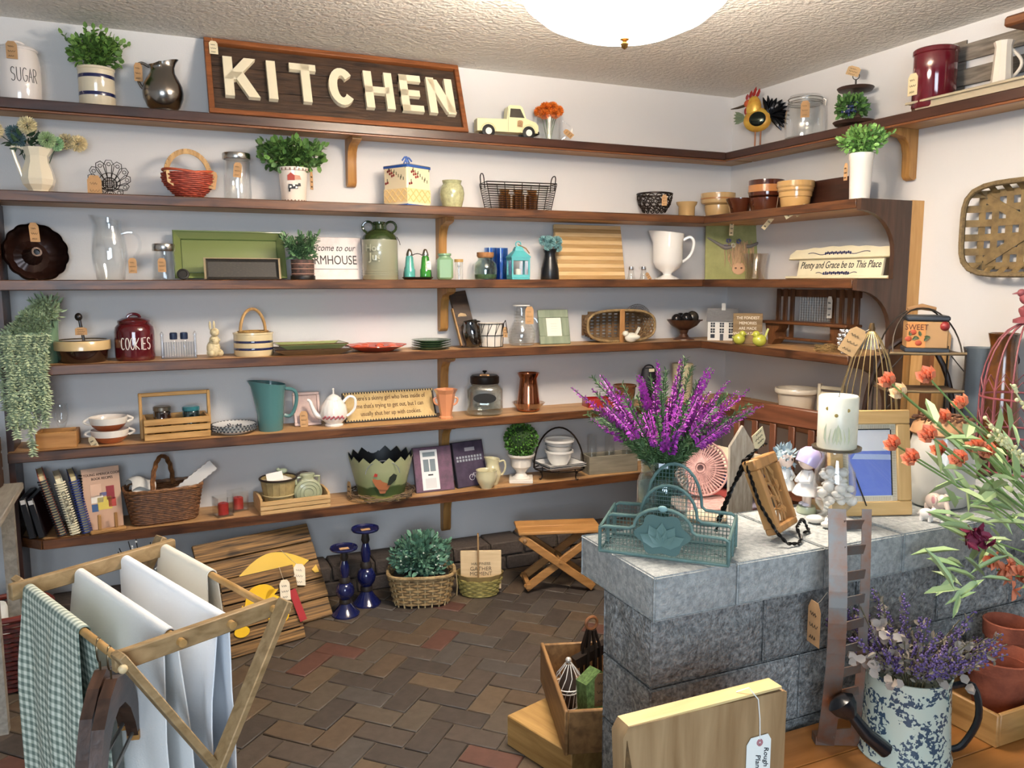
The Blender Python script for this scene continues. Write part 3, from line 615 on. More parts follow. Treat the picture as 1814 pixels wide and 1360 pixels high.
# small upper wall ledge at the frame edge
Q = on(0, -.14, 1780, 42); t = thing('upper_ledge', 'short thick wooden ledge fixed high on the right wall', 'shelf', (0, 0, 0)); part(t, 'board', MB().box(-.15, -.018, -2.2, Q.y, Q.z-.015, Q.z+.022, .008), WOOD('8a5a36', '63391f', 'y', .5, 5)); part(t, 'cleat', MB().box(-.09, -.018, -2.2, Q.y-.04, Q.z-.04, Q.z-.015), WOOD('d0a468', 'b48448', 'y', .5, 4))
# ================================================================ SECOND SHELF
P = B(2, 70, .12); w, h = wid(P, 64), hgt(P, 262); r = w/2
t = thing('faceted_jug', 'cream faceted jug filled with pompom flowers', 'flower vase', P, face(P)+.2); cg = GLZ('efe3c8', .2)
mb = MB().lathe(wall_([(r*.62, 0), (r*.66, .006), (r*.6, .014), (r*.9, h*.2), (r, h*.32), (r*.92, h*.48), (r*.7, h*.68), (r*.66, h*.82), (r*.78, h*.96), (r*.8, h)], .004), 8)
mb.v = [(x+(max(0, x)/r)*.02*max(0, (z-h*.8)/(h*.2)), y, z) for x, y, z in mb.v]; part(t, 'jug_body', mb, cg, smooth=15)
part(t, 'handle', MB().tube([(-r*.66, 0, h*.96), (-r*1.3, 0, h*1.0), (-r*1.25, 0, h*.8), (-r*1.0, 0, h*.5), (-r*.85, 0, h*.3)], .006, 8), cg)
fl = [(-.135, .0, .05, .036, 'e9d9ac'), (-.03, -.03, .075, .036, 'f0e2b5'), (.03, -.04, .028, .034, 'b9cf9a'), (.065, -.02, .02, .03, 'a9d0a0'), (.105, 0, .035, .033, 'd9caa0'), (.145, -.01, .03, .035, 'efddad'), (-.06, 0, .025, .032, '5f7a80'), (-.07, .01, .05, .03, '6d8a8c')]
stm = MB()
for x, y, z, rr, c in fl: part(t, 'pompom_flower', pompom(MB(), (x, y, h+z), rr, 170, .2, .4), M(c, .7, island=.1)); stm.tube([(x*.1, y*.1, h*.3), (x*.4, y*.3, h*.95), (x, y, h+z)], .0018, 5)
part(t, 'leaves', bush(stm, (-.035, 0, h+.02), (.05, .03, .04), 70, .04, .014), M('2e4a30', .6, island=.3))
P = B(2, 196, .10); s = wid(P, 76)/2
t = thing('wire_basket', 'tipped-up black wire basket with scalloped loops and brown tag', 'wire basket', (P.x, P.y, P.z+s*.92), face(P), rx=-.25)
mb = MB()
for i in range(12):
    a = 2*PI*i/12; c, q = (math.cos(a), math.sin(a)); o = Vector((c, 0, q)); tn = Vector((-q, 0, c)); b0 = o*s*.35
    mb.tube([b0+tn*s*.1+Vector((0, .05, 0)), o*s*.75+tn*s*.26, o*s*.98+tn*s*.12-Vector((0, .01, 0)), o*s*.98-tn*s*.12-Vector((0, .01, 0)), o*s*.75-tn*s*.26, b0-tn*s*.1+Vector((0, .05, 0))], .0016, 4)
    mb.tube([o*s*.82+(o*math.cos(k)+tn*math.sin(k))*s*.09 for k in [j*PI/4 for j in range(8)]], .0014, 4, True)
for rr in (.2, .35, .5): mb.tube([(s*rr*math.cos(k), .05-.02*(rr > .4), s*rr*math.sin(k)) for k in [j*PI/10 for j in range(20)]], .0016, 4, True)
for k in range(-3, 4): e = s*math.sqrt(max(.01, .35**2-(k*.1)**2)); mb.tube([(k*.1*s, .05, -e), (k*.1*s, .05, e)], .0014, 4).tube([(-e, .05, k*.1*s), (e, .05, k*.1*s)], .0014, 4)
part(t, 'wire_frame', mb, wirem); price_tag(t, (-s*.7, -.06, -s*.12), .05, .105, rx=.1, string=(-s*.5, -.02, s*.1))
P = B(2, 336, .12); w, h = wid(P, 94), hgt(P, 308); r = w/2; hh = hgt(P, 268)
t = thing('red_buttocks_basket', 'round red woven basket with pale hoop handle', 'basket', P, face(P)+.3); rw = M('a8432c', .6, col2='7d2a1c', scale=60)
mb = MB(); prof = lambda v: r*math.sin(PI*(.12+.45*v)); weave(mb, prof, .006, h, 13, 22, .0035, .0042, 1, .8); part(t, 'woven_body', mb, rw); part(t, 'floor_disc', MB().lathe([(r*.4, .001), (r*.5, .006), (0, .008)], 20, sy=.8), rw)
part(t, 'rim', MB().tube([(x, y, z+.012*abs(x)/r) for x, y, z in ringpts(r*.98, h, 32, 1, .8)], .005, 6, True), M('b5502f', .6)); mb = MB(); pt = hoop(r*.86, hh-h*.95, h*.95, 16)
for a, b in zip(pt, pt[1:]): mb.bar(a, b, .02, .004, (0, 1, 0))
part(t, 'hoop_handle', mb, WOOD('c9a26a', '9c7440', 'z', .6, 8))
for sx_ in (-1, 1): part(t, 'handle_wrap', MB().prism([(sx_*r*.98, h*1.02), (sx_*r*.62, h*.96), (sx_*r*.72, h*.45), (sx_*r*.95, h*.6)], -r*.42, -r*.4), M('c9a97c', .8))
price_tag(t, (r*.85, -r*.5, h*1.1), .035, .07, ry=.2, string=(r*.8, 0, h*1.2))
def lidjar(k, px, bk, wpx, yt, name, label, lidc=None, lidm=None, ribs=0, rz=0, tg=None, lidh=.13):
    P = B(k, px, bk); w, h = wid(P, wpx), hgt(P, yt); r = w/2
    t = thing(name, label, 'jar', P, face(P)); 
    part(t, 'glass_body', MB().lathe(wall_([(r*.92, 0), (r*.98, .005), (r*.98, h*(.95-lidh)), (r*.9, h*(1-lidh))], .004), 32), G_CLR)
    part(t, 'lid', MB().lathe([(r*.98, h*(1-lidh)), (r, h*(1-lidh)+.002), (r, h-.003), (r*.97, h), (0, h)], 36), lidm or steel)
    if tg: price_tag(t, (tg[0]*r, -r*1.02, h*tg[1]), .032, .06, ry=tg[2])
    return t, r, h
lidjar(2, 422, .12, 50, 272, 'steel_lid_jar', 'tall clear glass jar with steel lid beside the cow planter', tg=(.1, .78, .1))
P = B(2, 521, .12); w, h = wid(P, 54), hgt(P, 298); r = w/2
t = thing('cow_planter', 'white planter painted with a barn and spotted cow, full of greenery', 'potted plant', P, face(P)+.1)
part(t, 'pot', MB().lathe(wall_([(r*.75, 0), (r*.8, .005), (r*.97, h*.9), (r*1.03, h*.92), (r*1.03, h)], .005), 36), GLZ('ece0d2', .25))
X0 = r*.9
def ondisc(mb, pts, wr, z0, out=.0008):           # flat print wrapped on a vessel
    mb.add([((wr+out)*math.sin(x/wr), -(wr+out)*math.cos(x/wr), z0+z) for x, z in pts], [tuple(range(len(pts)))]); return mb
part(t, 'painted_barn', ondisc(MB(), [(-.03, 0), (.0, 0), (.0, .02), (-.015, .032), (-.03, .02)], r*.96, h*.62), M('a8412f', .5)); part(t, 'painted_roof', ondisc(MB(), [(0, .002), (.028, .004), (.022, .02), (.0, .022)], r*.96, h*.62), M('b9846a', .5))
part(t, 'painted_cow', ondisc(ondisc(ondisc(MB(), [(-.028, .012), (.012, .012), (.014, .03), (-.026, .032)], r*.93, h*.3), [(.012, .022), (.026, .024), (.024, .036), (.014, .036)], r*.93, h*.3), [(-.026, 0), (-.02, 0), (-.018, .014), (-.026, .014)], r*.93, h*.3), M('1c1a1a', .5))
mb = MB()
for x, z in ((-.018, .02), (-.004, .026), (.006, .018)): ondisc(mb, [(x-.004, z-.004), (x+.004, z-.003), (x+.005, z+.003), (x-.003, z+.005)], r*.93, h*.3, .0014)
part(t, 'cow_spots', mb, M('f2eee6', .5)); mb = MB()
for zz in (.06, .94):
    for i in range(22): 
        a = 2*PI*i/22; wr = r*(.82 if zz < .5 else 1.03); mb.box(-.003, .003, -wr-.001, -wr+.001, h*zz-.006, h*zz+.004, 0, T3(rz=a))
part(t, 'checked_border', mb, M('8a6a5c', .5))
part(t, 'foliage', bush(sprigs(MB(), (0, 0, h*.9), 42, .15, 1.1, .03, .022, 4), (0, 0, h+.05), (.13, .08, .06), 380, .028, .022), M('567a3c', .5, island=.55), stuff=True)
price_tag(t, (r*1.15, -.03, h*.9), .022, .075, rz=.9)
P = B(2, 722, .125); s = wid(P, 86)/math.sqrt(2)*.96; h = hgt(P, 290)
t = thing('biscuit_jar', 'square cream ceramic biscuit jar with cherries and blue bands', 'jar', P, face(P)+PI/4); a = s/2; cr = GLZ('efdfba', .2)
part(t, 'body', MB().box(-a, a, -a, a, 0, h*.9, .006), cr)
for z0, z1 in ((0, .05), (.86, .93)): part(t, 'blue_band', MB().box(-a-.002, a+.002, -a-.002, a+.002, h*z0, h*z1, .003), GLZ('2d559c', .2))
lid = part(t, 'lid', MB().add([(-a*1.02, -a*1.02, h*.93), (a*1.02, -a*1.02, h*.93), (a*1.02, a*1.02, h*.93), (-a*1.02, a*1.02, h*.93), (-a*.3, -a*.3, h), (a*.3, -a*.3, h), (a*.3, a*.3, h), (-a*.3, a*.3, h)], [(3, 2, 1, 0), (4, 5, 6, 7), (0, 1, 5, 4), (1, 2, 6, 5), (2, 3, 7, 6), (3, 0, 4, 7)]), cr)
part(lid, 'bow_knob', MB().tube([(-.02, .01, h+.012), (-.008, 0, h+.03), (0, 0, h+.006), (.01, 0, h+.028), (.022, -.01, h+.01)], .004, 7).tube([(-.018, 0, h), (0, 0, h+.03), (.018, 0, h)], .004, 7), GLZ('4766a8', .2))
ch, lf, lt = MB(), MB(), MB()
for sd in range(2):
    X = T3(rz=(0, -PI/2)[sd])
    for i in range(12):
        x = -a*.8+1.6*a*((i*.37) % 1); z = h*(.5+.32*((i*.61+.1*sd) % 1))
        if i % 3 == 0: ch.ball((x, -a-.001, z), (.006, .002, .006), 8, X).ball((x+.012, -a-.001, z+.003), (.006, .002, .006), 8, X)
        lf.box(x-.002+.01, x+.002+.01, -a-.0012, -a, z+.006, z+.02, 0, X)
    for i in range(-3, 4):
        for q in (-1, 1):
            x0, x1 = i*a*.5, i*a*.5+q*h*.28; zz0, zz1 = h*.1, h*.38
            def clip(x, z, x2, z2):
                pts = [(x+(x2-x)*k/12, z+(z2-z)*k/12) for k in range(13)]; return [p for p in pts if abs(p[0]) < a*.97]
            p = clip(x0, zz0, x1, zz1)
            if len(p) > 1: lt.tube([(u, -a-.0005, v) for u, v in p], .0022, 5, X=X)
part(t, 'cherries', ch, M('7a1f1a', .3)); part(t, 'painted_leaves', lf, M('55573a', .5)); part(t, 'lattice_relief', lt, GLZ('e2bf7c', .25)); part(t, 'lattice_field', MB().box(-a-.0004, a, -a-.0004, a, h*.09, h*.4), GLZ('ecd09a', .25))
price_tag(t, (a*1.02, -a*.2, h*.86), .035, .07, rz=PI/2, col='8d7a5c')
P = B(2, 801, .12); w, h = wid(P, 44), hgt(P, 320); r = w/2
one('crackle_vase', MB().lathe(wall_([(r*.72, 0), (r*.76, .004), (r*.95, h*.35), (r, h*.55), (r*.92, h*.76), (r*.72, h*.88), (r*.78, h*.97), (r*.8, h)], .004), 36), GLZ('a9aa82', .2, var=.2, scale=60), 'small pale green crackle-glazed vase beside the biscuit jar', 'vase', P)
P = B(2, 918, .12); w, h = wid(P, 124), hgt(P, 327); hb = hgt(P, 310)
t = thing('wire_tray_basket', 'rectangular dark wire basket with loop ends holding amber jars', 'wire basket', P, -.1); mb = MB(); a0, a1, d0, d1 = w*.44, w*.52, .05, .06
rc = lambda q: (a0+(a1-a0)*q, d0+(d1-d0)*q)
for i in range(13):
    q = i/12; a, d = rc(q); mb.tube([(-a, -d, h*q+.003), (a, -d, h*q+.003), (a, d, h*q+.003), (-a, d, h*q+.003)], .0014 if 0 < i < 12 else .0026, 4, True)
for i in range(-2, 3): mb.tube([(a0*i/2.001, -d0, 0), (a1*i/2.001, -d1, h)], .002, 4).tube([(a0*i/2.001, d0, 0), (a1*i/2.001, d1, h)], .002, 4)
for i in range(-8, 9): mb.tube([(a0*i/8, -d0, .003), (a0*i/8, d0, .003)], .0013, 4)
for sx_ in (-1, 1): mb.tube([(sx_*a1, -.03, h*.8), (sx_*(a1+.006), -.028, hb*.92), (sx_*(a1+.008), 0, hb), (sx_*(a1+.006), .028, hb*.92), (sx_*a1, .03, h*.8)], .0028, 6)
part(t, 'wire_frame', mb, wirem)
for i, x in enumerate((-.07, 0, .07)):
    Q = (P.x+x*math.cos(-.1), P.y+x*math.sin(-.1), P.z+.006); one('amber_votive', MB().lathe(wall_([(.026, 0), (.03, .004), (.03, h*.55), (.022, h*.62), (.026, h*.75)], .003), 20), GLASS('b98a4c', 1, .05, 1.5, .08), ['amber glass votive in the wire basket, at the crackle vase end', 'middle amber glass votive in the wire basket', 'amber glass votive in the wire basket, at the filigree bowl end'][i], 'votive', Q, group='amber votives in the wire basket')
P = B(2, 1159, .11); w, h = wid(P, 62), hgt(P, 344); r = w/2
t = thing('filigree_bowl', 'dark bronze openwork scroll bowl with brown tag', 'bowl', P, face(P)); mb = MB()
pr_ = lambda q: (r*(.45+.55*math.sin(q*PI/2)), h*q)
for rr, z, th in ((r, h, .005), (r*.5, .004, .004), (r*.48, .004, .003)): mb.tube(ringpts(rr, z, 28), th, 6, True)
mb.lathe([(0, .003), (r*.46, .003), (r*.46, .006), (0, .007)], 24)
for i in range(14):
    a = 2*PI*i/14
    for row, (q, sc) in enumerate(((.28, .17), (.52, .24), (.78, .22))):
        rr, z = pr_(q); aa = a+row*PI/14; o = Vector((math.cos(aa), math.sin(aa), 0)); tn = Vector((-math.sin(aa), math.cos(aa), 0)); c0 = o*rr+Vector((0, 0, z))
        mb.tube([c0+(tn*math.cos(k)+(Vector((0, 0, 1))+o*.3*(1-q)*2)*math.sin(k))*h*sc*(1-.09*j) for j, k in enumerate([m*PI/4 for m in range(11)])], .0028, 5)
part(t, 'openwork', mb, M('2c211b', .4, .5)); price_tag(t, (r*.55, -r*.95, h*.9), .026, .055)
def bowl(P, r, h, name, label, mat, prof=None, rz=0, bands=(), cat='bowl', n=36, group=None):
    t = thing(name, label, cat, P, rz, group); part(t, 'body', MB().lathe(wall_([(a*r, b*h) for a, b in (prof or [(.6, 0), (.64, .03), (.8, .3), (.95, .75), (1, 1)])], .005), n), mat)
    for a, z0, z1, m in bands: part(t, 'band', MB().lathe([(a*r-.001, z0*h), (a*r+.002, z0*h+.001), (a*r+.002, z1*h-.001), (a*r-.001, z1*h)], n), m)
    return t
yw = GLZ('bb9c6c', .2); brn = GLZ('4a2214', .12)
P = B(2, 1216, .12); bowl(P, wid(P, 38)/2, hgt(P, 358), 'yellowware_crock', 'small yellow stoneware crock with flared rim', yw, [(.72, 0), (.76, .05), (.78, .7), (.95, .85), (1, 1)])
P = B(2, 1271, .15); r = wid(P, 62)/2; h = hgt(P, 343)
bowl(P, r*.78, h*.52, 'yellowware_bowl', 'lower yellowware bowl of the stacked pair by the wall corner', yw, [(.8, 0), (.85, .05), (.97, .6), (1, 1)]); t = bowl(P+Vector((0, 0, h*.53)), r, h*.47, 'yellowware_bowl', 'banded yellowware bowl resting on top of another', yw, [(.8, 0), (.97, .15), (1, .3), (1, 1)], bands=((1, .45, .6, GLZ('a87444', .2)),))
price_tag(t, (0, -r-.03, -h*.62), .026, .085, col='e2cfa4', string=(0, -r*.9, h*.1), rx=.05)
P = Rw(2, 1310, .26); bowl(P, wid(P, 50)/2, hgt(P, 352), 'brown_bowl', 'small dark brown glazed bowl between larger bowls', brn, [(.6, 0), (.64, .04), (.75, .5), (1, .9), (1, 1)])
P = Rw(2, 1356, .22); r = wid(P, 64)/2; h = hgt(P, 320); bowl(P, r*.95, h*.45, 'brown_bowl', 'dark brown casserole under a tan banded bowl', brn, [(.8, 0), (.86, .08), (.98, .8), (1, 1)])
t = bowl(P+Vector((0, 0, h*.46)), r, h*.54, 'brown_bowl', 'brown bowl with a wide tan band, topmost of its stack', brn, [(.85, 0), (.97, .1), (1, .3), (1, 1)], bands=((1, .3, .72, GLZ('b57a45', .2)),)); price_tag(t, (-.02, -r-.02, -h*.5), .024, .1, ry=.5, rx=.5, col='e6d7ae', string=(0, -r, 0))
P = Rw(2, 1408, .26); r = wid(P, 68)/2; h = hgt(P, 322); t = bowl(P, r, h, 'ridged_bowl', 'honey-coloured ridged stoneware bowl with ivory tag', GLZ('bd9861', .18), [(.72, 0), (.76, .04), (.82, .4), (.88, .42), (.9, .6), (.95, .62), (.96, .76), (1, .78), (1, 1)], bands=((.96, .64, .66, brn), (.99, .8, .82, brn))); price_tag(t, (-r*.3, -r-.01, h*.05), .024, .1, ry=.9, rx=.6, col='e6d7ae'); price_tag(t, (r*.5, -r-.01, h*.1), .024, .1, ry=1.0, rx=.6, col='e6d7ae')
P = Rw(2, 1452, .13); q = Rw(2, 1503, .13); h = hgt(P, 322)
t = thing('dark_box', 'long dark walnut box standing behind the bowls', 'box', ((P.x+q.x)/2, (P.y+q.y)/2, P.z), -PI/2); L0 = abs(P.y-q.y)/2+.07
dw = WOOD('3c2118', '26140e', 'x', .3, 5)
for y in (-.05, .042): part(t, 'side', MB().box(-L0, L0, y, y+.008, 0, h*1.0, .002), dw)
for x in (-L0, L0-.008): part(t, 'end', MB().box(x, x+.008, -.042, .042, 0, h), dw)
part(t, 'bottom', MB().box(-L0+.008, L0-.008, -.042, .042, 0, .008), dw)
P = Rw(2, 1522, .30); w, h = wid(P, 44), hgt(P, 272); r = w/2
t = thing('tall_white_planter', 'tall white tapered planter with light green leafy plant', 'potted plant', P, face(P)); part(t, 'pot', MB().lathe(wall_([(r*.8, 0), (r*.84, .005), (r*.97, h*.85), (r*1.02, h*.87), (r*1.04, h)], .005), 36), GLZ('f0ece2', .3))
part(t, 'foliage', bush(sprigs(MB(), (0, 0, h*.9), 30, .12, .9, .025, .014, 6), (0, 0, h+.055), (.085, .07, .055), 300, .023, .014), M('7fae5c', .5, island=.4), stuff=True); price_tag(t, (-r*1.2, -.02, h*.8), .02, .07, rz=-.8)
# ================================================================ THIRD SHELF
def lean(k, x0, x1, yt, fb, bt):
    A, C = B(k, x0, fb), B(k, x1, fb); c = (A+C)/2; w = C.x-A.x; xm = (x0+x1)/2; zt = on(1, -bt, xm, yt).z; d = fb-bt
    return Vector((c.x, c.y, c.z+.0005)), w, math.hypot(zt-c.z, d), -math.atan2(d, zt-c.z)
def leanR(k, x0, x1, yt, fb, bt):
    A, C = Rw(k, x0, fb), Rw(k, x1, fb); c = (A+C)/2; w = abs(C.y-A.y); xm = (x0+x1)/2; zt = on(0, -bt, xm, yt).z; d = fb-bt
    return Vector((c.x, c.y, c.z+.0005)), w, math.hypot(zt-c.z, d), -math.atan2(d, zt-c.z)
def dished(w, L, rim, dep, t=.004):               # rectangular dish seen from the front (opens to -y), standing on its long edge
    a, b = w/2, w/2-rim; o = [(-a, -dep, 0), (a, -dep, 0), (a, -dep, L), (-a, -dep, L)]; i = [(-b, 0, rim), (b, 0, rim), (b, 0, L-rim), (-b, 0, L-rim)]
    vs = o+i+[(x, y+t, z) for x, y, z in o]+[(x, y+t, z) for x, y, z in i]; fs = [(4, 5, 6, 7), (15, 14, 13, 12)]
    for k in range(4): m = (k+1) % 4; fs += [(k, m, 4+m, 4+k), (8+m, 8+k, 12+k, 12+m), (k, 8+k, 8+m, m)]
    return MB().add(vs, fs)
P = B(3, 69, .10); r = wid(P, 117)/2
t = thing('bundt_pan', 'dark brown fluted bundt pan tipped up on its side, with tag', 'baking pan', (P.x, P.y, P.z+r*.985), face(P)+.25, rx=-.22)
pr_ = [(r*.98, 0), (r, -.004), (r*.96, -.03), (r*.8, -.065), (r*.55, -.08), (r*.32, -.07), (r*.2, -.03), (r*.16, .0), (r*.1, .0)]
mb = MB().lathe(pr_+[(a-.003, b-.004) for a, b in pr_[::-1][1:]], 96, T3(rx=PI/2), wob=lambda a, v: 1+.045*abs(math.sin(a*7))*(1 if v < .9 else 1))
part(t, 'pan_body', mb, M('2c1812', .3, .35)); price_tag(t, (-.005, -.02, r*.98), .034, .075, string=(-.005, 0, r*1.0))
def pitcher(P, prof, name, label, mat, rz, spout, hpts, hr, n=36, cat='pitcher', sm=40):
    t = thing(name, label, cat, P, rz); mb = MB().lathe(wall_(prof, .0035), n); H = max(z for _, z in prof); R_ = max(a for a, _ in prof)
    if spout: mb.v = [(x-(max(0, -x)/R_)**2*spout*max(0, (z-H*.75)/(H*.25)), y*(1-.3*max(0, (z-H*.75)/(H*.25))*max(0, -x/R_)), z+max(0, (z-H*.75)/(H*.25))*spout*.5*(-x/R_)) for x, y, z in mb.v]
    part(t, 'body', mb, mat, smooth=sm); part(t, 'handle', MB().tube(hpts, hr, 8), mat); return t
P = B(3, 197, .115); w, h = wid(P, 66), hgt(P, 386); r = w/2
t = pitcher(P, [(r*.72, 0), (r*.76, .004), (r*.95, h*.25), (r, h*.42), (r*.9, h*.7), (r*.72, h*.86), (r*.78, h)], 'glass_pitcher', 'clear glass water pitcher with a looped handle beside the bundt pan', G_CLR, face(P), .03, [(r*.7, 0, h*.75), (r*1.2, 0, h*.78), (r*1.6, 0, h*.7), (r*1.65, 0, h*.52), (r*1.3, 0, h*.36), (r*.98, 0, h*.28)], .007)
price_tag(t, (r*1.2, -.02, h*.36), .03, .06)
P = B(3, 293, .12); w, h = wid(P, 46), hgt(P, 432); r = w/2
t = thing('shaker_jar', 'small glass jar with a shiny steel lid beside the green platter', 'jar', P, face(P)); part(t, 'glass_body', MB().lathe(wall_([(r, 0), (r*1.02, .004), (r*.8, h*.7), (r*.78, h*.82)], .003), 28), G_CLR); part(t, 'lid', MB().lathe([(r*.86, h*.8), (r*.9, h*.82), (r*.9, h*.97), (r*.86, h), (0, h)], 28), steel); price_tag(t, (-.01, -r*1.0, h*.6), .03, .055)
c, w, L, rx = lean(3, 310, 508, 413, .10, .03); gp = GLZ('74804e', .25)
t = thing('green_platter', 'large green rectangular platter leaning against the wall', 'platter', c, 0, rx=rx); part(t, 'dish', dished(w, L, .03, .022), gp, smooth=8); part(t, 'rim_groove', MB().tube([(x, -.0015, z) for x, z in ((-w/2+.032, .032), (w/2-.032, .032), (w/2-.032, L-.032), (-w/2+.032, L-.032))], .0025, 5, True), GLZ('4f6233', .3)); part(t, 'rim_bead', MB().tube([(x, -.022, z) for x, z in ((-w/2+.003, .003), (w/2-.003, .003), (w/2-.003, L-.003), (-w/2+.003, L-.003))], .003, 6, True), GLZ('83955c', .25))
c, w, L, rx = lean(3, 364, 496, 459, .17, .145); t = thing('black_tray', 'small distressed black wooden tray in front of the green platter', 'tray', c, 0, rx=rx); part(t, 'panel', dished(w, L, .013, .012), smooth=8, mat=M('2b2824', .6, col2='57503f', scale=40, stretch=(2, 20, 20), lo=.3, hi=.45)); mb = MB()
for x in (-1, 1): mb.box(x*w/2-.004, x*w/2+.004, -.016, -.01, 0, L)
part(t, 'worn_edge', mb.box(-w/2, w/2, -.016, -.01, L-.004, L), M('8a7a5c', .7))
P = B(3, 325, .17); one('cast_iron_trivet', MB().lathe([(0, -.004), (.022, -.004), (.024, 0), (.022, .004), (.016, .005), (.014, .003), (0, .003)], 20, T3(rx=PI/2-.35)), M('1d1b18', .55, .3), 'small round black iron disc leaning on the green platter', 'trivet', (P.x, P.y, P.z+.024))
P = B(3, 537, .16); w, h = wid(P, 44), hgt(P, 460); r = w/2
t = thing('plaid_planter', 'small plaid pot with feathery green sprigs in front of the farmhouse sign', 'potted plant', P, face(P)); part(t, 'pot', MB().lathe(wall_([(r*.85, 0), (r*.9, .004), (r*.95, h)], .004), 28), M('6a4b42', .7, col2='2d2a27', scale=60)); mb = MB()
for z in (.3, .55, .8): mb.tube(ringpts(r*.95, h*z, 24), .0016, 4, True)
part(t, 'plaid_lines', mb, M('b08a78', .7)); part(t, 'metal_band', MB().lathe([(r*.98, h*.0), (r*1.0, .002), (r*1.0, h*.2), (r*.98, h*.22)], 28), M('2a2826', .4, .6))
part(t, 'foliage', sprigs(bush(MB(), (0, 0, h+.02), (.05, .04, .025), 110, .026, .012), (0, 0, h*.9), 30, .13, .7, .03, .011, 8), leafB, stuff=True)
c, w, L, rx = lean(3, 528, 644, 421, .09, .05); t = thing('farmhouse_sign', 'white wooden sign reading Welcome to our Farmhouse', 'sign', c, 0, rx=rx)
part(t, 'board', MB().box(-w/2, w/2, -.006, .006, 0, L, .002), M('e6dcd8', .7, col2='cdb9b4', scale=9, lo=.25, hi=.5)); ink = M('3a3632', .8); text(t, 'Welcome to our', .042, (.0, -.0068, L*.74), ink, shear=.35, sx=.78); text(t, 'FARMHOUSE', .058, (.0, -.0068, L*.45), ink, sx=.72); part(t, 'underline', MB().box(-w*.42, w*.42, -.0068, -.006, L*.24, L*.25), ink)
P = B(3, 674, .125); w, h = wid(P, 64), hgt(P, 393); r = w/2
t = thing('stoneware_jug', 'sage stoneware jug with dark green shoulder and two ear handles', 'jug', P, face(P)); part(t, 'body', MB().lathe([(r*.95, 0), (r, .005), (r, h*.66), (r*.99, h*.69)], 40), GLZ('8b8c76', .25)); sh = GLZ('2c3a1e', .12)
part(t, 'shoulder', MB().lathe([(r*.99, h*.69), (r*.93, h*.75), (r*.7, h*.83), (r*.4, h*.87), (r*.3, h*.88), (r*.28, h*.95), (r*.34, h*.97), (r*.34, h), (r*.26, h), (r*.24, h*.9), (0, h*.88)], 40), sh)
for s_ in (-1, 1): part(t, 'ear_handle', MB().tube([(s_*(r*.62+r*.3*math.cos(a)), 0, h*.91+r*.3*math.sin(a)) for a in [i*PI/8 for i in range(16)]], r*.07, 8, True), sh)
rel = GLZ('9a9b84', .3); text(t, 'House', .042, (-.012, 0, h*.54), rel, wrap=r*1.0, ext=.0025, bold=.0008); text(t, 'Jug', .046, (-.02, 0, h*.39), rel, wrap=r*1.0, ext=.0025, bold=.0008)
mb = MB()
for z in (.08, .12, .16): mb.tube(ringpts(r*1.0, h*z, 36), .0018, 5, True)
part(t, 'ring_ridges', mb, GLZ('8b8c76', .25)); part(t, 'cord', MB().tube([(r*.95, -.02, h*.74), (r*1.08, -.03, h*.66), (r*1.12, -.03, h*.6)], .0015, 5), M('2a2018', .8))
P = B(3, 740, .13); w, h = wid(P, 56), hgt(P, 441); t = thing('bottle_carrier', 'dark wire carrier tray holding two oil bottles', 'carrier', P, face(P)); part(t, 'tray', MB().lathe([(w*.42, 0), (w*.5, .012), (w*.48, .013), (w*.4, .004), (0, .004)], 30, sy=.6), wirem); part(t, 'bail_handle', MB().tube(hoop(w*.44, h*.78, .01, 16), .002, 6), wirem)
for x, c_, lb in ((-.25, '4f9d94', 'teal glass cruet with silver cap in the wire carrier'), (.25, '2f7d2a', 'green glass cruet with silver cap and a white tag')):
    Q = P+Vector((x*w*math.cos(face(P)), x*w*math.sin(face(P)), .005)); b = thing('glass_cruet', lb, 'bottle', Q, face(P), 'cruets in the wire carrier'); rr = w*.17; hh = h-.005
    part(b, 'glass_body', MB().lathe([(rr, 0), (rr*1.05, .004), (rr*1.05, hh*.3), (rr*.9, hh*.35), (rr*.7, hh*.72), (rr*.5, hh*.78), (0, hh*.78)], 20), M(c_, .1, coat=.6)); part(b, 'cap', MB().lathe([(rr*.62, hh*.77), (rr*.62, hh*.83), (rr*.35, hh*.97), (rr*.2, hh), (0, hh)], 16), steel)
    if x > 0: price_tag(b, (rr*.6, -rr*1.1, hh*.6), .02, .04, col='efe9dc', lines=2)
P = B(3, 788, .13); w, h = wid(P, 28), hgt(P, 449); t = thing('green_glass_jar', 'square frosted green glass jar under the bracket', 'jar', P, face(P)+.1); a = w/2; fg = M('7c9f7b', .25, coat=.3); part(t, 'body', MB().box(-a, a, -a, a, 0, h*.85, a*.3), fg); part(t, 'neck', MB().lathe(wall_([(a*.75, h*.84), (a*.72, h*.9), (a*.85, h*.93), (a*.85, h)], .003), 20), fg)
P = B(3, 813, .13); w, h = wid(P, 15), hgt(P, 459); r = w/2; t = thing('cork_vial', 'tiny glass vial with cork lid beside the green jar', 'vial', P); part(t, 'glass_body', MB().lathe(wall_([(r, 0), (r, h*.85)], .002), 18), G_CLR); part(t, 'cork_lid', MB().lathe([(r*1.05, h*.86), (r*1.05, h), (0, h)], 18), M('b08c52', .8)); part(t, 'spoon', MB().tube([(0, 0, .003), (0, 0, h*.6)], .002, 6).ball((0, 0, h*.68), (.006, .003, .008), 8), steel)
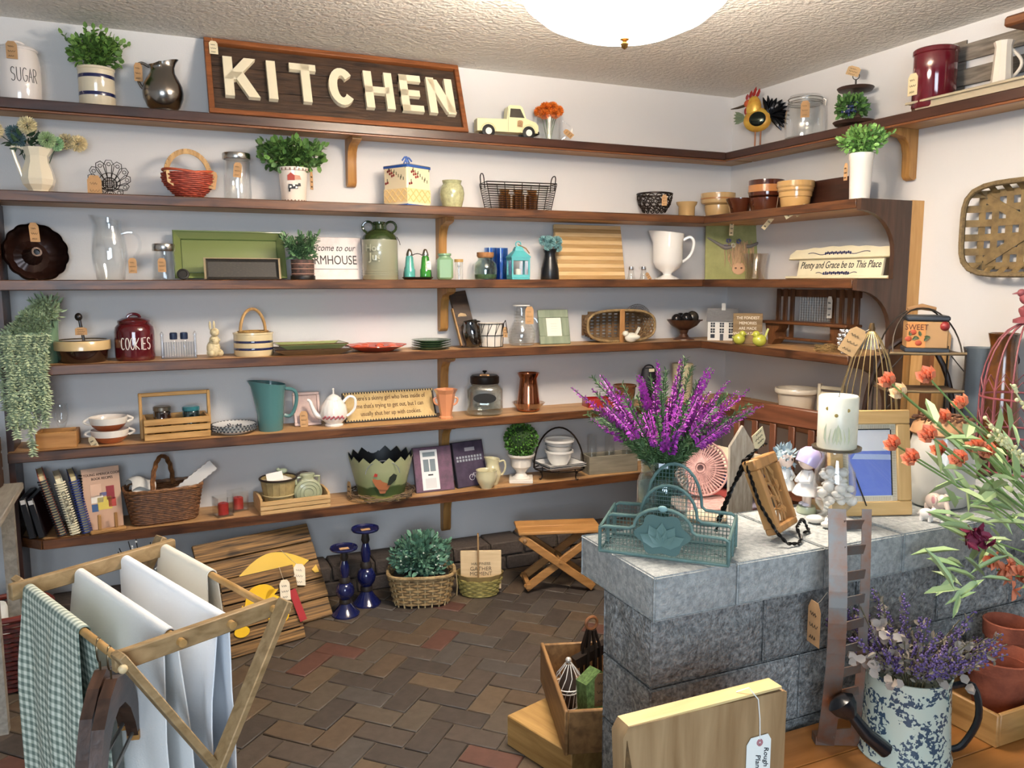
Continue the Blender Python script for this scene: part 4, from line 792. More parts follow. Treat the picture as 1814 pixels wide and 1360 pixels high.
P = B(3, 860, .155); w, h = wid(P, 42), hgt(P, 447); r = w/2; t = thing('cork_jar', 'round glass jar with cork stopper and green sand', 'jar', P); part(t, 'glass_body', MB().lathe(wall_([(r*.8, 0), (r*.9, .005), (r, h*.35), (r*.9, h*.6), (r*.65, h*.72), (r*.68, h*.82)], .003), 30), GLASS('dcebe0', 1, .02, 1.5, .06)); part(t, 'green_fill', MB().lathe([(r*.8, .004), (r*.9, h*.1), (r*.93, h*.2), (0, h*.22)], 28), M('3d5a3c', .6)); part(t, 'cork_stopper', MB().lathe([(r*.62, h*.8), (r*.72, h*.86), (r*.72, h), (0, h)], 20), M('9a6b42', .85, var=.2, scale=80))
P = B(3, 879, .06); w, h = wid(P, 42), hgt(P, 439); t = thing('blue_glass_vase', 'cobalt blue glass block vase behind the cork jar', 'vase', P, .1); a = w/2; bg = GLASS('5b8fd0', 1, .05, 1.5, .08)
for x in (-a*.52, a*.52): part(t, 'cell', MB().lathe(wall_([(a*.46, 0), (a*.48, .004), (a*.48, h)], .003), 20, T3(x), sq=4), bg)
P = B(3, 918, .155); w, h = wid(P, 38), hgt(P, 437); t = thing('turquoise_lantern', 'turquoise metal lantern with glass panes and rope loop', 'lantern', P, face(P)+.3); tq = M('4fa5aa', .45); a = w*.4
part(t, 'base', MB().box(-a*1.1, a*1.1, -a*1.1, a*1.1, 0, .012, .003), tq); hh = h*.66
for sx_ in (-1, 1):
    for sy_ in (-1, 1): part(t, 'corner_post', MB().box(sx_*a-.004, sx_*a+.004, sy_*a-.004, sy_*a+.004, .012, hh), tq)
for k in range(4):
    X = T3(rz=k*PI/2); part(t, 'pane', MB().box(-a*.85, a*.85, -a-.0005, -a+.0005, .02, hh-.01, 0, X), G_CLR); part(t, 'rail', MB().box(-a, a, -a-.003, -a+.003, .012, .024, 0, X).box(-a, a, -a-.003, -a+.003, hh-.012, hh, 0, X), tq)
part(t, 'roof', MB().lathe([(a*1.65, hh), (a*1.65, hh+.006), (a*.75, h*.88), (a*.7, h*.93), (a*.5, h), (0, h)], 4, T3(rz=PI/4)), tq, smooth=15); part(t, 'ring', MB().tube([(.013*math.cos(q), 0, h+.012+.013*math.sin(q)) for q in [i*PI/7 for i in range(14)]], .003, 6, True), tq); part(t, 'rope_loop', MB().tube([(.0, 0, h+.01), (a*.9, -.005, h*.95), (a*1.3, -.01, h*.8)], .003, 6), M('8c6b42', .9)); part(t, 'candle', MB().lathe([(.014, .012), (.014, hh*.5), (0, hh*.5)], 14), M('efe9dc', .6))
P = B(3, 974, .14); w, h = wid(P, 33), hgt(P, 441); r = w/2; t = thing('black_vase', 'black bottle vase with teal pompom blooms', 'flower vase', P); part(t, 'vase', MB().lathe(wall_([(r*.95, 0), (r, .005), (r*.95, h*.35), (r*.65, h*.72), (r*.6, h*.85), (r*.78, h)], .003), 30), M('141416', .3))
mb = MB()
for x, y, z, rr in ((-.035, 0, .05, .027), (-.008, -.02, .042, .03), (.03, -.01, .045, .032), (0, .02, .055, .025), (.035, -.02, .015, .022), (-.02, -.02, .018, .022)): pompom(mb, (x, y, h+z-.01), rr, 120, .25)
part(t, 'blooms', mb, M('82acac', .7, island=.2), stuff=True)
c, w, L, rx = lean(3, 989, 1106, 400, .11, .055); t = thing('striped_cutting_board', 'bamboo cutting board in alternating light and tan strips', 'cutting board', c, 0, rx=rx)
for i in range(14): part(t, 'strip', MB().box(-w/2, w/2, -.009, .009, L*i/14+.0001, L*(i+1)/14-.0001, .0006), WOOD('d9bd90', 'cbaa78', 'x', .45, 6) if i % 2 else WOOD('b59464', '9f7c4c', 'x', .45, 6))
for px, lb in ((1118, 'tiny clear glass shaker beside the striped cutting board'), (1140, 'tiny clear glass shaker with a brown tag by the white goblet pitcher')):
    P = B(3, px, .12); t = thing('glass_shaker', lb, 'shaker', P); h = hgt(P, 471); part(t, 'glass_body', MB().lathe(wall_([(.02, 0), (.022, .004), (.014, h*.65), (.011, h*.7)], .003), 16), G_CLR); part(t, 'cap', MB().lathe([(.012, h*.7), (.014, h*.78), (.012, h*.95), (0, h)], 14), M('c9cbd0', .2, .9))
    if px > 1130: price_tag(t, (0, -.026, h*.5), .02, .045, ry=-.6)
P = B(3, 1182, .125); w, h = wid(P, 58), hgt(P, 408); r = w/2
pitcher(P, [(r*.78, 0), (r*.8, .004), (r*.5, h*.06), (r*.26, h*.1), (r*.3, h*.14), (r*.75, h*.24), (r*.92, h*.36), (r*.92, h*.75), (r*1.0, h*.96)], 'goblet_pitcher', 'white milk-glass footed pitcher', GLZ('f0eee8', .15), face(P), .02, [(r*.92, 0, h*.8), (r*1.3, 0, h*.86), (r*1.55, 0, h*.78), (r*1.5, 0, h*.6), (r*1.25, 0, h*.45), (r*.9, 0, h*.36)], .008)
# highland-cow canvas across the corner
P = B(3, 1301, .19); h = hgt(P, 393); w = wid(P, 106); t = thing('cow_canvas', 'green canvas print of a shaggy longhorn cow with flowers', 'picture', P, -.55, rx=-.1)
part(t, 'canvas', MB().box(-w/2, w/2, 0, .018, 0, h, .001), M('9f9e68', .8, col2='868a54', scale=12)); mb = MB()
for i in range(60):
    x = -.0+rnd.gauss(.02, .026); z0 = h*rnd.uniform(.5, .68); l = h*rnd.uniform(.25, .42); mb.tube([(x, -.001, z0), (x+rnd.uniform(-.01, .01), -.003, z0-l*.5), (x*1.0+rnd.uniform(-.012, .012), -.001, z0-l)], [.003, .003, .0012], 4)
part(t, 'shaggy_hair', mb, M('b89a76', .8, island=.3)); part(t, 'horn', MB().tube([(-.02, -.002, h*.58), (-.05, -.003, h*.56), (-.075, -.003, h*.6), (-w*.47, -.003, h*.74)], [.011, .012, .01, .004], 8), M('77706a', .6)); part(t, 'horn', MB().tube([(.06, -.002, h*.58), (.08, -.003, h*.58), (w*.48, -.003, h*.68)], [.011, .01, .006], 8), M('77706a', .6)); part(t, 'muzzle', MB().ball((.02, -.001, h*.2), (.035, .004, .035), 14), M('c9a07c', .7))
mb = MB()
for x in (.005, .035): mb.ball((x, -.005, h*.2), (.006, .002, .005), 8)
part(t, 'nostrils', mb, M('5a3c2c', .6))
for x, z, c_ in ((-.035, .68, '6a6296'), (-.01, .6, 'e6e0c6'), (.018, .67, '59609a'), (-.05, .58, '8a7a9c')): part(t, 'flower', pompom(MB(), (x, -.004, h*z), .016, 30, .4), M(c_, .7))
P = B(3, 1337, .315); w, h = wid(P, 42), hgt(P, 449); a = w/2
one('crystal_vase', MB().lathe(wall_([(a*.75, 0), (a*.8, .005), (a*.85, h*.5), (a*1.1, h)], .006), 24, wob=lambda q, v: 1+.03*math.cos(12*q)), GLASS('eae2da', 1, .08, 1.5, .12), 'cut crystal vase standing in front of the cow canvas', 'vase', P)
c, w, L, rx = leanR(3, 1396, 1578, 436, .112, .085); t = thing('plenty_sign', 'cream wooden sign reading Plenty and Grace be to This Place', 'sign', c, -PI/2, rx=rx); cw = M('e6dfc0', .6, var=.05, scale=9)
part(t, 'ledge', MB().box(-w/2, w/2, -.022, .012, 0, .012, .003), cw); part(t, 'board', MB().box(-w*.4, w*.42, -.006, .008, .012, L*.62, .002), cw)
top = [(-w*.5, L*.62), (w*.5, L*.62), (w*.5, L*.88)]+[(w*.5-w*i/16, L*(.88+.1*math.sin(PI*i/16)+.02*math.sin(i*2.2))) for i in range(1, 16)]+[(-w*.5, L*.76)]
part(t, 'crest', MB().prism(top, -.014, .01), cw); part(t, 'crest_lip', MB().box(-w*.5, w*.5, -.018, -.01, L*.6, L*.635, .002), M('b9b08c', .6)); bi = M('2a2f55', .7); text(t, 'Plenty and Grace be to This Place', .047, (.01, -.0068, L*.42), M('26262c', .8), shear=.25, sx=.74); sc = MB()
for zz, ww, yy in ((.77, .3, -.0148), (.17, .2, -.0068)):
    for s_ in (-1, 1): sc.tube([(s_*w*ww*q, yy, L*(zz+.035*math.sin(q*9))) for q in [i/12 for i in range(13)]], .0016, 4)
    for i in range(-6, 7): sc.ball((i*w*.02, yy, L*(zz+.02*(i % 2))), (.006, .001, .007), 6)
part(t, 'scroll_ornament', sc, bi)
# ================================================================ FOURTH SHELF
P = B(4, 88, .13); h = hgt(P, 567); w = wid(P, 34)
t = thing('trailing_succulent', 'green pot with long trailing donkey-tail succulent hanging over the shelf', 'potted plant', P); r = w*.62; part(t, 'pot', MB().lathe(wall_([(r*.75, 0), (r*.8, .005), (r, h)], .005), 30), GLZ('6f9276', .35))
sd = MB()
for i in range(30):
    px = rnd.uniform(8, 98); yb = rnd.uniform(640, 770) if px < 90 else rnd.uniform(580, 660); yb = 792 if i == 0 else (755 if i == 1 else yb); px = 54 if i == 0 else (22 if i == 1 else px)
    E = B(4, px, .29+rnd.uniform(0, .03), z=.9); ztip = on(1, E.y, px, yb).z; a = Vector((rnd.uniform(-.03, .03), rnd.uniform(-.03, .01), h)); e0 = E-P
    path = [a, a+Vector((0, -.02, .04+rnd.uniform(-.02, .04))), Vector((e0.x*.6, e0.y*.7, h+rnd.uniform(-.02, .03))), Vector((e0.x*.9, e0.y, h*.75))]; z = h*.75
    while z > ztip-P.z: z -= .035; path.append(Vector((e0.x+rnd.uniform(-.006, .006), e0.y+rnd.uniform(-.004, .004), z)))
    sd.tube(path, .0015, 4)
    for u, v in zip(path, path[1:]):
        d = (v-u); n = max(1, int(d.length/.0075))
        for j in range(n):
            p = u+d*(j/n); o = d.cross(rv()).normalized(); sd.leaf(p, o*.8+d.normalized()*.5, d, .023, .0135, .3); o2 = Matrix.Rotation(2.2, 3, d.normalized()) @ o; sd.leaf(p, o2*.8+d.normalized()*.5, d, .023, .0135, .3); o2 = Matrix.Rotation(4.3, 3, d.normalized()) @ o; sd.leaf(p, o2*.8+d.normalized()*.5, d, .023, .0135, .3)
part(t, 'trailing_stems', sd, M('a9b793', .55, island=.35), 'pale green succulent leaves', stuff=True); bush(sd2 := MB(), (.0, -.02, h+.04), (.05, .04, .05), 120, .035, .012); part(t, 'crown', sd2, M('9db08a', .55, island=.4), stuff=True)
Q = B(4, 45, .3, z=on(1, -.3, 45, 742).z)-P; part(t, 'plastic_tag', MB().box(-.03, .03, -.001, .001, -.012, .012, 0, T3(*Q, ry=-.45)), M('e8e8e6', .5)); 
P = B(4, 148, .135); w, h = wid(P, 102), hgt(P, 601); r = w/2
t = thing('casserole_dish', 'dark brown stoneware dish with wide cream rim', 'dish', P, face(P)); part(t, 'body', MB().lathe(wall_([(r*.78, 0), (r*.84, .006), (r*.93, h*.55), (r*.99, h*.6), (r*.99, h*.97), (r*.95, h)], .007), 44), GLZ('2a1611', .12)); part(t, 'cream_rim', MB().lathe([(r*.99, h*.55), (r*1.01, h*.57), (r*1.01, h*.94), (r*.99, h*.97)], 44), GLZ('d2b480', .25))
q = P+Vector((-.005, 0, .012)); t = thing('honey_dipper', 'dark turned wooden dipper standing in the cream-rimmed dish', 'dipper', q, 0); part(t, 'handle', MB().tube([(.02, 0, .0), (.0, 0, .16)], .006, 8), M('231812', .4)); part(t, 'knob', MB().ball((-.002, 0, .165), (.014, .014, .016), 14), M('1c1512', .35)); price_tag(t, (.005, -.02, .125), .042, .03)
P = B(4, 241, .13); w, h = wid(P, 72), hgt(P, 556); r = w/2
t = thing('cookie_canister', 'burgundy ceramic canister lettered COOKIES', 'canister', P, face(P)+.05); bg_ = GLZ('521118', .1); part(t, 'body', MB().lathe([(r*.93, 0), (r*.97, .006), (r, h*.1), (r, h*.62), (r*.95, h*.72), (r*.82, h*.78), (r*.76, h*.8)], 44), bg_)
ld = part(t, 'lid', MB().lathe([(r*.78, h*.79), (r*.82, h*.81), (r*.82, h*.86), (r*.6, h*.91), (r*.3, h*.93), (0, h*.935)], 40), bg_); part(ld, 'handle', MB().tube([(r*.3*math.cos(a), 0, h*.92+h*.08*math.sin(a)) for a in [PI*i/10 for i in range(11)]], r*.08, 8), bg_); strokes(t, 'COOKIES', w*.78, h*.25, (0, 0, h*.25), .0016, M('efe6dd', .5), r*1.003)
P = B(4, 318, .13); w = wid(P, 62); t = thing('shaker_rack', 'ridged glass cruet rack with tall end posts', 'rack', P, face(P)); h = hgt(P, 586); gg = GLASS('dfe6ee', 1, .08, 1.5, .14)
part(t, 'tray', MB().box(-w/2, w/2, -.03, .03, 0, .008, .002), gg)
for i in range(13): part(t, 'rib', MB().tube([(-w*.42+w*.84*i/12, -.028, .006), (-w*.42+w*.84*i/12, -.03, h*.62)], .0035, 6), gg)
for x in (-.47, .47): part(t, 'end_post', MB().lathe([(.007, 0), (.006, h*.8), (.008, h*.88), (.005, h*.95), (0, h)], 10, T3(x*w)), gg)
for x, lb in ((-.14, 'navy-capped glass shaker nearest the rabbit-side post of the rack'), (.16, 'second navy-capped glass shaker in the glass rack')):
    Q = P+Vector((x*w, .0, .0085)); b = thing('navy_cap_shaker', lb if x < 0 else 'navy-capped glass shaker in the glass rack beside the white rabbit', 'shaker', Q, face(P), 'shakers in the glass rack'); 
    if x < 0: b['label'] = 'navy-capped glass shaker in the glass rack beside the COOKIES canister'
    part(b, 'glass_body', MB().lathe([(.012, 0), (.014, .003), (.014, h*.55), (.01, h*.62), (0, h*.62)], 16), G_CLR); part(b, 'cap', MB().lathe([(.0145, h*.62), (.015, h*.65), (.015, h*.84), (.012, h*.87), (0, h*.87)], 18), M('1f2b45', .35))
P = B(4, 379, .14); h = hgt(P, 569); t = thing('rabbit_figurine', 'cream ceramic rabbit sitting upright', 'figurine', P, face(P)+.5); ivr = M('d8c9a0', .5, col2='9c8a62', scale=60, lo=.3, hi=.5); s = h
part(t, 'body', MB().ball((0, 0, s*.24), (s*.19, s*.17, s*.24), 20).ball((0, -.01, s*.47), (s*.14, s*.13, s*.15), 18).ball((-s*.02, -.02, s*.7), (s*.12, s*.14, s*.12), 18).ball((0, -s*.2, s*.66), (s*.055, s*.06, s*.05), 10).ball((s*.14, -s*.08, s*.12), (s*.08, s*.16, s*.1), 12).ball((-s*.14, -s*.08, s*.12), (s*.08, s*.16, s*.1), 12).ball((-s*.1, -s*.14, s*.48), (s*.04, s*.09, s*.045), 10).ball((s*.08, -s*.14, s*.48), (s*.04, s*.09, s*.045), 10), ivr)
for x in (-.04, .08): part(t, 'ear', MB().ball((x*s, .01, s*.88), (s*.035, s*.03, s*.13), 12), ivr)
mb = MB()
for x in (-.1, .06): mb.ball((x*s, -s*.12, s*.73), .003, 6)
part(t, 'eyes', mb, blackm)
P = B(4, 450, .13); w, h = wid(P, 70), hgt(P, 588); r = w/2
t = thing('striped_crock', 'cream stoneware crock with two navy stripes on the fourth shelf', 'crock', P, face(P)); part(t, 'body', MB().lathe(wall_([(r*.95, 0), (r, .006), (r, h*.92), (r*1.03, h*.93), (r*1.03, h)], .007), 40), GLZ('d9c69c', .2))
for zz in (.26, .56): part(t, 'stripe', MB().lathe([(r*1.002, h*zz), (r*1.008, h*zz+.002), (r*1.008, h*zz+.008), (r*1.002, h*zz+.01)], 40), GLZ('23284e'))
q = P+Vector((0, 0, h*.45)); hb = hgt(q, 547); t = thing('mini_basket', 'little woven basket with looped handle tucked in the striped crock', 'basket', q, face(P)+.5); rr = r*.8; mb = MB(); weave(mb, lambda v: rr*(.75+.25*v), .002, h*.62, 9, 20, .002, .0028, 1, .8); part(t, 'woven_body', mb, M('c29a5a', .7, col2='8d6a34', scale=60)); part(t, 'handle', MB().tube(hoop(rr*.9, hb-h*.55, h*.55, 16), .0065, 8), WOOD('c9a26a', '9c7440', 'z', .6, 8)); part(t, 'bottom', MB().lathe([(rr*.75, 0), (rr*.76, .003), (0, .003)], 20, sy=.8), M('8d6a34', .8))
def rplate(P, w, d, rz, name, label, mat, mat2=None, h=.022, group=None):
    t = thing(name, label, 'plate', P, rz, group); a, b = w/2, d/2
    def ring(k, z): return [(x*a*k+0, y*b*k, z) for x, y in ((-1, -1), (1, -1), (1, 1), (-1, 1))]
    vs = ring(.7, 0)+ring(1, h)+ring(.97, h+.003)+ring(.68, .005); fs = [(3, 2, 1, 0), (12, 13, 14, 15)]
    for j in range(3):
        for i in range(4): m = (i+1) % 4; fs.append((j*4+i, j*4+m, j*4+4+m, j*4+4+i))
    part(t, 'dish', MB().add(vs, fs), mat, smooth=20)
    if mat2: part(t, 'rim_line', MB().tube([(x, y, h+.003) for x, y, z in ring(.99, 0)], .002, 5, True), mat2)
    return t
P = B(4, 552, .14); w = wid(P, 136)
rplate(P, w, .2, -.05, 'square_plate', 'lower brown-edged rectangular plate of the stack', GLZ('6e5a42', .25), GLZ('3c2418'), .022); rplate(P+Vector((-.004, 0, .02)), w*.9, .18, .03, 'square_plate', 'upper green rectangular plate with brown rim, on top of its stack', GLZ('8f9a66', .25), GLZ('4a2c1c'), .024)
P = B(4, 666, .135); r = wid(P, 106)/2; t = thing('petal_plate', 'scalloped coral red petal plate', 'plate', P, 0); part(t, 'dish', MB().lathe([(r*.5, 0), (r*.6, .004), (r*.8, .016), (r, .026), (r*.99, .03), (r*.78, .02), (r*.5, .008), (0, .008)], 80, wob=lambda a, v: 1+.07*math.cos(7*a)), GLZ('b4442e', .3)); mb = MB()
for i in range(7): a = 2*PI*i/7+.2; mb.ball((r*.6*math.cos(a), r*.6*math.sin(a), .02), (.022, .022, .012), 10)
part(t, 'petal_bosses', mb, stuff=True, mat= GLZ('c4573c', .3))
P = B(4, 764, .135); r = wid(P, 70)/2; lbs = ['lowest of the stacked dark green plates', 'dark green plate second from the bottom of its stack', 'dark green plate second from the top of its stack', 'topmost of the stacked dark green plates']
for i in range(4): t = thing('green_plate', lbs[i], 'plate', P+Vector((0, 0, .0105*i)), 0, 'stacked green plates'); part(t, 'dish', MB().lathe([(r*.6, 0), (r*.65, .002), (r*.98, .011), (r, .0125), (r*.97, .0135), (r*.6, .006), (0, .0055)], 40), GLZ('5f7a56', .2)); part(t, 'rim', MB().tube(ringpts(r*.99, .0125, 40), .0014, 5, True), GLZ('24331f', .2))
# leaning old plank with mounted jar
A = B(4, 833, .16); zt = on(1, -.07, 809, 517); t = thing('jar_sconce', 'dark old plank with a smoky jar clamped to it, leaning on the bracket', 'sconce', A, 0); d = zt-A; L = d.length; u = d.normalized(); mb = MB(); mb.bar((0, 0, .012), d, .085, .018, (0, -1, .2), .002); part(t, 'plank', mb, WOOD('4a3524', '1e1510', 'x', .6, 6, knots=9)); part(t, 'edge_strip', MB().bar((-.046, -.004, .012), Vector((-.046, -.004, 0))+d*.7, .006, .02, (0, -1, .2)), WOOD('a5814f', '8a6636', 'x', .6, 6))
c0 = d*.27+Vector((.012, -.045, 0)); part(t, 'smoky_jar', MB().lathe(wall_([(.034, -.06), (.042, -.05), (.044, .02), (.034, .042), (.034, .06)], .003), 24, T3(*c0, ry=-.2)), GLASS('6b5f50', 1, .08, 1.5, .12)); part(t, 'clamp_band', MB().tube([(c0.x+.036*math.cos(a), c0.y+.036*math.sin(a), c0.z+.055) for a in [i*PI/10 for i in range(20)]], .003, 5, True), M('3a332b', .4, .8)); price_tag(t, (u*(L*.62)+Vector((0, -.016, 0))), .045, .055, ry=.2, col='b59a74')
P = B(4, 870, .145); w, h = wid(P, 46), hgt(P, 572); r = w/2; t = thing('wire_pail', 'white pail set in a dark wire basket with bail handle', 'pail', P, face(P)); part(t, 'pail', MB().lathe(wall_([(r*.85, .004), (r*.88, .008), (r*.95, h)], .003), 28), M('d8d2c6', .5)); mb = MB()
for z, k in ((.003, .9), (h*.5, .95), (h*.98, 1.0)): mb.tube(ringpts(r*k, z, 26), .0018, 5, True)
for i in range(10):
    a = 2*PI*i/10; b0 = Vector((r*.95*math.cos(a), r*.95*math.sin(a), h*.5)); 
    mb.tube([(r*.9*math.cos(a), r*.9*math.sin(a), .003), b0], .0015, 4)
    for s_ in (-.2, .2): mb.tube([b0, (r*math.cos(a+s_*.6+.3), r*math.sin(a+s_*.6+.3), h)], .0015, 4)
mb.tube([(r, 0, h), (r*1.1, -.02, h*1.12), (r*1.2, -.03, h*.8), (r*1.25, -.03, h*.6)], .002, 5); part(t, 'wire_cage', mb, wirem); price_tag(t, (r*1.1, -.02, h*.85), .02, .05)
P = B(4, 924, .13); w, h = wid(P, 50), hgt(P, 541); r = w/2; t = pitcher(P, [(r*.8, 0), (r*.86, .004), (r, h*.22), (r*.95, h*.38), (r*.66, h*.56), (r*.55, h*.65), (r*.55, h*.95), (r*.58, h)], 'ribbed_pitcher', 'clear ribbed glass pitcher with brown tag beside the sage picture frame', G_CLR, face(P), .0, [(r*.6, 0, h*.7), (r*1.0, 0, h*.66), (r*1.15, 0, h*.5), (r*1.0, 0, h*.35)], .005)
mb = MB()
for i in range(12):
    z = h*(.06+.85*i/12); q = r*(.55 if z > h*.6 else (.55+.43*min(1, (h*.62-z)/(h*.3)) if z > h*.3 else .9+.3*z/h)); mb.tube(ringpts(q, z, 28), .0012, 4, True)
part(t, 'glass_ribs', mb, G_CLR); part(t, 'white_rim', MB().tube(ringpts(r*.57, h, 26), .003, 6, True), M('e8e6e0', .3)); price_tag(t, (r*.55, -r*.5, h*.98), .04, .085)
c, w, L, rx = lean(4, 958, 1009, 549, .13, .085); t = thing('sage_photo_frame', 'sage green wooden photo frame with cream mat', 'picture frame', c, -.1, rx=rx); sg = WOOD('8b967e', '727d68', 'z', .6, 6); bw = w*.25
for a in ((-w/2, w/2, 0, bw), (-w/2, w/2, L-bw, L), (-w/2, -w/2+bw, bw, L-bw), (w/2-bw, w/2, bw, L-bw)): part(t, 'rail', MB().box(a[0], a[1], -.008, .006, a[2], a[3], .002), sg)
part(t, 'print', MB().box(-w/2+bw, w/2-bw, -.002, .004, bw, L-bw), M('e6e2d2', .7)); part(t, 'stem', MB().box(-w*.2, w*.2, .006, .009, .02, L*.7), sg); mb = MB()
for i in range(4): mb.box(-w*.1, w*.1, -.003, -.002, L*(.38+.07*i), L*(.385+.07*i))
part(t, 'printed_lines', mb, M('b9b4a2', .8))
# oval gathering basket lying on its side
P = B(4, 1096, .12); w = wid(P, 136); h = hgt(P, 547); t = thing('oval_basket', 'oval splint basket lying on its side with a wooden handle band', 'basket', (P.x, P.y, P.z), -.12); a = w/2; b = h/2; X = T3(0, 0, b, rx=PI/2); wk = M('8a6c46', .7, col2='503a24', scale=40)
mb = MB(); weave(mb, lambda v: 1-.1*(1-v), -.085, .03, 9, 30, .025, .0045, a*.93, b*.9, 3, X); part(t, 'woven_side', mb, wk); part(t, 'rim', MB().tube(ringpts(1, .035, 44, a*.95, b*.93, 3), .007, 7, True, X), M('9c8358', .7, col2='6b5536', scale=50))
mb = MB()
for i in range(9): z = b*.16+i*b*.2; hw = a*.86*(1-abs((z-b)/b)**3)**.33 if abs(z-b) < b else .02; mb.box(-hw, hw, .08, .084, z-b*.06, z+b*.06)
part(t, 'bottom_slats', mb, wk); mb = MB()
for i in range(11): x = -a*.85+i*a*.17; hz = b*.86*(1-abs(x/a)**3)**.33; mb.box(x-.007, x+.007, .076, .08, b-hz, b+hz)
part(t, 'cross_slats', mb, M('6d5030', .75)); part(t, 'handle_band', MB().box(-.014, .014, -.043, -.037, .0, h*.99, .002), WOOD('a87a48', '8a5f34', 'z', .5, 6))
Q = B(4, 1118, .205); t = thing('white_bird', 'small white ceramic bird with raised tail in front of the oval basket', 'figurine', Q, 0); wb_ = M('dcd8c8', .5); s = wid(Q, 40); part(t, 'body', MB().ball((0, 0, s*.24), (s*.32, s*.2, s*.22), 18).ball((-s*.3, 0, s*.42), (s*.14, s*.13, s*.13), 14), wb_); part(t, 'tail', MB().bar((s*.2, 0, s*.3), (s*.42, 0, s*.68), s*.14, s*.06), wb_); part(t, 'beak', MB().tube([(-s*.42, 0, s*.42), (-s*.52, 0, s*.4)], [.004, .001], 6), M('a99a72', .5)); part(t, 'wing', MB().ball((s*.1, -s*.16, s*.26), (s*.28, s*.07, s*.12), 12), wb_)
t = thing('beaded_mat', 'round openwork beaded mat propped on the wall behind the oval basket', 'mat', B(4, 1128, .012), 0); mb = MB(); R0 = .092
for rr in (.6, .7, .8, .9, 1):
    for i in range(int(60*rr)): a_ = 2*PI*i/int(60*rr); mb.ball((R0*rr*math.cos(a_), 0, R0+.004+R0*rr*math.sin(a_)), .0035, 6)
part(t, 'beads', mb, M('8b8178', .5), stuff=True)
P = B(4, 1211, .14); w = wid(P, 62); h = hgt(P, 566); r = w/2; dk = WOOD('5a3826', '3a2216', 'z', .4, 5); t = thing('pedestal_bowl', 'dark turned wooden pedestal bowl holding glass balls', 'bowl', P, 0); part(t, 'bowl', MB().lathe([(r*.3, h*.5), (r*.75, h*.72), (r, h), (r*.97, h), (r*.7, h*.8), (0, h*.62)], 32), dk); part(t, 'stem', MB().lathe([(r*.62, 0), (r*.6, .006), (r*.3, h*.15), (r*.2, h*.3), (r*.3, h*.52), (0, h*.52)], 28), dk); part(t, 'handle', MB().tube([(r*.95, 0, h*.96), (r*1.25, 0, h*.94), (r*1.3, 0, h*.96)], .004, 6), dk)
for i, (x, y, rr) in enumerate(((-.6, -.1, .3), (-.05, -.3, .34), (.5, -.1, .38), (.0, .35, .32), (.35, .35, .3))): one('glass_ball', MB().ball((0, 0, 0), rr*r, 16), M('2c2a2a', .12, .5) if i != 2 else M('4a463f', .2, .6), ['small smoky glass ball at the rim of the pedestal bowl', 'dark glass ball at the front of the pedestal bowl', 'largest bronze glass ball in the pedestal bowl', 'dark glass ball at the back of the pedestal bowl', 'dark glass ball tucked behind the largest one'][i], 'ball', (P.x+x*r, P.y+y*r, P.z+h*.80+rr*r*.95))
# little white house
P = Rw(4, 1279, .22); w = wid(P, 50); hw_ = hgt(P, 568); hr = hgt(P, 546); t = thing('white_house', 'little white wooden house with grey shingled roof', 'ornament', P, -.75); hm = M('dfdcd4', .6); D0 = .07
part(t, 'walls', MB().prism([(-w/2, 0), (w/2, 0), (w/2, hw_), (-w/2, hw_)], -D0/2, D0/2), hm); part(t, 'roof', MB().add([(-w*.55, -D0*.62, hw_*.98), (w*.55, -D0*.62, hw_*.98), (w*.55, D0*.62, hw_*.98), (-w*.55, D0*.62, hw_*.98), (-w*.55, 0, hr), (w*.55, 0, hr)], [(0, 1, 5, 4), (2, 3, 4, 5), (1, 2, 5), (3, 0, 4), (3, 2, 1, 0)]), M('6f6f70', .7, bump=.4, bscale=60)); part(t, 'chimney', MB().box(-w*.04, w*.1, -.008, .008, hr*.94, hgt(P, 537)), M('c9c6be', .6))
for z in (.5, .8):
    for x in (-.32, 0, .32): wn = part(t, 'window', MB().box(x*w-.011, x*w+.011, -D0/2-.002, -D0/2, hw_*z-.012, hw_*z+.012), M('25272c', .3)); part(wn, 'muntin', MB().box(x*w-.001, x*w+.001, -D0/2-.003, -D0/2, hw_*z-.012, hw_*z+.012).box(x*w-.011, x*w+.011, -D0/2-.003, -D0/2, hw_*z-.001, hw_*z+.001), hm)
for x in (-.32, .32): part(t, 'window', MB().box(x*w-.011, x*w+.011, -D0/2-.002, -D0/2, hw_*.12, hw_*.32), M('25272c', .3))
part(t, 'door', MB().box(-.009, .009, -D0/2-.003, -D0/2, 0, hw_*.34), M('3a3c42', .4))
c, w, L, rx = leanR(4, 1298, 1350, 556, .29, .25); t = thing('memories_sign', 'small wooden block sign about fondest memories', 'sign', c, -.62, rx=0); w = wid(c, 52); part(t, 'board', MB().box(-w/2, w/2, -.008, .008, 0, L, .002), WOOD('8d7450', '6d5638', 'x', .7, 7))
for i, s in enumerate(('THE FONDEST', 'MEMORIES', 'ARE MADE', 'WHEN GATHERED')): text(t, s, .02, (0, -.0088, L*(.85-.17*i)), M('e6dfcc', .7), sx=.9 if i else .85)
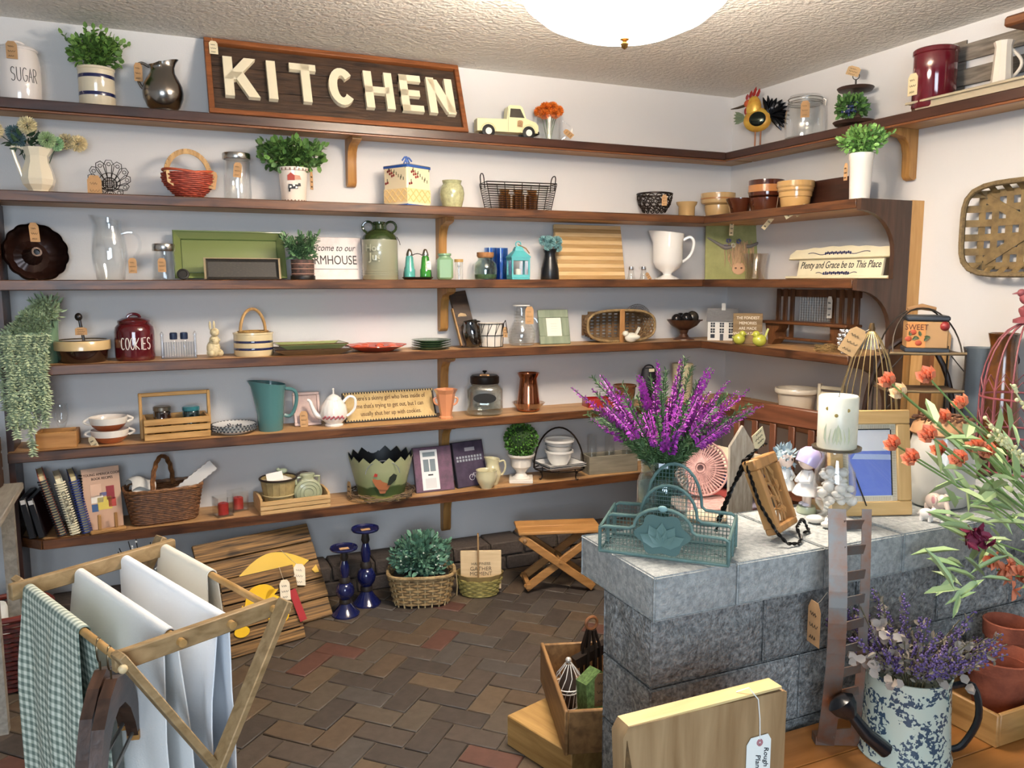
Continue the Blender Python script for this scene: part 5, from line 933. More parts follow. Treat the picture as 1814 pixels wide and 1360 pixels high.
for px, s_ in ((1309, -1), (1345, 1)):
    Q = Rw(4, px, .335); h = hgt(Q, 583); t = thing('yellow_bird', 'chartreuse ceramic bird with ' + ('tail down' if s_ < 0 else 'upright tail') + ' before the memories sign', 'figurine', Q, -.6); ym = GLZ('b9ba48', .25); part(t, 'body', MB().ball((0, 0, h*.36), (h*.4, h*.34, h*.36), 18).ball((-s_*h*.2, -.006, h*.7), (h*.22, h*.2, h*.22), 14), ym); part(t, 'tail', MB().bar((s_*h*.25, 0, h*.4), (s_*h*.46, 0, h*(.5 if s_ < 0 else 1.05)), h*.16, h*.1), ym); part(t, 'beak', MB().tube([(-s_*h*.38, -.01, h*.7), (-s_*h*.5, -.012, h*.68)], [.004, .001], 6), ym)
# wooden plate rack
A, C = Rw(4, 1362, .15), Rw(4, 1508, .15); c = (A+C)/2; w = abs(C.y-A.y); h = hgt(c, 512); t = thing('plate_rack', 'brown slatted wooden wall rack with ledge and wire mesh back', 'rack', c, -PI/2); rk = WOOD('6e4526', '4a2c16', 'z', .45, 5)
for i, x in enumerate((-.46, -.37, -.28, .22, .31, .40, .48)): part(t, 'slat', MB().box(x*w-.013, x*w+.013, .03, .04, .03, h, .002), rk)
part(t, 'top_rail', MB().box(-w/2, w/2, .041, .052, h*.86, h*.99, .002), rk); part(t, 'ledge', MB().box(-w*.52, w*.52, -.05, .05, h*.38, h*.43, .003), WOOD('6e4526', '4a2c16', 'x', .45, 5)); part(t, 'dowel', MB().tube([(-w*.42, 0, h*.12), (w*.42, 0, h*.12)], .007, 10), rk)
for x in (-.4, .4): part(t, 'scroll_bracket', MB().prism([(-.05, h*.38), (.05, h*.38), (.045, h*.3), (.02, h*.22), (.025, h*.1), (.0, 0), (-.025, .0), (-.03, h*.15), (-.045, h*.28)], -.03, .03, T3(x*w)), rk)
mb = MB()
for i in range(14): mb.tube([(-w*.22+w*.4*i/13, .056, h*.44), (-w*.22+w*.4*i/13, .056, h*.86)], .0009, 4)
for i in range(10): mb.tube([(-w*.22, .056, h*(.45+.4*i/9)), (w*.18, .056, h*(.45+.4*i/9))], .0009, 4)
part(t, 'wire_mesh', mb, M('9a958c', .4, .7)); price_tag(t, (w*.2, .02, h*.88), .03, .1, col='e9e4d6')
P = Rw(4, 1497, .3); t = thing('glass_ornament', 'clear faceted glass pinecone ornament on the fourth right shelf', 'ornament', P); mb = MB(); h = hgt(P, 575)
for j in range(6):
    for i in range(7): a = 2*PI*i/7+j*.45; q = .03*math.sin(PI*(.15+.75*j/6)); mb.ball((q*math.cos(a), q*math.sin(a), .012+h*.85*j/6), .009, 6)
part(t, 'facets', mb, GLASS('e8ecf0', 1, .02, 1.5, .2)); part(t, 'core', MB().lathe([(.02, 0), (.026, h*.3), (.02, h*.7), (0, h*.9)], 12), GLASS('dfe4ea', 1, .05, 1.5, .1))
P = Rw(4, 1462, .28); t = thing('straw_bundle', 'loose straw bird nest beside the glass ornament', 'nest', P); mb = MB()
for i in range(70):
    a = rnd.uniform(0, 2*PI); q = .045+rnd.uniform(-.01, .012); z = rnd.uniform(.004, .03); mb.tube([(q*math.cos(a+j*.35)*1.1, q*math.sin(a+j*.35), z+rnd.uniform(-.003, .006)) for j in range(4)], .0012, 4)
part(t, 'straw', mb, M('8f7446', .8, island=.3), stuff=True)
# ================================================================ FIFTH SHELF
A, C = B(5, 66, .19), B(5, 139, .19); w = C.x-A.x; c = (A+C)/2; h = hgt(c, 765); pw = WOOD('b98548', '96652f', 'x', .55, 5)
t = thing('pine_box', 'open pine box holding two glass goblets', 'box', (c.x, c.y+.045, c.z), -.06)
part(t, 'front', MB().box(-w/2, w/2, -.055, -.045, 0, h, .002), pw); part(t, 'back', MB().box(-w/2, w/2, .045, .055, 0, h, .002), pw); part(t, 'bottom', MB().box(-w/2+.01, w/2-.01, -.045, .045, 0, .008), pw)
for x in (-w/2, w/2-.01): part(t, 'end', MB().box(x, x+.01, -.045, .045, .008, h), pw)
for i, px in enumerate((80, 112)):
    Q = B(5, px, .145); Q.z += .0085; hh = hgt(Q, 716); r = .028; one('glass_goblet', MB().lathe([(r, 0), (r, .003), (.006, .012), (.005, hh*.38), (.012, hh*.42), (r*.9, hh*.6), (r, hh*.8), (r*.92, hh), (r*.86, hh), (r*.94, hh*.8), (r*.8, hh*.6), (0, hh*.48)], 24), G_CLR, ['clear stemmed goblet in the pine box nearer the trailing plant', 'clear stemmed goblet in the pine box nearer the soup bowls'][i], 'goblet', Q, group='goblets in the pine box')
P = B(5, 196, .15); w = wid(P, 70); r = w/2; h = hgt(P, 736); tc_ = GLZ('a85a34', .3); wh = GLZ('eee6da', .2)
for i, lb in enumerate(('lower two-handled terracotta and white soup bowl of the stacked pair', 'upper two-handled terracotta and white soup bowl, on top of its pair')):
    t = thing('soup_bowl', lb, 'bowl', P+Vector((i*-.003, 0, i*h*.47)), face(P)+.1*i, 'stacked soup bowls'); hb = h*.5; part(t, 'body', MB().lathe([(r*.55, 0), (r*.62, .003), (r*.85, hb*.35), (r*.93, hb*.55)], 36), tc_); part(t, 'glazed_rim', MB().lathe([(r*.93, hb*.5), (r*.97, hb*.7), (r, hb*.98), (r*.96, hb), (r*.9, hb*.6), (r*.5, hb*.15), (0, hb*.12)], 36), wh)
    for s_ in (-1, 1): part(t, 'ear_handle', MB().tube([(s_*(r*.95+r*.3*math.sin(PI*k/8)), 0, hb*(.5+.45*k/8)) for k in range(9)], .005, 7), wh)
    if i == 0: price_tag(t, (-r*1.0, -r*.6, hb*.62), .028, .06, rz=-.5, ry=-.5, col='d9c9a4')
# slatted caddy
A, C = B(5, 254, .19), B(5, 372, .19); w = C.x-A.x; c = (A+C)/2; h = hgt(c, 739); ht = hgt(c, 697); t = thing('slat_caddy', 'pine slat caddy with tall bar handle', 'caddy', (c.x, c.y+.07, c.z), .06); D0 = .075; cdm = WOOD('c39a5e', 'a0763c', 'x', .55, 6)
for i in range(3):
    for y in (-1, 1): part(t, 'slat', MB().box(-w/2, w/2, y*D0-.005, y*D0+.005, h*(.02+.34*i), h*(.3+.34*i), .002), cdm)
for x in (-1, 1): part(t, 'end_panel', MB().box(x*w/2-.005-x*.006, x*w/2+.005-x*.006, -D0+.006, D0-.006, 0, h*.97), cdm); part(t, 'handle_post', MB().box(x*(w/2+.005)-.006, x*(w/2+.005)+.006, -.012, .012, 0, ht, .002), WOOD('c39a5e', 'a0763c', 'z', .55, 6))
part(t, 'handle_bar', MB().box(-w/2-.012, w/2+.012, -.007, .007, ht-.016, ht, .003), cdm); part(t, 'floor_board', MB().box(-w/2+.012, w/2-.012, -D0+.006, D0-.006, 0, .006), cdm)
for x, nm_, lb in ((-.2, 'amber_jar', 'small amber jar with silver lid inside the slat caddy'), (.24, 'teal_jar', 'teal glass canning jar inside the slat caddy')):
    Q = Vector((c.x+x*w, c.y+.07, c.z+.007)); b = thing(nm_, lb, 'jar', Q); hh = hgt(Q, 719); r = .034; teal = nm_[0] == 't'
    part(b, 'glass_body', MB().lathe(wall_([(r*.9, 0), (r, .004), (r, hh*.8), (r*.9, hh*.85)], .003), 26), GLASS('3f8088', 1, .05, 1.5, .1) if teal else GLASS('8a6a3c', 1, .05, 1.5, .1)); part(b, 'lid', MB().lathe([(r*.95, hh*.84), (r*1.02, hh*.86), (r*1.02, hh*.97), (r*.9, hh), (0, hh)], 26), GLZ('2f7078', .15) if teal else M('8d8576', .3, .9))
P = B(5, 415, .14); r = wid(P, 82)/2; lbs = ['lowest of the white plates with black dashed rims', 'middle white plate with black dashed rim', 'top white plate with black dashed rim and floral centre']
for i in range(3):
    t = thing('checked_plate', lbs[i], 'plate', P+Vector((0, 0, .0105*i)), i*.1, 'stacked checked plates'); part(t, 'dish', MB().lathe([(r*.6, 0), (r*.65, .002), (r*.98, .016), (r, .018), (r*.97, .019), (r*.62, .006), (0, .0055)], 44), GLZ('e9e7e2', .15)); mb = MB()
    for k in range(36): mb.box(r*.93, r*1.003, -.004, .004, .0155, .0195, 0, T3(rz=2*PI*k/36))
    part(t, 'rim_dashes', mb, M('22262c', .4), stuff=True)
    if i == 2: part(t, 'floral_centre', bush(MB(), (0, 0, .007), (r*.3, r*.3, .0005), 40, .012, .007), M('3a3f48', .5), stuff=True)
P = B(5, 480, .14); w, h = wid(P, 58), hgt(P, 677); r = w/2; tl = GLASS('4f9a9c', .8, .12, 1.45, .10)
pitcher(P, [(r*.72, 0), (r*.76, .005), (r*.82, h*.35), (r*.98, h*.9), (r*1.04, h)], 'teal_pitcher', 'tall translucent teal plastic pitcher', M('4b7777', .22, coat=.3), face(P), .022, [(r*.98, 0, h*.86), (r*1.5, 0, h*.82), (r*1.65, 0, h*.66), (r*1.5, 0, h*.42), (r*1.2, 0, h*.28), (r*.85, 0, h*.3)], .008)
c, w, L, rx = lean(5, 522, 569, 695, .10, .06); t = thing('pink_photo_frame', 'faded pink picture frame leaning behind the teapot', 'picture frame', c, 0, rx=rx); pk = M('c9b0a8', .6)
for a in ((-w/2, w/2, 0, .012), (-w/2, w/2, L-.012, L), (-w/2, -w/2+.012, .012, L-.012), (w/2-.012, w/2, .012, L-.012)): part(t, 'rail', MB().box(a[0], a[1], -.01, .006, a[2], a[3], .002), pk)
part(t, 'print', MB().box(-w/2+.012, w/2-.012, -.001, .004, .012, L-.012), M('cdb5aa', .7, col2='b59a94', scale=25)); price_tag(t, (-.02, -.03, L*.42), .035, .07, rx=.1)
P = B(5, 592, .145); w, h = wid(P, 46), hgt(P, 687); r = w/2; t = thing('white_teapot', 'white fluted porcelain teapot with red floral band', 'teapot', P, face(P)); tp = GLZ('f0ebe4', .12); hb = h*.78
part(t, 'body', MB().lathe([(r*.7, 0), (r*.74, .006), (r*.6, .012), (r*.98, hb*.25), (r*1.05, hb*.45), (r*.95, hb*.68), (r*.65, hb*.88), (r*.55, hb*.92)], 48, wob=lambda a, v: 1+.018*math.cos(16*a)), tp); ld = part(t, 'lid', MB().lathe([(r*.6, hb*.9), (r*.56, hb*.95), (r*.3, hb*1.04), (r*.08, hb*1.08), (r*.06, h*.94), (r*.12, h*.97), (0, h)], 36), tp)
part(t, 'spout', MB().tube([(-r*.8, 0, hb*.3), (-r*1.3, 0, hb*.38), (-r*1.6, 0, hb*.62), (-r*1.8, 0, hb*.86), (-r*2.0, 0, hb*.9)], [.014, .012, .009, .007, .006], 10), tp); part(t, 'handle', MB().tube([(r*.75, 0, hb*.8), (r*1.2, 0, hb*.98), (r*1.65, 0, hb*.9), (r*1.65, 0, hb*.6), (r*1.3, 0, hb*.4), (r*1.0, 0, hb*.32)], .0065, 8), tp); mb = MB()
for i in range(16): a = -PI/2+(i-8)*.11; mb.ball((r*1.03*math.cos(a), r*1.03*math.sin(a), hb*.3+.004*(i % 3)), .005, 6)
part(t, 'floral_band', mb, M('a8535a', .4), stuff=True)
c, w, L, rx = lean(5, 612, 774, 692, .115, .05); t = thing('cookie_sign', 'long tan sign about a skinny girl and cookies, with dotted black border', 'sign', c, .0, rx=rx); part(t, 'board', MB().box(-w/2, w/2, -.004, .008, 0, L, .001), M('26231f', .6)); part(t, 'panel', MB().box(-w/2+.01, w/2-.01, -.007, -.004, .01, L-.01), M('c9ae78', .7, col2='b3965f', scale=12)); mb = MB()
for i in range(34):
    x = -w/2+w*(i+.5)/34
    for z in (.008, L-.008): mb.box(x-.003, x+.003, -.0085, -.0065, z-.004, z+.006)
part(t, 'border_teeth', mb, M('c9ae78', .7), stuff=True)
for i, s in enumerate(("There's a skinny girl who lives inside of", "me that's trying to get out, but I can", "usually shut her up with cookies.")): text(t, s, .03, (0, -.0078, L*(.77-.26*i)), M('4a2c1c', .8), sx=.73)
P = B(5, 790, .16); w, h = wid(P, 40), hgt(P, 689); r = w/2; t = thing('peach_vase', 'peach pottery vase with flared rim and small side handles', 'vase', P, face(P)); pc = GLZ('d38f66', .3); part(t, 'body', MB().lathe(wall_([(r*.6, 0), (r*.62, .006), (r*.52, .012), (r*.55, h*.2), (r*.75, h*.6), (r*.85, h*.85), (r*1.08, h)], .004), 8), pc, smooth=20)
for s_ in (-1, 1): part(t, 'handle', MB().tube([(s_*r*.8, 0, h*.72), (s_*r*1.05, 0, h*.66), (s_*r*.95, 0, h*.52), (s_*r*.68, 0, h*.45)], .005, 7), pc)
P = B(5, 859, .13); w, h = wid(P, 64), hgt(P, 656); r = w/2; t = thing('chalkboard_jar', 'big glass jar with black lid and oval chalkboard label', 'jar', P, face(P)); part(t, 'glass_body', MB().lathe(wall_([(r*.8, 0), (r*.93, .008), (r, h*.1), (r, h*.58), (r*.85, h*.68), (r*.74, h*.7)], .004), 36, sq=3.2), GLASS('e6eae4', 1, .02, 1.5, .09)); ld = part(t, 'lid', MB().lathe([(r*.78, h*.71), (r*.8, h*.73), (r*.8, h*.86), (r*.7, h*.9), (0, h*.92)], 36), M('171412', .35, .4)); part(ld, 'knob', MB().lathe([(r*.07, h*.9), (r*.06, h*.95), (r*.14, h*.98), (r*.1, h), (0, h)], 14), M('171412', .35, .4))
n = 24; mb = MB().add([(r*.62*math.cos(q), -r*1.06, h*.42+h*.115*math.sin(q)) for q in [2*PI*i/n for i in range(n)]], [tuple(range(n))]); part(t, 'oval_label', mb, mat= M('121210', .7)); price_tag(ld, (0, -r*.4, h*.93), .045, .02, rx=-1.2)
P = B(5, 936, .135); r = wid(P, 58)/2; h = hgt(P, 660); t = thing('glass_dish', 'shallow fluted glass dish under the copper vase', 'dish', P); part(t, 'dish', MB().lathe(wall_([(r*.55, 0), (r*.6, .004), (r*.8, .025), (r, .045)], .004), 40, wob=lambda a, v: 1+.03*math.cos(14*a)), GLASS('e8c9b0', 1, .05, 1.5, .14)); cp = M('b8795a', .16, 1); rr = wid(P, 46)/2; h -= .005
one('copper_vase', MB().lathe(wall_([(rr*.55*1.5, 0), (rr*.9, .006), (rr*.88, h*.2), (rr*.75, h*.6), (rr*.66, h*.85), (rr*.86, h)], .003), 36), cp, 'shiny copper vase standing in a glass dish', 'vase', P+Vector((0, 0, .005)))
A = B(5, 1059, .14); w = wid(A, 48); t = thing('red_dish', 'small rectangular red dish', 'dish', A, -.15); h = hgt(A, 704); a, d = w/2, .045; rd = GLZ('9c1f1e', .25)
part(t, 'bottom', MB().box(-a, a, -d, d, 0, .005), rd)
for q in ((-a, a, -d, -d+.005), (-a, a, d-.005, d), (-a, -a+.005, -d, d), (a-.005, a, -d, d)): part(t, 'wall', MB().box(q[0], q[1], q[2], q[3], .003, h, .001), rd)
P = B(5, 1106, .13); bowl(P, wid(P, 42)/2, hgt(P, 681), 'brown_crock', 'brown glazed crock behind the purple heather', GLZ('6a4128', .2), [(.7, 0), (.75, .04), (.9, .6), (.92, .85), (1, .9), (1, 1)], cat='crock')
P = B(5, 1148, .13); h = hgt(P, 645); t = thing('black_bottle_bag', 'black wine-bag shaped bottle cover with handle behind the heather', 'bag', P); part(t, 'bag_body', MB().lathe([(.04, 0), (.045, .01), (.048, h*.6), (.04, h*.85), (.035, h*.9), (0, h*.9)], 20, sy=.7), M('16161c', .6)); part(t, 'handle', MB().tube(hoop(.03, h*.1, h*.88, 10), .004, 6), M('16161c', .6)); part(t, 'cream_flap', MB().box(-.02, .012, -.036, -.033, h*.82, h*.9), M('d9cfae', .7))
P = B(5, 1208, .13); h = hgt(P, 643); r = wid(P, 36)/2; t = thing('cream_canister', 'plain cream enamel canister behind the heather', 'canister', P); part(t, 'body', MB().lathe([(r, 0), (r, h*.88), (r*1.04, h*.89), (r*1.04, h*.98), (r*.95, h), (0, h)], 30), M('b9ae8c', .4))
# right wing of the fifth shelf
P = Rw(5, 1410, .25); r = wid(P, 78)/2; h = hgt(P, 687); bowl(P, r, h, 'mixing_bowl', 'large cream mixing bowl with rolled rim behind the chair', GLZ('cfc4b2', .25), [(.62, 0), (.66, .04), (.8, .35), (.9, .8), (1.02, .86), (1.04, .95), (1, 1)]); Q = Rw(5, 1362, .26); t = thing('cream_plate', 'cream plate beside the large mixing bowl', 'plate', Q); r = .085; part(t, 'dish', MB().lathe([(r*.6, 0), (r*.98, .018), (r, .021), (r*.6, .007), (0, .006)], 36), GLZ('ddd4c4', .2))
P = Rw(5, 1470, .2); t = thing('shutter_rack', 'small whitewashed louvred rack beside the mixing bowl', 'rack', P, -PI/2+.3); h = hgt(P, 681)
for x in (-.055, .055): part(t, 'stile', MB().box(x-.007, x+.007, -.008, .008, 0, h), M('c9bfa8', .7))
for i in range(6): part(t, 'louvre', MB().bar((-.05, 0, h*(.1+.16*i)), (.05, 0, h*(.1+.16*i)), .006, .016, (0, .5, 1)), M('bfb49a', .7))
# ================================================================ LOWEST SHELF
bk = M('1a1b20', .4)
for px, lb, ln in ((68, 'black binder nearest the end of the lowest shelf', .16), (84, 'black binder leaning against the cookbooks', .2)):
    P = B(6, px, .14); h = hgt(P, 872); t = thing('black_binder', lb, 'binder', P+Vector((0, 0, .002)), -.1, 'black binders'); t.rotation_euler = (0, -ln, -.1); part(t, 'cover', MB().box(-.012, .012, -.09, .09, .004, h, .003), bk); part(t, 'spine_label', MB().box(-.008, .008, -.0915, -.09, h*.86, h*.96), M('d9d9d9', .6))
books = [(110, 832, '1f1a18', 'e2cf9e', 'tall spiral cookbook with red and cream cover edges', .24), (132, 838, 'e9dfbe', 'e9dfbe', 'cream spiral-bound cookbook with printed spine', .2), (152, 836, '27346e', 'dccb98', 'navy blue spiral-bound cookbook beside the outward-facing one', .16)]
for px, yt, sp, pg, lb, ln in books:
    P = B(6, px, .15); h = hgt(P, yt); t = thing('spiral_cookbook', lb, 'book', P+Vector((0, 0, .004)), 0, 'spiral cookbooks'); t.rotation_euler = (0, -ln, .15); part(t, 'pages', MB().box(-.010, .010, -.075, .09, .002, h, .001), M(pg, .8)); part(t, 'cover', MB().box(-.012, -.010, -.08, .092, 0, h+.003).box(.010, .012, -.08, .092, 0, h+.003), M('b5442f' if sp == '1f1a18' else sp, .5)); mb = MB()
    for i in range(22): z = h*(.03+.94*i/22); mb.tube([(.018*math.sin(q), -.08-.012*math.cos(q)+.004, z) for q in [-1.9+3.8*j/6 for j in range(7)]], .003, 5)
    part(t, 'spiral_binding', mb, M('15151a' if sp == '1f1a18' else sp, .4), stuff=True)
    if pg == 'e9dfbe': text(t, 'COOK BOOK', .022, (0, -.096, h*.5), M('26221e', .8), ry=PI/2, name='spine_print')
P = B(6, 187, .19); h = hgt(P, 832); w = wid(P, 66); t = thing('front_cookbook', 'spiral cookbook facing out with pink illustrated cover', 'book', P+Vector((0, 0, .004)), face(P)+.2, rx=-.12); part(t, 'pages', MB().box(-w/2, w/2, .002, .03, .002, h, .001), M('e6d9b4', .8)); part(t, 'cover', MB().box(-w/2-.002, w/2+.002, 0, .002, 0, h+.002), M('c9a48a', .5)); mb = MB()
for i in range(20): z = h*(.04+.92*i/20); mb.tube([(-w/2-.008*math.sin(q), .012-.018*math.cos(q), z) for q in [.2+2.6*j/6 for j in range(7)]], .003, 5)
part(t, 'spiral_binding', mb, M('1a1614', .4), stuff=True); ik = M('3a2a22', .8); text(t, 'YOUNG AMERICA COOK', .014, (.004, -.0008, h*.9), ik, sx=.85); text(t, 'BOOK RECIPES', .014, (.004, -.0008, h*.83), ik, sx=.85)
for x, z, sx_, sz_, c_, nm_ in ((-.022, .64, .02, .05, 'd9b49a', 'printed_cook'), (-.02, .5, .022, .03, 'efe6d6', 'printed_apron'), (.03, .58, .015, .055, '8e2f36', 'printed_child'), (.034, .42, .014, .035, 'b5443c', 'printed_chair'), (.006, .42, .026, .05, 'd8c25a', 'printed_box'), (-.03, .36, .012, .03, '3f5c86', 'printed_jar'), (.004, .57, .014, .014, '6a6a92', 'printed_bowl')): part(t, nm_, MB().box(x-sx_, x+sx_, -.0012, 0, h*z-sz_/2, h*z+sz_/2), M(c_, .6))
Q = B(6, 192, .225); t = thing('book_easel', 'small wooden easel bar propping the front cookbook', 'book stand', Q, face(P)+.2); part(t, 'ledge', MB().box(-.065, .065, -.012, .012, 0, .014, .003), WOOD('b98d55', '94693a', 'x', .5, 5))
for x in (-.03, .03): part(t, 'peg', MB().box(x-.006, x+.006, -.008, .002, .014, .075, .002), WOOD('b98d55', '94693a', 'z', .5, 5))
# wicker hamper
P = B(6, 292, .13); w = wid(P, 138); h = hgt(P, 858); ht = hgt(P, 808); a = w/2; t = thing('wicker_basket', 'brown wicker market basket with tall arched handle', 'basket', P, face(P)+.12); wkb = M('7d5230', .55, col2='4a2c18', scale=60)
mb = MB(); weave(mb, lambda v: .84+.16*v, .006, h*.95, 17, 36, .018, .0048, a*.98, .085, 4); part(t, 'woven_sides', mb, wkb, stuff=True); mb = MB()
for k in range(2): mb.tube([(x, y, z+.003*math.sin(i*1.3+k*PI)) for i, (x, y, z) in enumerate(ringpts(1.0, h*.97, 60, a, .087, 4))], .0055, 6, True)
part(t, 'braided_rim', mb, M('8f6138', .55, col2='5c3a1f', scale=60)); part(t, 'base_board', MB().lathe([(.82, 0), (.84, .006), (0, .008)], 40, sx=a*.98, sy=.085, sq=4), wkb); mb = MB(); hp = [(x*.0+y, x, z) for x, y, z in hoop(.085, ht-h*.9, h*.9, 18)]
hp = [(y*math.sin(.5)*1.2, y*math.cos(.5), z) for x, y, z in hp]
for k in range(3): mb.tube([(x+.006*math.cos(i*1.1+k*2.1), y, z+.004*math.sin(i*1.1+k*2.1)) for i, (x, y, z) in enumerate(hp)], .0055, 6)
part(t, 'arched_handle', mb, M('8a5a32', .5, col2='5c3a1f', scale=60))
X0 = Vector((P.x, P.y, P.z)); cl = thing('folded_cloth', 'folded white cloth poking out of the wicker basket', 'cloth', (P.x-a*.55, P.y, P.z+h*.80), face(P)+.2); part(cl, 'folds', MB().sheet(lambda u, v: (-.045+.09*u+.008*math.sin(v*6), -.05+.1*v, .03+.035*math.sin(PI*v)+.012*math.sin(u*5)), 10, 14).sheet(lambda u, v: (-.04+.08*u, -.045+.09*v, .012+.03*math.sin(PI*v)), 8, 12), M('dedad2', .8))
Q = (P.x+a*.12, P.y-.01, P.z+.08); t = thing('scalloped_board', 'white scalloped-edge board sticking out of the wicker basket', 'board', Q, face(P), rx=0); t.rotation_euler = (0, .92, face(P)); L0 = wid(P, 105)*1.0; hw_ = .022; out = [(-hw_, 0), (hw_, 0)]+[(hw_+(.004 if i % 2 else 0), L0*i/20) for i in range(1, 20)]+[(hw_, L0), (-hw_, L0)]+[(-hw_-(.004 if i % 2 else 0), L0*i/20) for i in range(19, 0, -1)]; part(t, 'panel', MB().prism(out, -.004, .004), M('e2ded8', .6))
for px, bk_, lb in ((396, .175, 'red candle in a square glass holder, the one set forward'), (422, .11, 'red candle in a square glass holder, the one set back')):
    P = B(6, px, bk_); w = wid(P, 30); h = w*1.25; a = w/2; t = thing('glass_votive', lb, 'candle', P, face(P)+.35, 'red votive candles'); mb = MB()
    for k in range(4): part(t, 'glass_pane', MB().box(-a, a, -a, -a+.003, 0, h, 0, T3(rz=k*PI/2)), G_CLR)
    part(t, 'glass_base', MB().box(-a+.003, a-.003, -a+.003, a-.003, 0, .006), G_CLR); cdl = part(t, 'wax', MB().lathe([(a*.65, .007), (a*.65, h*.62), (a*.5, h*.66), (0, h*.63)], 20), M('a8302c', .4)); part(cdl, 'wick', MB().tube([(0, 0, h*.63), (.001, 0, h*.72)], .001, 5), blackm)
# crate with bushel basket and canister
A, C = B(6, 459, .225), B(6, 584, .225); c = (A+C)/2; w = C.x-A.x; h = hgt(c, 882); t = thing('open_crate', 'pale wood crate with cut-out slots holding a bushel basket', 'crate', (c.x, c.y+.08, c.z), .05); pc_ = WOOD('d6b482', 'bd9760', 'x', .6, 6); D0 = .085
for y in (-1, 1):
    for i in range(3): part(t, 'slat', MB().box(-w/2, w/2, y*D0-.005, y*D0+.005, h*(.0+.34*i), h*(.27+.36*i), .001), pc_)
for x in (-1, 1): part(t, 'end_panel', MB().prism([(-D0, 0), (D0, 0), (D0, h*1.15), (D0*.5, h*1.3), (-D0*.5, h*1.3), (-D0, h*1.15)], x*(w/2-.006)-.005, x*(w/2-.006)+.005, T3(rz=PI/2) @ Matrix.Scale(-1, 4, (0, 1, 0))), pc_)
part(t, 'bottom', MB().box(-w/2+.012, w/2-.012, -D0+.006, D0-.006, 0, .005), pc_)
Q = Vector((c.x-w*.18, c.y+.08, c.z+.0055)); r = wid(Q, 66)/2; hb = hgt(Q, 846); t = thing('bushel_basket', 'small slatted bushel basket with dark rim and a bird card', 'basket', Q, .1); 
for i in range(16): a = 2*PI*i/16; part(t, 'stave', MB().add([(r*.72*math.cos(a-.18), r*.72*math.sin(a-.18), 0), (r*.72*math.cos(a+.18), r*.72*math.sin(a+.18), 0), (r*.98*math.cos(a+.19), r*.98*math.sin(a+.19), hb), (r*.98*math.cos(a-.19), r*.98*math.sin(a-.19), hb)]+[((r*.72-.003)*math.cos(a-.18), (r*.72-.003)*math.sin(a-.18), 0), ((r*.72-.003)*math.cos(a+.18), (r*.72-.003)*math.sin(a+.18), 0), ((r*.98-.003)*math.cos(a+.19), (r*.98-.003)*math.sin(a+.19), hb), ((r*.98-.003)*math.cos(a-.19), (r*.98-.003)*math.sin(a-.19), hb)], [(0, 1, 2, 3), (7, 6, 5, 4), (1, 0, 4, 5), (2, 1, 5, 6), (3, 2, 6, 7), (0, 3, 7, 4)]), M('a89464', .7, var=.15, scale=30))
part(t, 'dark_rim', MB().tube(ringpts(r*1.0, hb, 36), .005, 6, True), M('2c2018', .5)); part(t, 'hoop_band', MB().tube(ringpts(r*.87, hb*.45, 36), .0035, 6, True), M('b8a678', .7)); part(t, 'basket_floor', MB().lathe([(r*.7, 0), (r*.7, .004), (0, .004)], 24), M('8d7a50', .8))
part(t, 'paper_napkins', MB().sheet(lambda u, v: (-r*.8+1.6*r*u, -r*.6+1.2*r*v, hb*(.9+.2*math.sin(PI*u)*math.sin(PI*v))), 9, 9), M('e2ddd2', .8)); part(t, 'card', MB().box(-.035, .035, -.001, .001, 0, .035, 0, T3(-.02, -.03, hb*.98, rx=-.3, ry=-.1)), M('efece4', .7)); part(t, 'bird', MB().ball((.02, 0, hb*1.22), (.022, .014, .012), 10).ball((.0, 0, hb*1.28), .009, 8), M('8d9a84', .5))
Q = Vector((c.x+w*.22, c.y+.05, c.z+.0055)); r = wid(Q, 50)/2; hh = hgt(Q, 838); t = thing('sage_canteen', 'sage green round moulded ceramic canteen in the crate', 'canteen', Q, .0); sg_ = GLZ('a3a888', .4); X = T3(0, 0, r*1.0, rx=PI/2); part(t, 'disc_body', MB().lathe([(0, -.022), (r*.8, -.022), (r, -.012), (r, .012), (r*.8, .022), (0, .022)], 36, X), sg_); mb = MB()
for k in (.35, .6, .85): mb.tube(ringpts(r*k, .023, 30), .002, 5, True, X)
part(t, 'ring_relief', mb, sg_); part(t, 'neck', MB().lathe([(r*.5, r*1.9), (r*.42, r*2.05), (r*.55, hh*.96), (r*.5, hh), (0, hh)], 20, sy=.6), sg_)
for s_ in (-1, 1): part(t, 'lug', MB().tube([(s_*r*.4, 0, hh*.9), (s_*r*.85, 0, hh*.88), (s_*r*.8, 0, r*1.6)], .006, 7), sg_)
Q = Vector((c.x+w*.2, c.y+.13, c.z+.0055)); one('dark_ring', MB().tube([(.05*math.cos(q), 0, .052+.05*math.sin(q)+.03) for q in [i*PI/12 for i in range(24)]], .005, 6, True).box(-.02, .02, -.003, .003, .0, .03), M('2c2018', .5), 'dark bentwood ring standing behind the canteen', 'ring', Q)
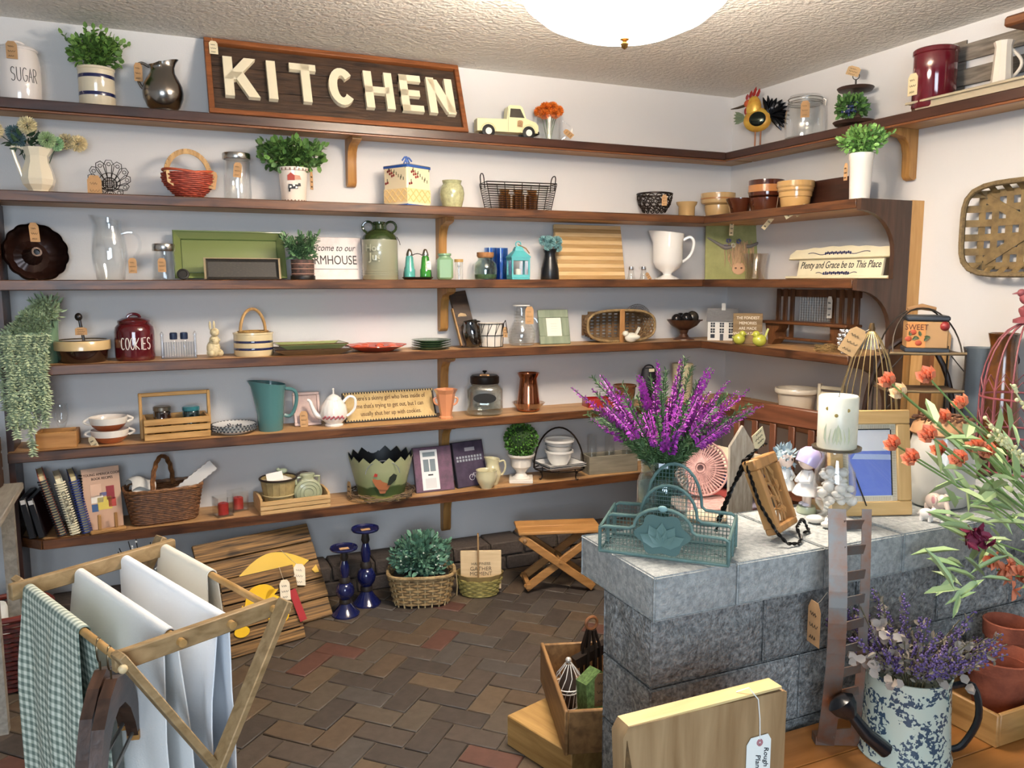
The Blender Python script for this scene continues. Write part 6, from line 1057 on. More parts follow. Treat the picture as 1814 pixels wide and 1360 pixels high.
# rooster bucket
P = B(6, 676, .14); w, h = wid(P, 116), hgt(P, 800); r = w/2; t = thing('rooster_bucket', 'painted zigzag-rim bucket with a rooster, set in a twig wreath', 'bucket', P, face(P)+.05); n = 64; vs_ = []; zig = lambda i: 1 if (i % 4 < 2) else 0
def bk(rr0, rr1, off):
    out = []
    for j, (q, k) in enumerate(((0, .68), (.25, .76), (.55, .86), (.8, .94))): out.append([((r*k+off)*math.cos(2*PI*i/n), (r*k+off)*math.sin(2*PI*i/n), h*q) for i in range(n)])
    out.append([((r*(.96+.04*(1-abs((i % 4)-2)/2))+off)*math.cos(2*PI*i/n), (r*(.96+.04*(1-abs((i % 4)-2)/2))+off)*math.sin(2*PI*i/n), h*(.88+.12*(1-abs((i % 4)-2)/2))) for i in range(n)]); return out
o_, i_ = bk(0, 0, 0), bk(0, 0, -.003); mb = MB()
def rows(mb, R_, rev):
    base = [p for row in R_ for p in row]; fs = []
    for j in range(len(R_)-1):
        for i in range(n): k = (i+1) % n; f = (j*n+i, j*n+k, (j+1)*n+k, (j+1)*n+i); fs.append(f[::-1] if rev else f)
    mb.add(base, fs)
rows(mb, o_, False)
def rbm():
    m, nt, N, L, Pn = newmat('painted_bucket'); Pn.inputs['Roughness'].default_value = .45; tc = N.new('ShaderNodeTexCoord'); sp = N.new('ShaderNodeSeparateXYZ'); L.new(tc.outputs['Object'], sp.inputs[0]); nz = N.new('ShaderNodeTexNoise'); nz.inputs['Scale'].default_value = 18; L.new(tc.outputs['Object'], nz.inputs['Vector'])
    ma = N.new('ShaderNodeMath'); ma.operation = 'MULTIPLY_ADD'; ma.inputs[1].default_value = .03; L.new(nz.outputs[0], ma.inputs[0]); L.new(sp.outputs[2], ma.inputs[2]); mr = N.new('ShaderNodeMapRange'); mr.inputs[1].default_value = .015; mr.inputs[2].default_value = h+.015; L.new(ma.outputs[0], mr.inputs[0]); cr_ = N.new('ShaderNodeValToRGB'); L.new(mr.outputs[0], cr_.inputs[0]); e = cr_.color_ramp.elements; e[0].color = lin('8a8a4a'); e[1].color = lin('9ea27a')
    for p_, c_ in ((.1, '9a9450'), (.14, '4a5a30'), (.32, '3f4f2c'), (.36, '8f9a6c'), (.7, 'a3a880')): x = e.new(p_); x.color = lin(c_)
    L.new(cr_.outputs[0], Pn.inputs['Base Color']); return m
part(t, 'painted_wall', mb, rbm()); mb = MB(); rows(mb, i_, True); mb.lathe([(r*.67, .002), (0, .003)], 40); part(t, 'black_lining', mb, M('14171a', .5)); part(t, 'wire_bail', MB().tube([(x, -r*.85-.01, z) for x, y, z in hoop(r*.5, h*.28, h*.66, 14)], .0018, 5), M('b9bcc0', .3, .8))
def flat(mb, pts, wr, z0): return ondisc(mb, pts, wr, z0, .0025)
part(t, 'painted_rooster_body', flat(flat(MB(), [(-.035, .02), (-.02, .0), (.02, -.004), (.035, .02), (.0, .035), (-.025, .06), (-.04, .062), (-.045, .04)], r*.84, h*.3), [(-.02, .0), (-.012, -.02), (.01, -.02), (.02, .0)], r*.8, h*.3), M('9c5a2c', .5)); part(t, 'painted_tail', flat(MB(), [(.02, .02), (.035, .02), (.06, .04), (.066, .06), (.05, .07), (.03, .055)], r*.88, h*.3), M('22281e', .5)); part(t, 'painted_comb', flat(MB(), [(-.04, .06), (-.024, .06), (-.022, .072), (-.034, .076)], r*.88, h*.3), M('a82c20', .5)); mb = MB()
for i in range(90):
    a = rnd.uniform(0, 2*PI); q = r*.95+rnd.uniform(-.012, .015); z = rnd.uniform(.004, .035); mb.tube([(q*math.cos(a+j*.16), q*math.sin(a+j*.16), max(.002, z+rnd.uniform(-.004, .006))) for j in range(4)], .002, 4)
part(t, 'twig_wreath', mb, M('6d5a44', .8, island=.4), stuff=True); price_tag(t, (-r*.98, -.03, h*.4), .03, .08, rz=-1.0, col='a88a60')
# framed prints
c, w, L, rx = lean(6, 738, 806, 790, .17, .11); t = thing('door_print', 'canvas print of a white door in a purple brick wall', 'picture', c, .0, rx=rx); part(t, 'canvas', MB().box(-w/2, w/2, 0, .016, 0, L, .001), M('4d3a48', .6)); part(t, 'printed_wall', MB().box(-w/2+.004, w/2-.004, -.001, 0, .004, L-.004), M('735066', .6, col2='55404f', scale=25)); wm = M('e6e6e4', .5); part(t, 'printed_surround', MB().box(-w*.32, w*.12, -.002, -.001, .01, L*.93), wm); gy = M('77848a', .4)
for q in ((-.26, -.12, .45, .72), (-.09, .05, .45, .72), (-.26, .06, .78, .88)): part(t, 'printed_pane', MB().box(w*q[0], w*q[1], -.0028, -.002, L*q[2], L*q[3]), gy)
part(t, 'printed_letterbox', MB().box(-w*.16, -w*.03, -.0028, -.002, L*.36, L*.39), M('25282c', .4)); part(t, 'printed_lower_panel', MB().box(-w*.24, w*.04, -.0026, -.002, L*.08, L*.3), M('cfd0d0', .5))
c, w, L, rx = lean(6, 809, 868, 780, .15, .09); t = thing('shopfront_print', 'purple canvas print of a shop front with a white bicycle', 'picture', c, .18, rx=rx); part(t, 'canvas', MB().box(-w/2, w/2, 0, .02, 0, L, .001), M('1d1a24', .6)); part(t, 'printed_front', MB().box(-w/2+.004, w/2-.004, -.001, 0, .004, L-.004), M('4a3d52', .6, col2='372c40', scale=20)); part(t, 'printed_sign', MB().box(-w*.12, w*.2, -.002, -.001, L*.78, L*.86), M('a3a0a8', .6)); mb = MB()
for i in range(9):
    for j in range(2): x = -w*.42+w*.095*i; mb.box(x, x+w*.06, -.002, -.001, L*(.56+.07*j), L*(.61+.07*j))
part(t, 'printed_window_panes', mb, M('9aa0a8', .5), stuff=True); mb = MB()
for x in (-.0, .2): mb.tube([(x*w+.014*math.cos(q), -.0015, L*.2+.014*math.sin(q)) for q in [i*PI/8 for i in range(16)]], .001, 4, True)
mb.tube([(0, -.0015, L*.2), (w*.06, -.0015, L*.29), (w*.16, -.0015, L*.28), (w*.2, -.0015, L*.2)], .001, 4).tube([(w*.06, -.0015, L*.29), (w*.1, -.0015, L*.2), (w*.16, -.0015, L*.28)], .001, 4); part(t, 'printed_bicycle', mb, M('dedee2', .5))
ivy = GLZ('d3cba4', .25); P = B(6, 873, .15); h = hgt(P, 811); r = wid(P, 30)/2; pitcher(P, [(r*.6, 0), (r*.64, .004), (r*.95, h*.3), (r, h*.45), (r*.75, h*.72), (r*.7, h*.82), (r*.85, h)], 'cream_creamer', 'small ivory creamer pitcher behind the sugar bowl', ivy, face(P), .012, [(r*.75, 0, h*.85), (r*1.3, 0, h*.9), (r*1.5, 0, h*.7), (r*1.3, 0, h*.45), (r*.95, 0, h*.35)], .0045, cat='creamer')
P = B(6, 862, .205); h = hgt(P, 832); bowl(P, wid(P, 38)/2, h, 'sugar_bowl', 'small ivory sugar bowl in front of the creamer', ivy, [(.5, 0), (.54, .05), (.85, .35), (1, .65), (.95, .9), (1.0, 1)])
P = B(6, 923, .15); hp = hgt(P, 803); r = wid(P, 44)/2; t = thing('topiary', 'round boxwood topiary ball in a white urn', 'potted plant', P, face(P)); um = M('e3ddd2', .5); part(t, 'urn', MB().lathe(wall_([(r*.55, hp*.2), (r*.35, hp*.3), (r*.45, hp*.4), (r*.8, hp*.55), (r*.85, hp*.85), (r*1.1, hp*.93), (r*1.12, hp)], .005), 36), um); part(t, 'plinth', MB().box(-r*.95, r*.95, -r*.95, r*.95, 0, hp*.14, .003).lathe([(r*.75, hp*.13), (r*.6, hp*.2), (0, hp*.22)], 28), um); R0 = wid(P, 60)/2; mb = MB(); 
for i in range(650):
    z = 1-2*(i+.5)/650; a = i*2.399963; q = math.sqrt(1-z*z); d = Vector((q*math.cos(a), q*math.sin(a), z)); mb.leaf(Vector((0, 0, hp+R0*.82))+d*R0*rnd.uniform(.82, .95), d+rv()*.7, rv(), .014, .011, .2)
part(t, 'foliage', mb, M('4c7a2c', .5, island=.55), stuff=True); part(t, 'moss_core', MB().ball((0, 0, hp+R0*.82), R0*.82, 20), M('2c4420', .9))
# plates and bowls on an iron stand
P = B(6, 990, .15); r = wid(P, 96)/2; hz = .045; hh = hgt(P, 757); t = thing('iron_stand', 'dark iron stand with arched handle carrying plates and bowls', 'stand', P, face(P)); im = M('2b211a', .45, .6); mb = MB(); mb.tube(ringpts(r*.9, hz, 36, 1, .75), .0035, 6, True); part(t, 'ring', mb, im); part(t, 'crossbars', MB().tube([(-r*.88, 0, hz-.004), (r*.88, 0, hz-.004)], .003, 6).tube([(0, -r*.66, hz-.004), (0, r*.66, hz-.004)], .003, 6), im); part(t, 'arched_handle', MB().tube([(x, y, z) for x, y, z in hoop(r*.92, hh-hz, hz, 20)], .0045, 7), im)
for a in (PI*.25, PI*.75, PI*1.25, PI*1.75): part(t, 'scroll_foot', MB().tube([(r*.9*math.cos(a), r*.68*math.sin(a), hz), (r*.86*math.cos(a), r*.65*math.sin(a), hz*.4), (r*.92*math.cos(a), r*.7*math.sin(a), .004), (r*1.0*math.cos(a), r*.76*math.sin(a), .008)], .003, 6), im)
for i, lb in enumerate(('lower white square plate on the iron stand', 'upper white square plate on the iron stand')): rplate(P+Vector((0, 0, hz+.004+.010*i)), r*1.55, r*1.35, face(P)+.5+.04*i, 'white_plate', lb, GLZ('e6e4df', .15), GLZ('3a3a3e'), .018, group='plates on the iron stand')
z0 = P.z+hz+.02; rr = wid(P, 54)/2; H_ = (hgt(P, 777)-hz-.02)
for i, lb in enumerate(('lower white bowl nested on the square plates', 'upper white bowl with grey line, nested in another')): bowl(Vector((P.x, P.y, z0+i*H_*.42)), rr*(.93+.07*i), H_*.58, 'white_bowl', lb, GLZ('e9e6e0', .15), [(.55, 0), (.6, .05), (.8, .4), (.92, .8), (1, .86), (1, 1)], bands=((.9, .62, .66, GLZ('5a6470')),) if i else (), group='bowls on the iron stand')
# grey planter box with three cylinder glasses
A, C = B(6, 1046, .19), B(6, 1128, .19); c = (A+C)/2; w = C.x-A.x; h = hgt(c, 806); gb = WOOD('8a8474', '6d6656', 'x', .7, 6); t = thing('grey_box', 'long greyed wooden box holding three cylinder glasses', 'box', (c.x, c.y+.05, c.z), -.08); part(t, 'front', MB().box(-w/2, w/2, -.055, -.045, 0, h, .002), gb); part(t, 'back', MB().box(-w/2, w/2, .045, .055, 0, h, .002), gb); part(t, 'bottom', MB().box(-w/2+.01, w/2-.01, -.045, .045, 0, .006), gb)
for x in (-w/2, w/2-.01): part(t, 'end', MB().box(x, x+.01, -.045, .045, 0, h), gb)
for i, px in enumerate((1048, 1079, 1110)):
    Q = B(6, px, .14); Q.z += .0065; hh = hgt(Q, 770); one('cylinder_glass', MB().lathe(wall_([(.024, 0), (.027, .004), (.027, hh)], .003), 24), G_CLR, ['cylinder glass in the grey box beside the iron stand', 'middle cylinder glass in the grey box', 'cylinder glass in the grey box beside the flower jar'][i], 'glass', Q, group='glasses in the grey box')
# right wing, lowest shelf: pale pink wicker hampers
# ================================================================ FLOOR IN FRONT OF THE BACK WALL
def pear_sign(loc, rz, lean_, w, L, label, pears, name='plank_sign', nb=5):
    t = thing(name, label, 'sign', loc, rz, rx=-lean_); bm2 = WOOD('a57d4a', '0c0704', 'X', .7, 5, knots=6, bump=.5)
    for i in range(nb): part(t, 'plank', MB().box(-w/2+rnd.uniform(-.004, .004), w/2+rnd.uniform(-.004, .004), -.008+rnd.uniform(-.003, .001), .008, L*i/nb+.0025, L*(i+1)/nb-.0025, .002), bm2)
    part(t, 'backing', MB().box(-w/2+.01, w/2-.01, .006, .0085, L*.01, L*.99), M('140d08', .9))
    for x in (-w*.3, w*.3): part(t, 'batten', MB().box(x-.02, x+.02, .0085, .018, L*.05, L*.95), bm2)
    for pts, c_ in pears: part(t, 'yellow_cutout', MB().prism([(x*w, z*L) for x, z in pts], -.015, -.0105), M(c_, .5))
    return t
BL, BR = Vector((-2.793, -.628, 0)), Vector((-2.505, -.552, 0)); rz = math.atan2(BR.y-BL.y, BR.x-BL.x)
sun = [(-.32+.64*(i/12), .72+.2*math.sin(PI*i/12)) for i in range(13)]+[(.2, .66), (-.2, .66)]
sf = [(.0+.2*math.cos(a), .68+.15*math.sin(a)) for a in [PI*.05+PI*.9*i/10 for i in range(11)]]+[(-.24, .58), (-.1, .54), (0, .6)]
sf2 = [(.1, .74), (.24, .72), (.17, .66), (.26, .6), (.16, .56), (.22, .48), (.1, .5), (.02, .58)]
el = lambda x, z, a, b: [(x+a*math.cos(q), z+b*math.sin(q)) for q in [2*PI*i/16 for i in range(16)]]
t = pear_sign(Vector((-2.595, -.438, 0)), rz, .62, .5, .43, 'large rustic plank sign with a yellow sun cut-out, leaning on the wall', [([(-.2+.62*(i/14), .60+.16*math.sin(PI*i/14)) for i in range(15)]+[(.36, .56), (-.12, .52)], 'd9b322'), ([(.42, .5), (.47, .54), (.48, .46), (.44, .46)], 'd8b03a')])
price_tag(t, (.16, -.02, .25), .05, .095, ry=.25, col='eadfc8', string=(.1, -.016, .33))
t = pear_sign((BL+BR)/2, rz, .36, .303, .30, 'small rustic plank sign with yellow flower cut-outs in front of another', [(sf, 'efc01c'), (sf2, 'efc01c'), (el(-.32, .3, .1, .07), 'efc01c'), (el(.18, .36, .14, .09), 'efc01c'), ([(-.34, .5), (-.26, .62), (-.2, .5), (-.28, .4)], 'efc01c')], nb=6)
price_tag(t, (.1, -.02, .245), .042, .08, ry=.1, col='eadfc8', string=(.09, -.016, .3)); part(t, 'red_ribbon', MB().bar((.125, -.018, .2), (.15, -.02, .07), .03, .002, (0, -1, 0)), M('a3262c', .6)); part(t, 'prop_leg', MB().bar((0, .02, .2), (0, .15, -.03), .03, .012), WOOD('a8824e', '7d5a30', 'y', .6, 5))
part(t, 'painted_pot', MB().prism([(-.14, .15), (-.05, .15), (-.045, .13), (-.145, .13)], -.013, -.009), M('9c6238', .6))
blu = GLZ('141a48', .1); ring_m = M('2a2420', .5)
for px, py, yt, lb in ((617, 1096, 968, 'short cobalt blue glass candlestick'), (655, 1076, 934, 'tall cobalt blue glass candlestick behind the short one')):
    Q = on(2, 0, px, py); Q = Vector((Q.x, Q.y+.05, 0)); h = hgt(Q, yt); r = wid(Q, 50)/2; t = thing('blue_candlestick', lb, 'candlestick', Q, 0, 'blue candlesticks'); k = h
    part(t, 'foot', MB().lathe([(r, 0), (r, .008), (r*.85, k*.05), (r*.55, k*.12), (r*.35, k*.18), (0, k*.19)], 32), blu); part(t, 'collar', MB().lathe([(r*.42, k*.18), (r*.45, k*.2), (r*.4, k*.24), (0, k*.24)], 24), ring_m)
    part(t, 'bulb', MB().lathe([(r*.36, k*.24), (r*.62, k*.31), (r*.68, k*.37), (r*.55, k*.44), (r*.35, k*.48), (0, k*.49)], 32), blu); part(t, 'collar', MB().lathe([(r*.38, k*.48), (r*.42, k*.51), (r*.34, k*.56), (0, k*.56)], 24), ring_m)
    part(t, 'stem', MB().lathe([(r*.26, k*.56), (r*.36, k*.66), (r*.34, k*.72), (r*.22, k*.8), (0, k*.8)], 28), blu); part(t, 'neck', MB().lathe([(r*.22, k*.8), (r*.3, k*.84), (r*.22, k*.94), (0, k*.94)], 24), ring_m); dsh = part(t, 'dish', MB().lathe([(r*.4, k*.93), (r*.95, k*.965), (r*1.0, k*.985), (r*.96, k), (r*.85, k*.98), (0, k*.975)], 36), blu)
    part(dsh, 'price_sticker', MB().box(-.02, .02, -.018, .006, k*.978, k*.982), M('b48d62', .8))
P = Vector((-1.955, -.375, 0)); w = wid(P, 120); h = hgt(P, 1008); a = w/2; t = thing('greenery_basket', 'oval woven basket full of glossy dark foliage by the wall', 'planter basket', P, face(P)); wv = M('a08458', .7, col2='6a5230', scale=45); mb = MB(); weave(mb, lambda v: .82+.18*v, .01, h*.94, 10, 26, .03, .0075, a*.95, .1, 3.2); part(t, 'woven_sides', mb, wv, stuff=True); mb = MB(); stakes_(mb, lambda v: .83+.18*v, 0, h*.95, 26, .004, a*.94, .1, 3.2); part(t, 'uprights', mb, M('b8a074', .7), stuff=True)
part(t, 'rim', MB().tube(ringpts(1.02, h*.97, 48, a*.96, .104, 3.2), .008, 7, True), M('b39a6e', .7, col2='7d6440', scale=40)); part(t, 'liner', MB().lathe([(.82, .004), (.9, h*.9), (0, h*.86)], 36, sx=a*.9, sy=.09, sq=3.2), M('2c241a', .9)); hh = hgt(P, 950)
part(t, 'foliage', bush(sprigs(MB(), (0, 0, h*.85), 26, .16, .8, .03, .016, 6), (0, 0, h+.06), (a*.82, .09, hh-h-.05), 620, .034, .02), M('5c836c', .45, island=.6), 'dark glossy leaves', stuff=True); part(t, 'ribbon', MB().tube([(a*1.02, -.02, h*.9), (a*1.05, -.03, h*.5), (a*1.03, -.03, h*.2)], .003, 5), M('8d7a58', .8))
mb = MB()
for i in range(40): d = rv().normalized(); mb.ball((d.x*a*.75, d.y*.08-.02, h+.06+d.z*.07), .004, 6)
part(t, 'seed_buds', mb, M('cfd6c8', .5), stuff=True)
P = Vector((-1.685, -.40, 0)); w = wid(P, 84); h = hgt(P, 1012); a = w/2; t = thing('small_basket', 'small yellow-green wicker basket with scalloped rim and thin bail', 'basket', P, face(P)); mb = MB(); weave(mb, lambda v: .78+.22*v, .004, h*.8, 8, 24, .025, .006, a*.95, .075, 0); part(t, 'woven_sides', mb, M('a89a58', .7, col2='7d7038', scale=50), stuff=True); part(t, 'scalloped_band', MB().lathe([(.96, h*.72), (1.0, h*.8), (1.06, h*1.0), (1.03, h*1.0), (.94, h*.74)], 48, sx=a*.95, sy=.077, wob=lambda q, v: 1+.025*math.cos(12*q)), M('8f7848', .7)); part(t, 'bottom', MB().lathe([(.78, 0), (.78, .004), (0, .004)], 30, sx=a*.95, sy=.075), M('7d7038', .8)); mb = MB(); hp_ = hoop(.06, hgt(P, 945)-h*.8, h*.8, 18); mb.tube([(-.005+y, x, z) for x, y, z in hp_], .004, 6); part(t, 'bail_handle', mb, M('8a6a40', .6))
Q = Vector((P.x+.0, P.y-.02, P.z+.03)); w = wid(Q, 72); L = hgt(Q, 976); t = thing('gather_sign', 'pale wood block sign standing in the small basket', 'sign', Q, face(Q), rx=-.06); part(t, 'board', MB().box(-w/2, w/2, -.006, .006, 0, L, .002), WOOD('dcc39a', 'ccb086', 'x', .6, 6)); ik = M('6b5a44', .8); text(t, 'HAPPINESS', .018, (0, -.0068, L*.66), ik); text(t, 'GATHER', .026, (0, -.0068, L*.53), ik); text(t, 'MOMENT', .024, (0, -.0068, L*.4), ik); part(t, 'rule', MB().box(-w*.3, w*.3, -.0068, -.006, L*.3, L*.305).box(-w*.3, w*.3, -.0068, -.006, L*.25, L*.255), ik)
# folding X stool
t = thing('folding_stool', 'pine folding stool with slatted seat and crossed legs', 'stool', (-1.315, -.46, 0), -.3); sw_ = WOOD('c09058', '9c6d38', 'x', .5, 5); sl = WOOD('b5854e', '8f6334', 'x', .5, 5); HW = .185; SH = .285
part(t, 'seat_slat', MB().box(-HW-.01, HW+.01, -.105, -.012, SH-.002, SH+.012, .003), sw_); part(t, 'seat_slat', MB().box(-HW-.01, HW+.01, -.008, .085, SH-.002, SH+.012, .003), sw_)
for y in (-.085, .055):
    part(t, 'leg', MB().bar((-HW, y, SH-.012), (HW*.85, y, .018), .018, .036, (0, 0, 1), .003), sl); part(t, 'leg', MB().bar((HW, y+.02, SH-.012), (-HW*.85, y+.02, .018), .018, .036, (0, 0, 1), .003), sl)
part(t, 'pivot_rod', MB().tube([(0, -.1, SH*.52), (0, .085, SH*.52)], .007, 8), sl); part(t, 'bolt_head', MB().ball((-HW+.02, -.097, SH-.03), (.01, .005, .01), 10), M('8a6a48', .5))
for x in (-HW*.8, HW*.8): part(t, 'stretcher', MB().bar((x, -.09, .035), (x, .08, .035), .02, .02), sl)
# ================================================================ LEFT FOREGROUND: drying rack with towels and hangers
RZ = .8; A0, A1 = Vector((-3.285, -1.87, RZ)), Vector((-2.998, -1.702, RZ)); N0, N1 = Vector((-3.098, -2.31, RZ)), Vector((-2.815, -2.172, RZ))
rk = thing('drying_rack', 'folding wooden laundry rack with crossed legs and round dowels', 'drying rack', (-3.05, -2.0, 0)); OR = Vector((-3.05, -2.0, 0)); rw_ = WOOD('a08660', '7d6440', 'x', .6, 7); g0 = lambda v: Vector(v)-OR
part(rk, 'top_bar', MB().bar(g0(A0)-(A1-A0)*.06, g0(A1)+(A1-A0)*.04, .016, .034, (0, 0, 1), .002), rw_); part(rk, 'top_bar', MB().bar(g0(N0), g0(N1), .016, .034, (0, 0, 1), .002), rw_)
DW = []
for f_ in (.04, .36, .67, .96):
    a, b = A0.lerp(A1, f_), N0.lerp(N1, f_); DW.append((a, b)); part(rk, 'dowel', MB().tube([g0(a)+(a-b).normalized()*.02, g0(b)-(a-b).normalized()*.02], .0075, 10), WOOD('b8935f', '98743f', 'y', .5, 5))
nrm = Vector((.45, -.89, 0))
def legs(p0, p1, off, zc=.55):
    u = (p1-p0); m = (p0+p1)/2; o = nrm*off
    for s_, q in ((1, p0), (-1, p1)):
        top = Vector((q.x, q.y, RZ+.02))+o*(1 if s_ > 0 else 1.8); cr = Vector((m.x, m.y, zc))+o*(1 if s_ > 0 else 1.8); d = cr-top; bot = top+d*((RZ+.02-.012)/(RZ+.02-zc)); part(rk, 'leg', MB().bar(g0(top), g0(bot), .014, .034, (nrm.x, nrm.y, 0), .002), rw_); part(rk, 'peg', MB().ball(g0(Vector((q.x, q.y, RZ))+o*1.9), (.008, .008, .008), 8), M('cbb58c', .5))
legs(N0, N1, .018); legs(A0, A1, -.018)
def towel(i, t0, t1, drop, mat, label, name='tea_towel', back=None, fold=.006):
    a, b = DW[i]; d = (b-a); L = d.length*(t1-t0); d.normalize(); p = a+d*(a-b).length*t0; rz_ = math.atan2(d.y, d.x); t = thing(name, label, 'towel', (p.x, p.y, p.z), rz_, 'towels on the drying rack'); back = back or drop*.9; R0 = .0095; arcl = PI*R0; k = rnd.random()*6; SV = [-drop*(1-i/24)**.8 for i in range(24)]+[arcl*i/11 for i in range(12)]+[arcl+back*((i+1)/24)**1.25 for i in range(24)]
    def cl(u, v, off=0):
        s = SV[int(round(v*59))]; r = R0+off
        if s < 0: y, z = -r, s
        elif s > PI*R0: y, z = r, -(s-PI*R0)
        else: q = s/R0; y, z = -r*math.cos(q), r*math.sin(q)
        dn = max(0, -z); wv_ = (math.sin(u*9+k)+.6*math.sin(u*21+k*2))*fold*min(1, dn/.15)
        y += (wv_+dn*.03*(1 if y > 0 else -1)*0) + (-.012 if y < 0 else .012)*min(1, dn/.2)
        return (u*L+.01*math.sin(z*7+k)*min(1, dn*3)+(u-.5)*dn*.06, y, z)
    mb = MB().sheet(lambda u, v: cl(u, v, .0025), 26, 60); n0 = len(mb.v); mb.sheet(lambda u, v: cl(u, v), 26, 60); n1 = 26*60
    mb.f = mb.f[:len(mb.f)//2]+[tuple(reversed(f)) for f in mb.f[len(mb.f)//2:]]
    edge = [j*26 for j in range(60)]; edge2 = [j*26+25 for j in range(60)]
    for e, rev in ((edge, 0), (edge2, 1)):
        for q0, q1 in zip(e, e[1:]): f = (q0, q1, q1+n1, q0+n1); mb.f.append(f[::-1] if rev else f)
    for j in (0, 59):
        for q in range(25): f = (j*26+q, j*26+q+1, j*26+q+1+n1, j*26+q+n1); mb.f.append(f if j else f[::-1])
    part(t, 'cloth', mb, mat, smooth=80); return t
def gingham():
    m, nt, N, L, Pn = newmat('gingham'); Pn.inputs['Roughness'].default_value = .9; tc = N.new('ShaderNodeTexCoord'); sp = N.new('ShaderNodeSeparateXYZ'); L.new(tc.outputs['Object'], sp.inputs[0]); outs = []
    for ax in (0, 2):
        mu = N.new('ShaderNodeMath'); mu.operation = 'MULTIPLY'; mu.inputs[1].default_value = 2*PI/.0165; L.new(sp.outputs[ax], mu.inputs[0]); si = N.new('ShaderNodeMath'); si.operation = 'SINE'; L.new(mu.outputs[0], si.inputs[0]); mr = N.new('ShaderNodeMapRange'); mr.inputs[1].default_value = -.35; mr.inputs[2].default_value = .35; L.new(si.outputs[0], mr.inputs[0]); outs.append(mr.outputs[0])
    ad = N.new('ShaderNodeMath'); ad.operation = 'ADD'; L.new(outs[0], ad.inputs[0]); L.new(outs[1], ad.inputs[1]); hf = N.new('ShaderNodeMath'); hf.operation = 'MULTIPLY'; hf.inputs[1].default_value = .5; L.new(ad.outputs[0], hf.inputs[0]); cr = N.new('ShaderNodeValToRGB'); L.new(hf.outputs[0], cr.inputs[0]); e = cr.color_ramp.elements; e[0].color = lin('d3d8ca'); e[1].color = lin('65746a'); x = e.new(.5); x.color = lin('9ba698'); L.new(cr.outputs[0], Pn.inputs['Base Color']); return m
linen = M('e4e4e2', .9, bump=.15, bscale=300); cream_l = M('ddd8ca', .9, bump=.15, bscale=300)
towel(0, .03, .66, .62, gingham(), 'green and white gingham towel hanging on the rack'); towel(1, .0, .93, .6, linen, 'white towel hanging beside the gingham one', fold=.008); towel(2, .0, .96, .62, M('e9edf2', .9, bump=.15, bscale=300), 'bright white towel hanging between two other pale towels', fold=.009); towel(3, .0, .5, .4, cream_l, 'short cream towel on the rack rail nearest the plank signs')
dk_h = WOOD('4d362a', '33221a', 'x', .35, 5); a, b = DW[0]; dd = (b-a).normalized()
for f_, lb, o_ in ((.80, 'dark wooden trouser hanger hooked on the rack, the inner one', .0), (.90, 'dark wooden trouser hanger hooked on the rack, the outer one', .02)):
    p = a.lerp(b, f_); t = thing('trouser_hanger', lb, 'hanger', (p.x, p.y, p.z), -PI/2-.24+o_, 'hangers on the drying rack'); t.scale = (.62, .9, .9); out = [(-.21, -.235), (-.19, -.255), (-.165, -.24), (-.15, -.2), (-.1, -.15), (-.05, -.125), (0, -.12), (.05, -.125), (.1, -.15), (.15, -.2), (.165, -.24), (.19, -.255), (.21, -.235), (.2, -.19), (.16, -.13), (.08, -.075), (.02, -.055), (-.02, -.055), (-.08, -.075), (-.16, -.13), (-.2, -.19)]
    n = len(out)//2; mb = MB(); top_ = out[12:][::-1]; 
    up_ = [(-.21, -.225), (-.19, -.165), (-.14, -.105), (-.07, -.07), (0, -.055), (.07, -.07), (.14, -.105), (.19, -.165), (.21, -.225)]; lo_ = [(-.175, -.245), (-.15, -.2), (-.11, -.155), (-.06, -.125), (0, -.115), (.06, -.125), (.11, -.155), (.15, -.2), (.175, -.245)]
    for q in range(8): mb.prism([up_[q], up_[q+1], lo_[q+1], lo_[q]], -.011, .011)
    part(t, 'yoke', mb, dk_h); part(t, 'hook', MB().tube([(0, 0, -.056), (0, 0, -.035)]+[(-.0+.021*math.cos(q)*1.0, 0, -.013+.023*math.sin(q)) for q in [-PI/2+PI*1.55*i/12 for i in range(13)]], .002, 6), M('7d6f58', .3, 1)); part(t, 'trouser_bar', MB().tube([(-.165, 0, -.232), (.165, 0, -.232)], .004, 8), M('8d8a85', .4, .8)); [part(t, 'end_tip', MB().box(x-.018, x+.018, -.012, .012, -.25, -.232), M('a8793f', .5)) for x in (-.19, .19)]
P = on(2, 0, 22, 1222); t = thing('red_basket', 'large dark red woven floor basket beside the rack', 'basket', (P.x, P.y+.09, 0), 0); mb = MB(); Rb = .135; Hb = .27; weave(mb, lambda v: Rb*(.78+.22*math.sin(PI*(.25+.5*v))), .008, Hb*.95, 15, 24, .004, .0085); part(t, 'woven_body', mb, M('5a1f18', .5, col2='32100d', scale=50), stuff=True); part(t, 'rim', MB().tube(ringpts(Rb*.97, Hb, 36), .011, 8, True), M('6a261c', .5)); part(t, 'base_disc', MB().lathe([(Rb*.85, 0), (Rb*.9, .01), (0, .012)], 28), M('32100d', .7)); q = Vector((P.x-.045, P.y+.06, .014)); one('white_roll', MB().lathe([(.04, 0), (.042, .01), (.042, .27), (.038, .285), (.012, .287), (.012, .28), (0, .28)], 24), M('e9ece8', .8), 'white paper roll standing in the red basket', 'roll', q)
t = thing('grey_side_table', 'grey-washed plank table at the left end of the shelves', 'table', (-3.72, -.66, 0), .0); gt = WOOD('9a9488', '78726a', 'y', .7, 6)
for i in range(4): part(t, 'top_plank', MB().box(-.26+i*.13, -.132+i*.13, -.28-.03*(i % 2), .28, .68, .705, .003), gt)
part(t, 'apron', MB().box(-.22, .22, -.22, -.2, .6, .679), gt)
for x in (-.21, .21):
    for y in (-.2, .22): part(t, 'leg', MB().box(x-.02, x+.02, y-.02, y+.02, 0, .679), gt)
